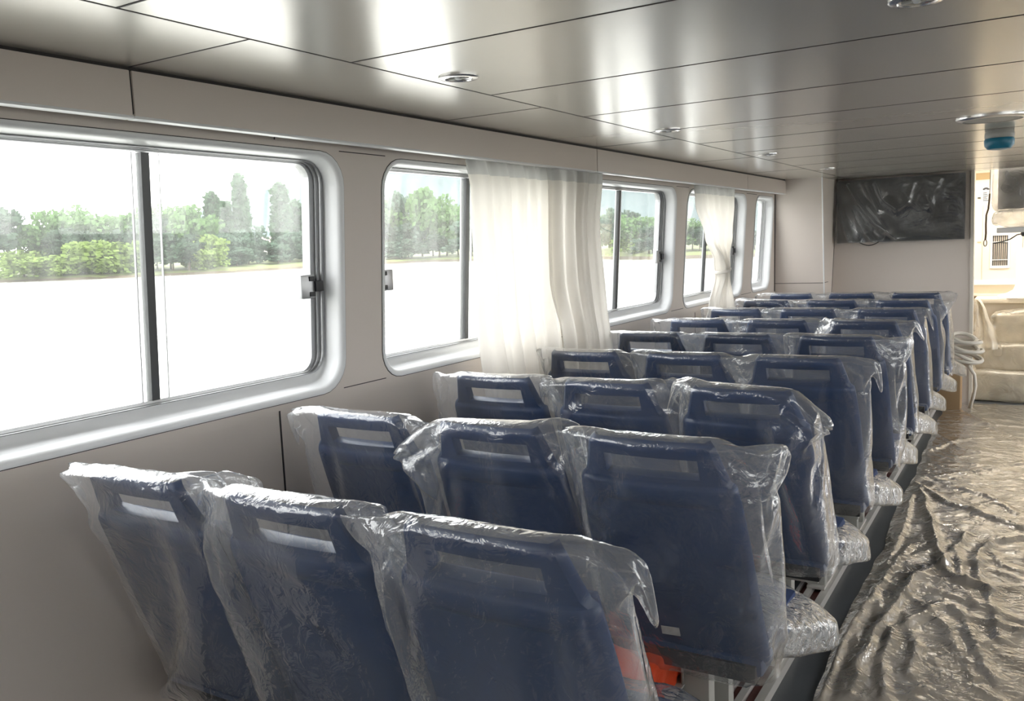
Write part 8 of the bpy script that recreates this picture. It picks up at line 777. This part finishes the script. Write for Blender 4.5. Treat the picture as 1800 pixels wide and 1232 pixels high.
# ------------------------------------------------------------------ forward cabin seen through the opening
bm = bmesh.new(); box(bm, -2.12, XR + .06, 9.5, 9.58, 0, 2.3); wc = struct(obj('wall_cabin', bm, M['cream']))
bm = bmesh.new(); box(bm, -2.12, XR + .06, 8.36, 9.6, 2.12, 2.17); struct(obj('ceiling_cabin', bm, M['white']))
bm = bmesh.new(); box(bm, -2.12, XR, 8.36, 8.40, ZC, 2.13); struct(obj('trim_3', bm, M['white']))
for n, (z0, z1, d, m) in enumerate(((.945, .99, .05, 'white'), (.84, .86, .09, 'cream'))):
    bm = bmesh.new(); box(bm, -.9, 1.6, 9.5 - d, 9.5, z0, z1, 0, .004); struct(obj('trim_%d' % (4 + n), bm, M[m], None, True, 40))
bm = bmesh.new(); box(bm, -.49, -.487, 9.497, 9.5, .99, 1.7); obj('panel_joint', bm, M['kraft'], wc)
t = thing('ceiling_light', 'bright light panel on the cabin ceiling beyond the dark screen', 'light', (-.42, 8.80, 2.12))
B('housing', -.35, .75, -.16, .16, -.02, 0, M['white'], t, .004); B('diffuser', -.33, .73, -.14, .14, -.026, -.018, M['led'], t)
# notices on the bulkhead
t = thing('wall_notice', 'tan paper notice high on the cream cabin wall', 'notice', (-.493, 9.497, 1.975))
B('sheet', -.06, .06, -.004, 0, -.032, .032, M['kraft'], t)
t = thing('wall_emblem', 'small white notice with dark arc emblem on the cabin wall', 'notice', (-.467, 9.497, 1.80))
B('sheet', -.036, .034, -.003, 0, -.075, .08, M['white'], t)
bm = bmesh.new()
for i in range(8):
    a0, a1 = R(25 + 16 * i), R(25 + 16 * (i + 1)); c = Vector((0, -.006, .035))
    r0, r1 = .016, .034
    P = [c + Vector((r * math.cos(a), 0, r * math.sin(a))) for r, a in ((r0, a0), (r1, a0), (r1, a1), (r0, a1))]
    bm.faces.new([bm.verts.new(p) for p in P])
o = obj('arc_mark', bm, M['ink'], t); o.modifiers.new('s', 'SOLIDIFY').thickness = .002
for k in range(6): B('text_line', -.024, .02 - .006 * (k % 3), -.0055, -.0025, -.058 + .0145 * k, -.051 + .0145 * k, M['mull'], t)
t = thing('wall_hook', 'tiny dark hook left of the arc notice on cabin wall', 'hook', (-.522, 9.497, 1.775))
B('plate', -.012, .012, -.014, 0, -.005, .005, M['ink'], t, .002)
t = thing('wall_label', 'faint small printed label on the cabin wall below the strap', 'label', (-.515, 9.497, 1.353))
for k in range(3): B('mark', -.014 + .011 * k, -.006 + .011 * k, -.003, 0, -.006, .006, M['kraft'], t)
t = thing('vent_grille', 'white framed vent with dark vertical slots on the cabin wall', 'vent', (-.338, 9.497, 1.265))
bm = bmesh.new()
for x0, x1, z0, z1 in ((-.082, .082, .145, .175), (-.082, .082, -.165, -.14), (-.082, -.064, -.14, .145), (.064, .082, -.14, .145)): box(bm, x0, x1, -.012, 0, z0, z1, 0, .003)
for z in (.085, -.085): box(bm, -.066, .066, -.009, -.004, z - .003, z + .003)
obj('frame', bm, M['white'], t, True, 40)
for k in range(8): B('slot', -.061 + .0165 * k, -.0525 + .0165 * k, -.006, -.001, -.139, .144, M['ink'], t)
t = thing('hanging_strap', 'brown strap hanging beside the wrapped monitor in the cabin', 'strap', (-.405, 8.62, 1.62))
bm = bmesh.new(); pts = [(.01, 0, .16), (.006, 0, .08), (.002, 0, .03), (-.012, 0, -.02), (-.014, 0, -.10), (-.012, 0, -.18), (-.016, 0, -.235)]
for (a, b) in zip(pts, pts[1:]):
    w = .0075; bm.faces.new([bm.verts.new(q) for q in ((a[0] - w, 0, a[2]), (a[0] + w, 0, a[2]), (b[0] + w, 0, b[2]), (b[0] - w, 0, b[2]))])
bmesh.ops.remove_doubles(bm, verts=bm.verts[:], dist=1e-4)
o = obj('webbing', bm, M['strap'], t); o.modifiers.new('s', 'SOLIDIFY').thickness = .006
bm = bmesh.new(); tube(bm, [(-.016 + .012 * math.sin(a / 12 * 6.283), -.003, -.262 + .028 * math.cos(a / 12 * 6.283)) for a in range(13)], .004, 6); obj('loop', bm, M['strap'], t, True)
bm = bmesh.new(); tube(bm, [(.01, 0, .16), (.012, 0, .50)], .003, 6); obj('cord', bm, M['cable'], t, True)

t = thing('wrapped_monitor', 'hanging monitor wrapped in grey crumpled plastic in the cabin', 'monitor', (0, 8.55, 1.44))
B('screen_panel', -.33, .36, .0, .05, .20, .56, M['bezel'], t, .006)
B('ceiling_bracket', -.05, .05, .05, .09, .30, .68, M['grey'], t, .004)
lump('plastic_wrap', -.365, .40, -.05, .09, .175, .61, M['filmgrey'], t, 5, .012, freq=6, boxy=16)
lump('wrap_roll', -.36, .40, -.10, .06, .055, .185, M['filmgrey'], t, 9, .015, freq=9)
B('shelf', -.33, .40, -.10, .10, .0, .045, M['white'], t, .006)
bm = bmesh.new(); lathe(bm, [(.024, .0), (.024, -.02), (.014, -.035)], (-.13, -.02, 0), 16); obj('shelf_knob', bm, M['ink'], t, True, 40)
bm = bmesh.new(); tube(bm, [(-.13, -.02, -.01), (-.18, -.02, -.02), (-.23, -.02, -.055), (-.29, -.02, -.075), (-.35, -.02, -.085)], .005, 6); obj('cable', bm, M['cable'], t, True)
for x in (-.137, -.12):
    bm = bmesh.new(); tube(bm, [(x, 0, -.02), (x, 0, -.14)], .0025, 6); obj('suspension_rod', bm, M['grey'], t, True)
t = thing('pedestal', 'white post with flared base below the wrapped monitor', 'post', (-.155, 9.2, .845))
bm = bmesh.new(); lathe(bm, [(.19, .0), (.185, .018), (.11, .04), (.06, .07), (.042, .12), (.04, .43), (.03, .45)], n=28); obj('column', bm, M['white'], t, True, 50)
t2 = thing('console', 'cream console counter below the white post', 'console', (0, 9.2, 0))
B('cabinet', -.50, 1.0, -.08, .22, .0, .80, M['cream'], t2, .006); B('counter_top', -.52, 1.05, -.16, .26, .80, .843, M['cream'], t2, .01)

# sheeted bench in front of the console
def sheeted_bench():
    t = thing('sheeted_bench', 'bench draped in cream plastic dust sheet inside the cabin', 'bench', (0, 8.42, 0))
    lump('foot_step', -.50, 1.0, -.02, .42, .005, .255, M['filmcream'], t, 3, .014, freq=5, boxy=14)
    lump('seat_block', -.47, 1.0, .16, .62, .25, .47, M['filmcream'], t, 5, .02, freq=5, boxy=12)
    lump('backrest', -.36, 1.0, .36, .66, .46, .74, M['filmcream'], t, 7, .03, freq=5, boxy=10)
    B('step_base', -.46, .97, .02, .40, .0, .235, M['cream'], t, .01); B('seat_base', -.43, .97, .20, .60, .235, .45, M['cream'], t, .01); B('back_base', -.33, .97, .42, .60, .45, .71, M['cream'], t, .01)
    vs = []; fs = []; nx, nz = 26, 34
    for j in range(nz + 1):
        for i in range(nx + 1):
            u, v = i / nx, j / nz
            z = .86 - .42 * v; x = -.51 + (.05 + .17 * v ** .8) * u + .02 * v + .014 * noise.noise(Vector((u * 3, v * 4, 2)))
            y = .30 - .20 * v + .03 * math.sin(u * 14 + 2 * v) + .03 * noise.noise(Vector((u * 4, v * 3, 6)))
            vs.append((x, y, z))
    for j in range(nz):
        for i in range(nx):
            p = j * (nx + 1) + i; fs.append((p, p + 1, p + nx + 2, p + nx + 1))
    raw('sheet_drape', vs, fs, M['filmcream'], t)
sheeted_bench()
t = thing('cardboard_box', 'tall brown cardboard box on floor at end of the aisle', 'box', (-.62, 7.98, 0))
B('carton', -.11, .078, -.09, .13, .0, .36, M['cardboard'], t, .004)
for s in (-1, 1): 
    bm = bmesh.new(); hexa(bm, [(-.109, -.09 if s < 0 else .128, .36), (.074, -.09 if s < 0 else .128, .36), (.074, -.088 if s < 0 else .13, .36), (-.109, -.088 if s < 0 else .13, .36), (-.109, -.12 if s < 0 else .16, .40), (.074, -.12 if s < 0 else .16, .40), (.074, -.118 if s < 0 else .162, .40), (-.109, -.118 if s < 0 else .162, .40)]); obj('flap', bm, M['cardboard'], t)
t = thing('hose_coil', 'loose coil of white hose lying on the cardboard box', 'hose', (-.47, 8.02, .40))
for k, (rx, dz, tw) in enumerate(((.135, .03, .1), (.12, .06, -.2), (.14, .095, .25), (.105, .125, .0), (.125, .165, .3), (.09, .19, .1))):
    bm = bmesh.new(); tube(bm, [(-.06 + rx * math.cos(a / 24 * 6.283), .09 * math.sin(a / 24 * 6.283), dz + .03 * math.sin(a / 24 * 6.283 + tw * 5) - .06 * math.cos(a / 24 * 6.283) * .6) for a in range(25)], .016, 8); obj('hose_loop', bm, M['hose'], t, True)
bm = bmesh.new(); tube(bm, [(-.06, -.05, -.01), (-.02, -.06, -.03), (.025, -.07, -.10), (.035, -.07, -.19), (.02, -.06, -.29), (-.005, -.05, -.385)], .014, 8); obj('hose_tail', bm, M['hose'], t, True)

# ------------------------------------------------------------------ outdoors
ZWAT = -1.1
def bank_r(az):
    d = math.degrees(az)
    pts = [(10, 112), (22, 122), (30, 165), (37, 195), (44, 186), (50, 168), (58, 172), (66, 200), (80, 220)]
    for (a, b), (c, e) in zip(pts, pts[1:]):
        if d <= c: return b + (e - b) * max(0, (d - a)) / (c - a)
    return pts[-1][1]
def pol(r, az, z): return (-r * math.sin(az), r * math.cos(az), z)
bm = bmesh.new(); q = [bm.verts.new(p) for p in ((-1500, -900, ZWAT), (900, -900, ZWAT), (900, 1600, ZWAT), (-1500, 1600, ZWAT))]; bm.faces.new(q)
struct(obj('river', bm, M['water']))
def ground(name, m, rows, hf, a0=4, a1=84, n=160):
    vs = []; fs = []
    for j, rr in enumerate(rows):
        for i in range(n + 1):
            az = R(a0 + (a1 - a0) * i / n); r, z = hf(az, rr); vs.append(pol(r, az, z))
    for j in range(len(rows) - 1):
        for i in range(n):
            p = j * (n + 1) + i; fs.append((p, p + 1, p + n + 2, p + n + 1))
    return struct(raw(name, vs, fs, m))
ground('riverbank', M['grass'], [0, .4, 1.2, 3, 8, 20, 60, 200], lambda az, d: (bank_r(az) + d + 1.2 * noise.noise(Vector((az * 60, 0, 0))), ZWAT - .2 + (.25 if d == 0 else .55 if d < 1 else .9 + min(1.6, d * .05)) + .15 * noise.noise(Vector((az * 90, d, 0)))))
ground('mud_bank', M['mud'], [-1.5, -.5, .3], lambda az, d: (bank_r(az) + d + 1.6 * noise.noise(Vector((az * 40, 3, 0))), ZWAT + .02 + (d + 1.5) * .22))
def hill_el(az):
    d = math.degrees(az)
    pts = [(4, 6.6), (20, 6.4), (30, 5.8), (36, 5.3), (41, 4.9), (46, 4.3), (50, 3.1), (55, 1.3), (58, .7), (64, .4), (84, .3)]
    for (a, b), (c, e) in zip(pts, pts[1:]):
        if d <= c: return b + (e - b) * (d - a) / (c - a)
    return .3
def hillf(az, k):
    r = 420 + 700 * k; top = (math.tan(R(hill_el(az))) * 1120 + 2.6)
    z = ZWAT + 1 + top * (k ** 1.3) * (1 + .05 * noise.noise(Vector((az * 25, k * 4, 0)))) + 5 * k * abs(noise.noise(Vector((az * 170, k * 30, 2)))) 
    return r, z
ground('hill', M['hill'], [k / 14 for k in range(15)] + [1.05], lambda az, k: hillf(az, min(k, 1)) if k <= 1 else (1400, -5), n=260)

def tree_parts(kind, seed):
    rnd = random.Random(seed); vs = []; fs = []
    if kind == 3: blobs = [(0, 0, .2 + .13 * i, .15 - .012 * i, .13) for i in range(7)]
    elif kind == 2: blobs = [(rnd.uniform(-.28, .28), rnd.uniform(-.28, .28), rnd.uniform(.15, .7), rnd.uniform(.2, .32), rnd.uniform(.16, .28)) for _ in range(11)]
    else: blobs = [(rnd.uniform(-.3, .3), rnd.uniform(-.3, .3), rnd.uniform(.25, .82), rnd.uniform(.16, .27), rnd.uniform(.12, .2)) for _ in range(13)]
    n = 1300
    for _ in range(n):
        bx, by, bz, br, bh = rnd.choice(blobs)
        d = Vector((rnd.gauss(0, 1), rnd.gauss(0, 1), rnd.gauss(0, 1))).normalized() * (rnd.random() ** .35)
        p = Vector((bx + d.x * br, by + d.y * br, bz + d.z * bh))
        if p.z < .02: p.z = .02 + rnd.random() * .05
        s = rnd.uniform(.03, .065)
        a = Vector((rnd.gauss(0, 1), rnd.gauss(0, 1), rnd.gauss(0, 1))).normalized(); b = a.orthogonal().normalized(); c = a.cross(b)
        k = len(vs); vs += [p + b * s, p + c * s * .8, p - b * s, p - c * s * .8]; fs.append((k, k + 1, k + 2, k + 3))
    return vs, fs
TREE = {}
for kind in range(5):
    for v in range(2):
        vs, fs = tree_parts(kind, kind * 7 + v)
        me = bpy.data.meshes.new('foliage'); me.from_pydata(vs, [], fs); me.materials.append(LEAF[kind]); 
        bm = bmesh.new(); tube(bm, [(0, 0, -.02), (.01, 0, .2), (0, .01, .5)], [.022, .016, .006], 6)
        tm = bpy.data.meshes.new('trunk'); bm.to_mesh(tm); bm.free(); tm.materials.append(M['bark'])
        TREE[(kind, v)] = (me, tm)
KN = ['round mid-green tree', 'dense dark green tree', 'yellow-green bush', 'slender poplar', 'hazy grey-green tree']
KG = ['mid-green trees on the far bank', 'dark trees on the far bank', 'yellow-green bushes on the far bank', 'poplars on the far bank', 'hazy trees on the far bank']
ORD = ['leftmost', 'second from left', 'third from left', 'fourth from left', 'fifth from left', 'sixth from left', 'seventh from left', 'eighth from left', 'ninth from left']
def tree(px, pt, kind, wpx, back, i, where, rank, of):
    az, et = azel(px, pt); r = bank_r(az) + back
    h = math.tan(et) * r + 1.5 - (ZWAT + .8)
    w = wpx / F_PX * r * 1.5
    z0 = ZWAT + .75
    lab = ('only %s across the river, %s' % (KN[kind], where)) if of == 1 else '%s of the %s across the river, %s' % (ORD[rank], KP[kind], where)
    t = thing('tree' if kind != 2 else 'bush', lab, 'tree' if kind != 2 else 'bush', pol(r, az, z0), KG[kind])
    t.scale = (w, w, h); t.rotation_euler.z = i * 2.4
    f = bpy.data.objects.new('foliage', TREE[(kind, i % 2)][0]); link(f, t)
    k = bpy.data.objects.new('trunk', TREE[(kind, i % 2)][1]); link(k, t)
KP = ['round mid-green trees', 'dark trees', 'yellow-green bushes', 'slender poplars', 'hazy grey-green trees']
W1L = "nearest window's left pane"; W1R = "nearest window's right pane"; W2 = 'second window'; W3 = 'third window'; W4 = 'fourth and fifth windows'
TL = [(2, 352, 1, 75, 5, W1L), (58, 388, 0, 60, 10, W1L), (95, 362, 0, 66, 16, W1L), (128, 368, 0, 62, 14, W1L), (103, 394, 1, 60, 8, W1L), (142, 398, 1, 50, 7, W1L), (186, 370, 0, 62, 15, W1L),
      (214, 366, 0, 55, 14, W1L), (238, 364, 0, 50, 12, W1L), (168, 408, 2, 72, 3, W1L), (188, 440, 2, 40, 1.5, W1L), (206, 396, 1, 46, 8, W1L), (228, 404, 2, 52, 4, W1L), (36, 428, 2, 60, 3, W1L), (86, 436, 2, 70, 3, W1L), (130, 440, 2, 50, 2, W1L),
      (290, 356, 0, 60, 8, W1R), (318, 353, 0, 62, 10, W1R), (345, 378, 0, 56, 8, W1R), (298, 402, 1, 60, 3, W1R), (352, 392, 2, 56, 4, W1R), (328, 418, 1, 66, 1.5, W1R), (364, 424, 2, 44, 2, W1R), (268, 370, 1, 50, 8, W1R),
      (371, 350, 3, 90, 26, W1R), (394, 365, 3, 84, 26, W1R), (420, 322, 3, 86, 24, W1R), (491, 334, 3, 104, 24, W1R), (519, 362, 3, 84, 26, W1R), (534, 372, 3, 78, 26, W1R), (546, 360, 3, 84, 24, W1R),
      (398, 408, 4, 50, 14, W1R), (432, 396, 4, 46, 14, W1R), (449, 420, 4, 36, 12, W1R), (505, 408, 4, 54, 14, W1R), (528, 404, 4, 50, 12, W1R), (414, 430, 4, 54, 8, W1R), (486, 426, 4, 44, 8, W1R),
      (575, 350, 0, 70, 12, W2), (620, 360, 4, 70, 14, W2), (655, 340, 0, 66, 12, W2), (690, 334, 4, 46, 14, W2), (701, 372, 3, 80, 12, W2), (736, 322, 0, 58, 10, W2), (756, 342, 0, 56, 10, W2), (781, 352, 0, 56, 9, W2), (802, 368, 0, 50, 9, W2), (770, 404, 1, 60, 5, W2), (720, 384, 4, 56, 8, W2), (826, 378, 4, 60, 8, W2), (700, 420, 4, 50, 5, W2), (812, 412, 4, 56, 5, W2),
      (880, 360, 0, 70, 9, W3), (940, 372, 4, 70, 9, W3), (1000, 365, 0, 70, 8, W3), (1042, 372, 0, 60, 8, W3), (1074, 364, 4, 46, 6, W3), (1096, 362, 1, 46, 5, W3), (1122, 376, 0, 56, 5, W3), (1146, 392, 1, 40, 4, W3), (1108, 408, 2, 46, 2, W3), (1140, 415, 4, 46, 2, W3),
      (1185, 385, 0, 60, 6, W4), (1216, 384, 0, 44, 6, W4), (1230, 396, 1, 40, 4, W4), (1250, 390, 4, 50, 5, W4), (1290, 392, 0, 50, 6, W4), (1326, 402, 1, 40, 4, W4), (1345, 408, 0, 40, 5, W4)]
for i, (px, pt, kind, w, back, where) in enumerate(TL):
    same = sorted(q[0] for q in TL if q[2] == kind and q[5] == where)
    tree(px, pt, kind, w, back, i, where, same.index(px), len(same))
az, e = azel(474, 404); r = bank_r(az) + 40
t = thing('house', 'small pale house between poplars on the far bank', 'house', pol(r, az, ZWAT + .6), None, az)
B('walls', -2.2, 2.2, -2, 2, 0, 5.0, mat('pale_render', (.8, .76, .74), .8), t)
bm = bmesh.new(); hexa(bm, [(-2.5, -2.4, 5), (2.5, -2.4, 5), (2.5, 2.4, 5), (-2.5, 2.4, 5), (-2.5, -.1, 6.8), (2.5, -.1, 6.8), (2.5, .1, 6.8), (-2.5, .1, 6.8)]); obj('roof', bm, mat('pink_tile', (.6, .42, .38), .8), t)

# ------------------------------------------------------------------ light
w = bpy.data.worlds.new('overcast_sky'); SC.world = w; w.use_nodes = True
nt = w.node_tree; bg = nt.nodes['Background']
tc = nt.nodes.new('ShaderNodeTexCoord'); sx = nt.nodes.new('ShaderNodeSeparateXYZ'); nt.links.new(tc.outputs['Generated'], sx.inputs[0])
cr = nt.nodes.new('ShaderNodeValToRGB'); cr.color_ramp.elements[0].position = .0; cr.color_ramp.elements[0].color = (1, 1, 1, 1)
cr.color_ramp.elements[1].position = 1; cr.color_ramp.elements[1].color = (.97, .985, 1, 1)
nt.links.new(sx.outputs['Z'], cr.inputs[0]); nt.links.new(cr.outputs[0], bg.inputs['Color'])
bg.inputs['Strength'].default_value = 6.5

SC.view_settings.view_transform = 'Standard'; SC.view_settings.look = 'None'; SC.view_settings.gamma = 1; SC.view_settings.use_curve_mapping = False
SC.view_settings.exposure = 0.35
cy = SC.cycles
cy.use_adaptive_sampling = True; cy.adaptive_threshold = .05
cy.max_bounces = 8; cy.diffuse_bounces = 5; cy.glossy_bounces = 4; cy.transmission_bounces = 6; cy.transparent_max_bounces = 40
cy.use_denoising = True; cy.sample_clamp_indirect = 8; cy.caustics_reflective = False; cy.caustics_refractive = False
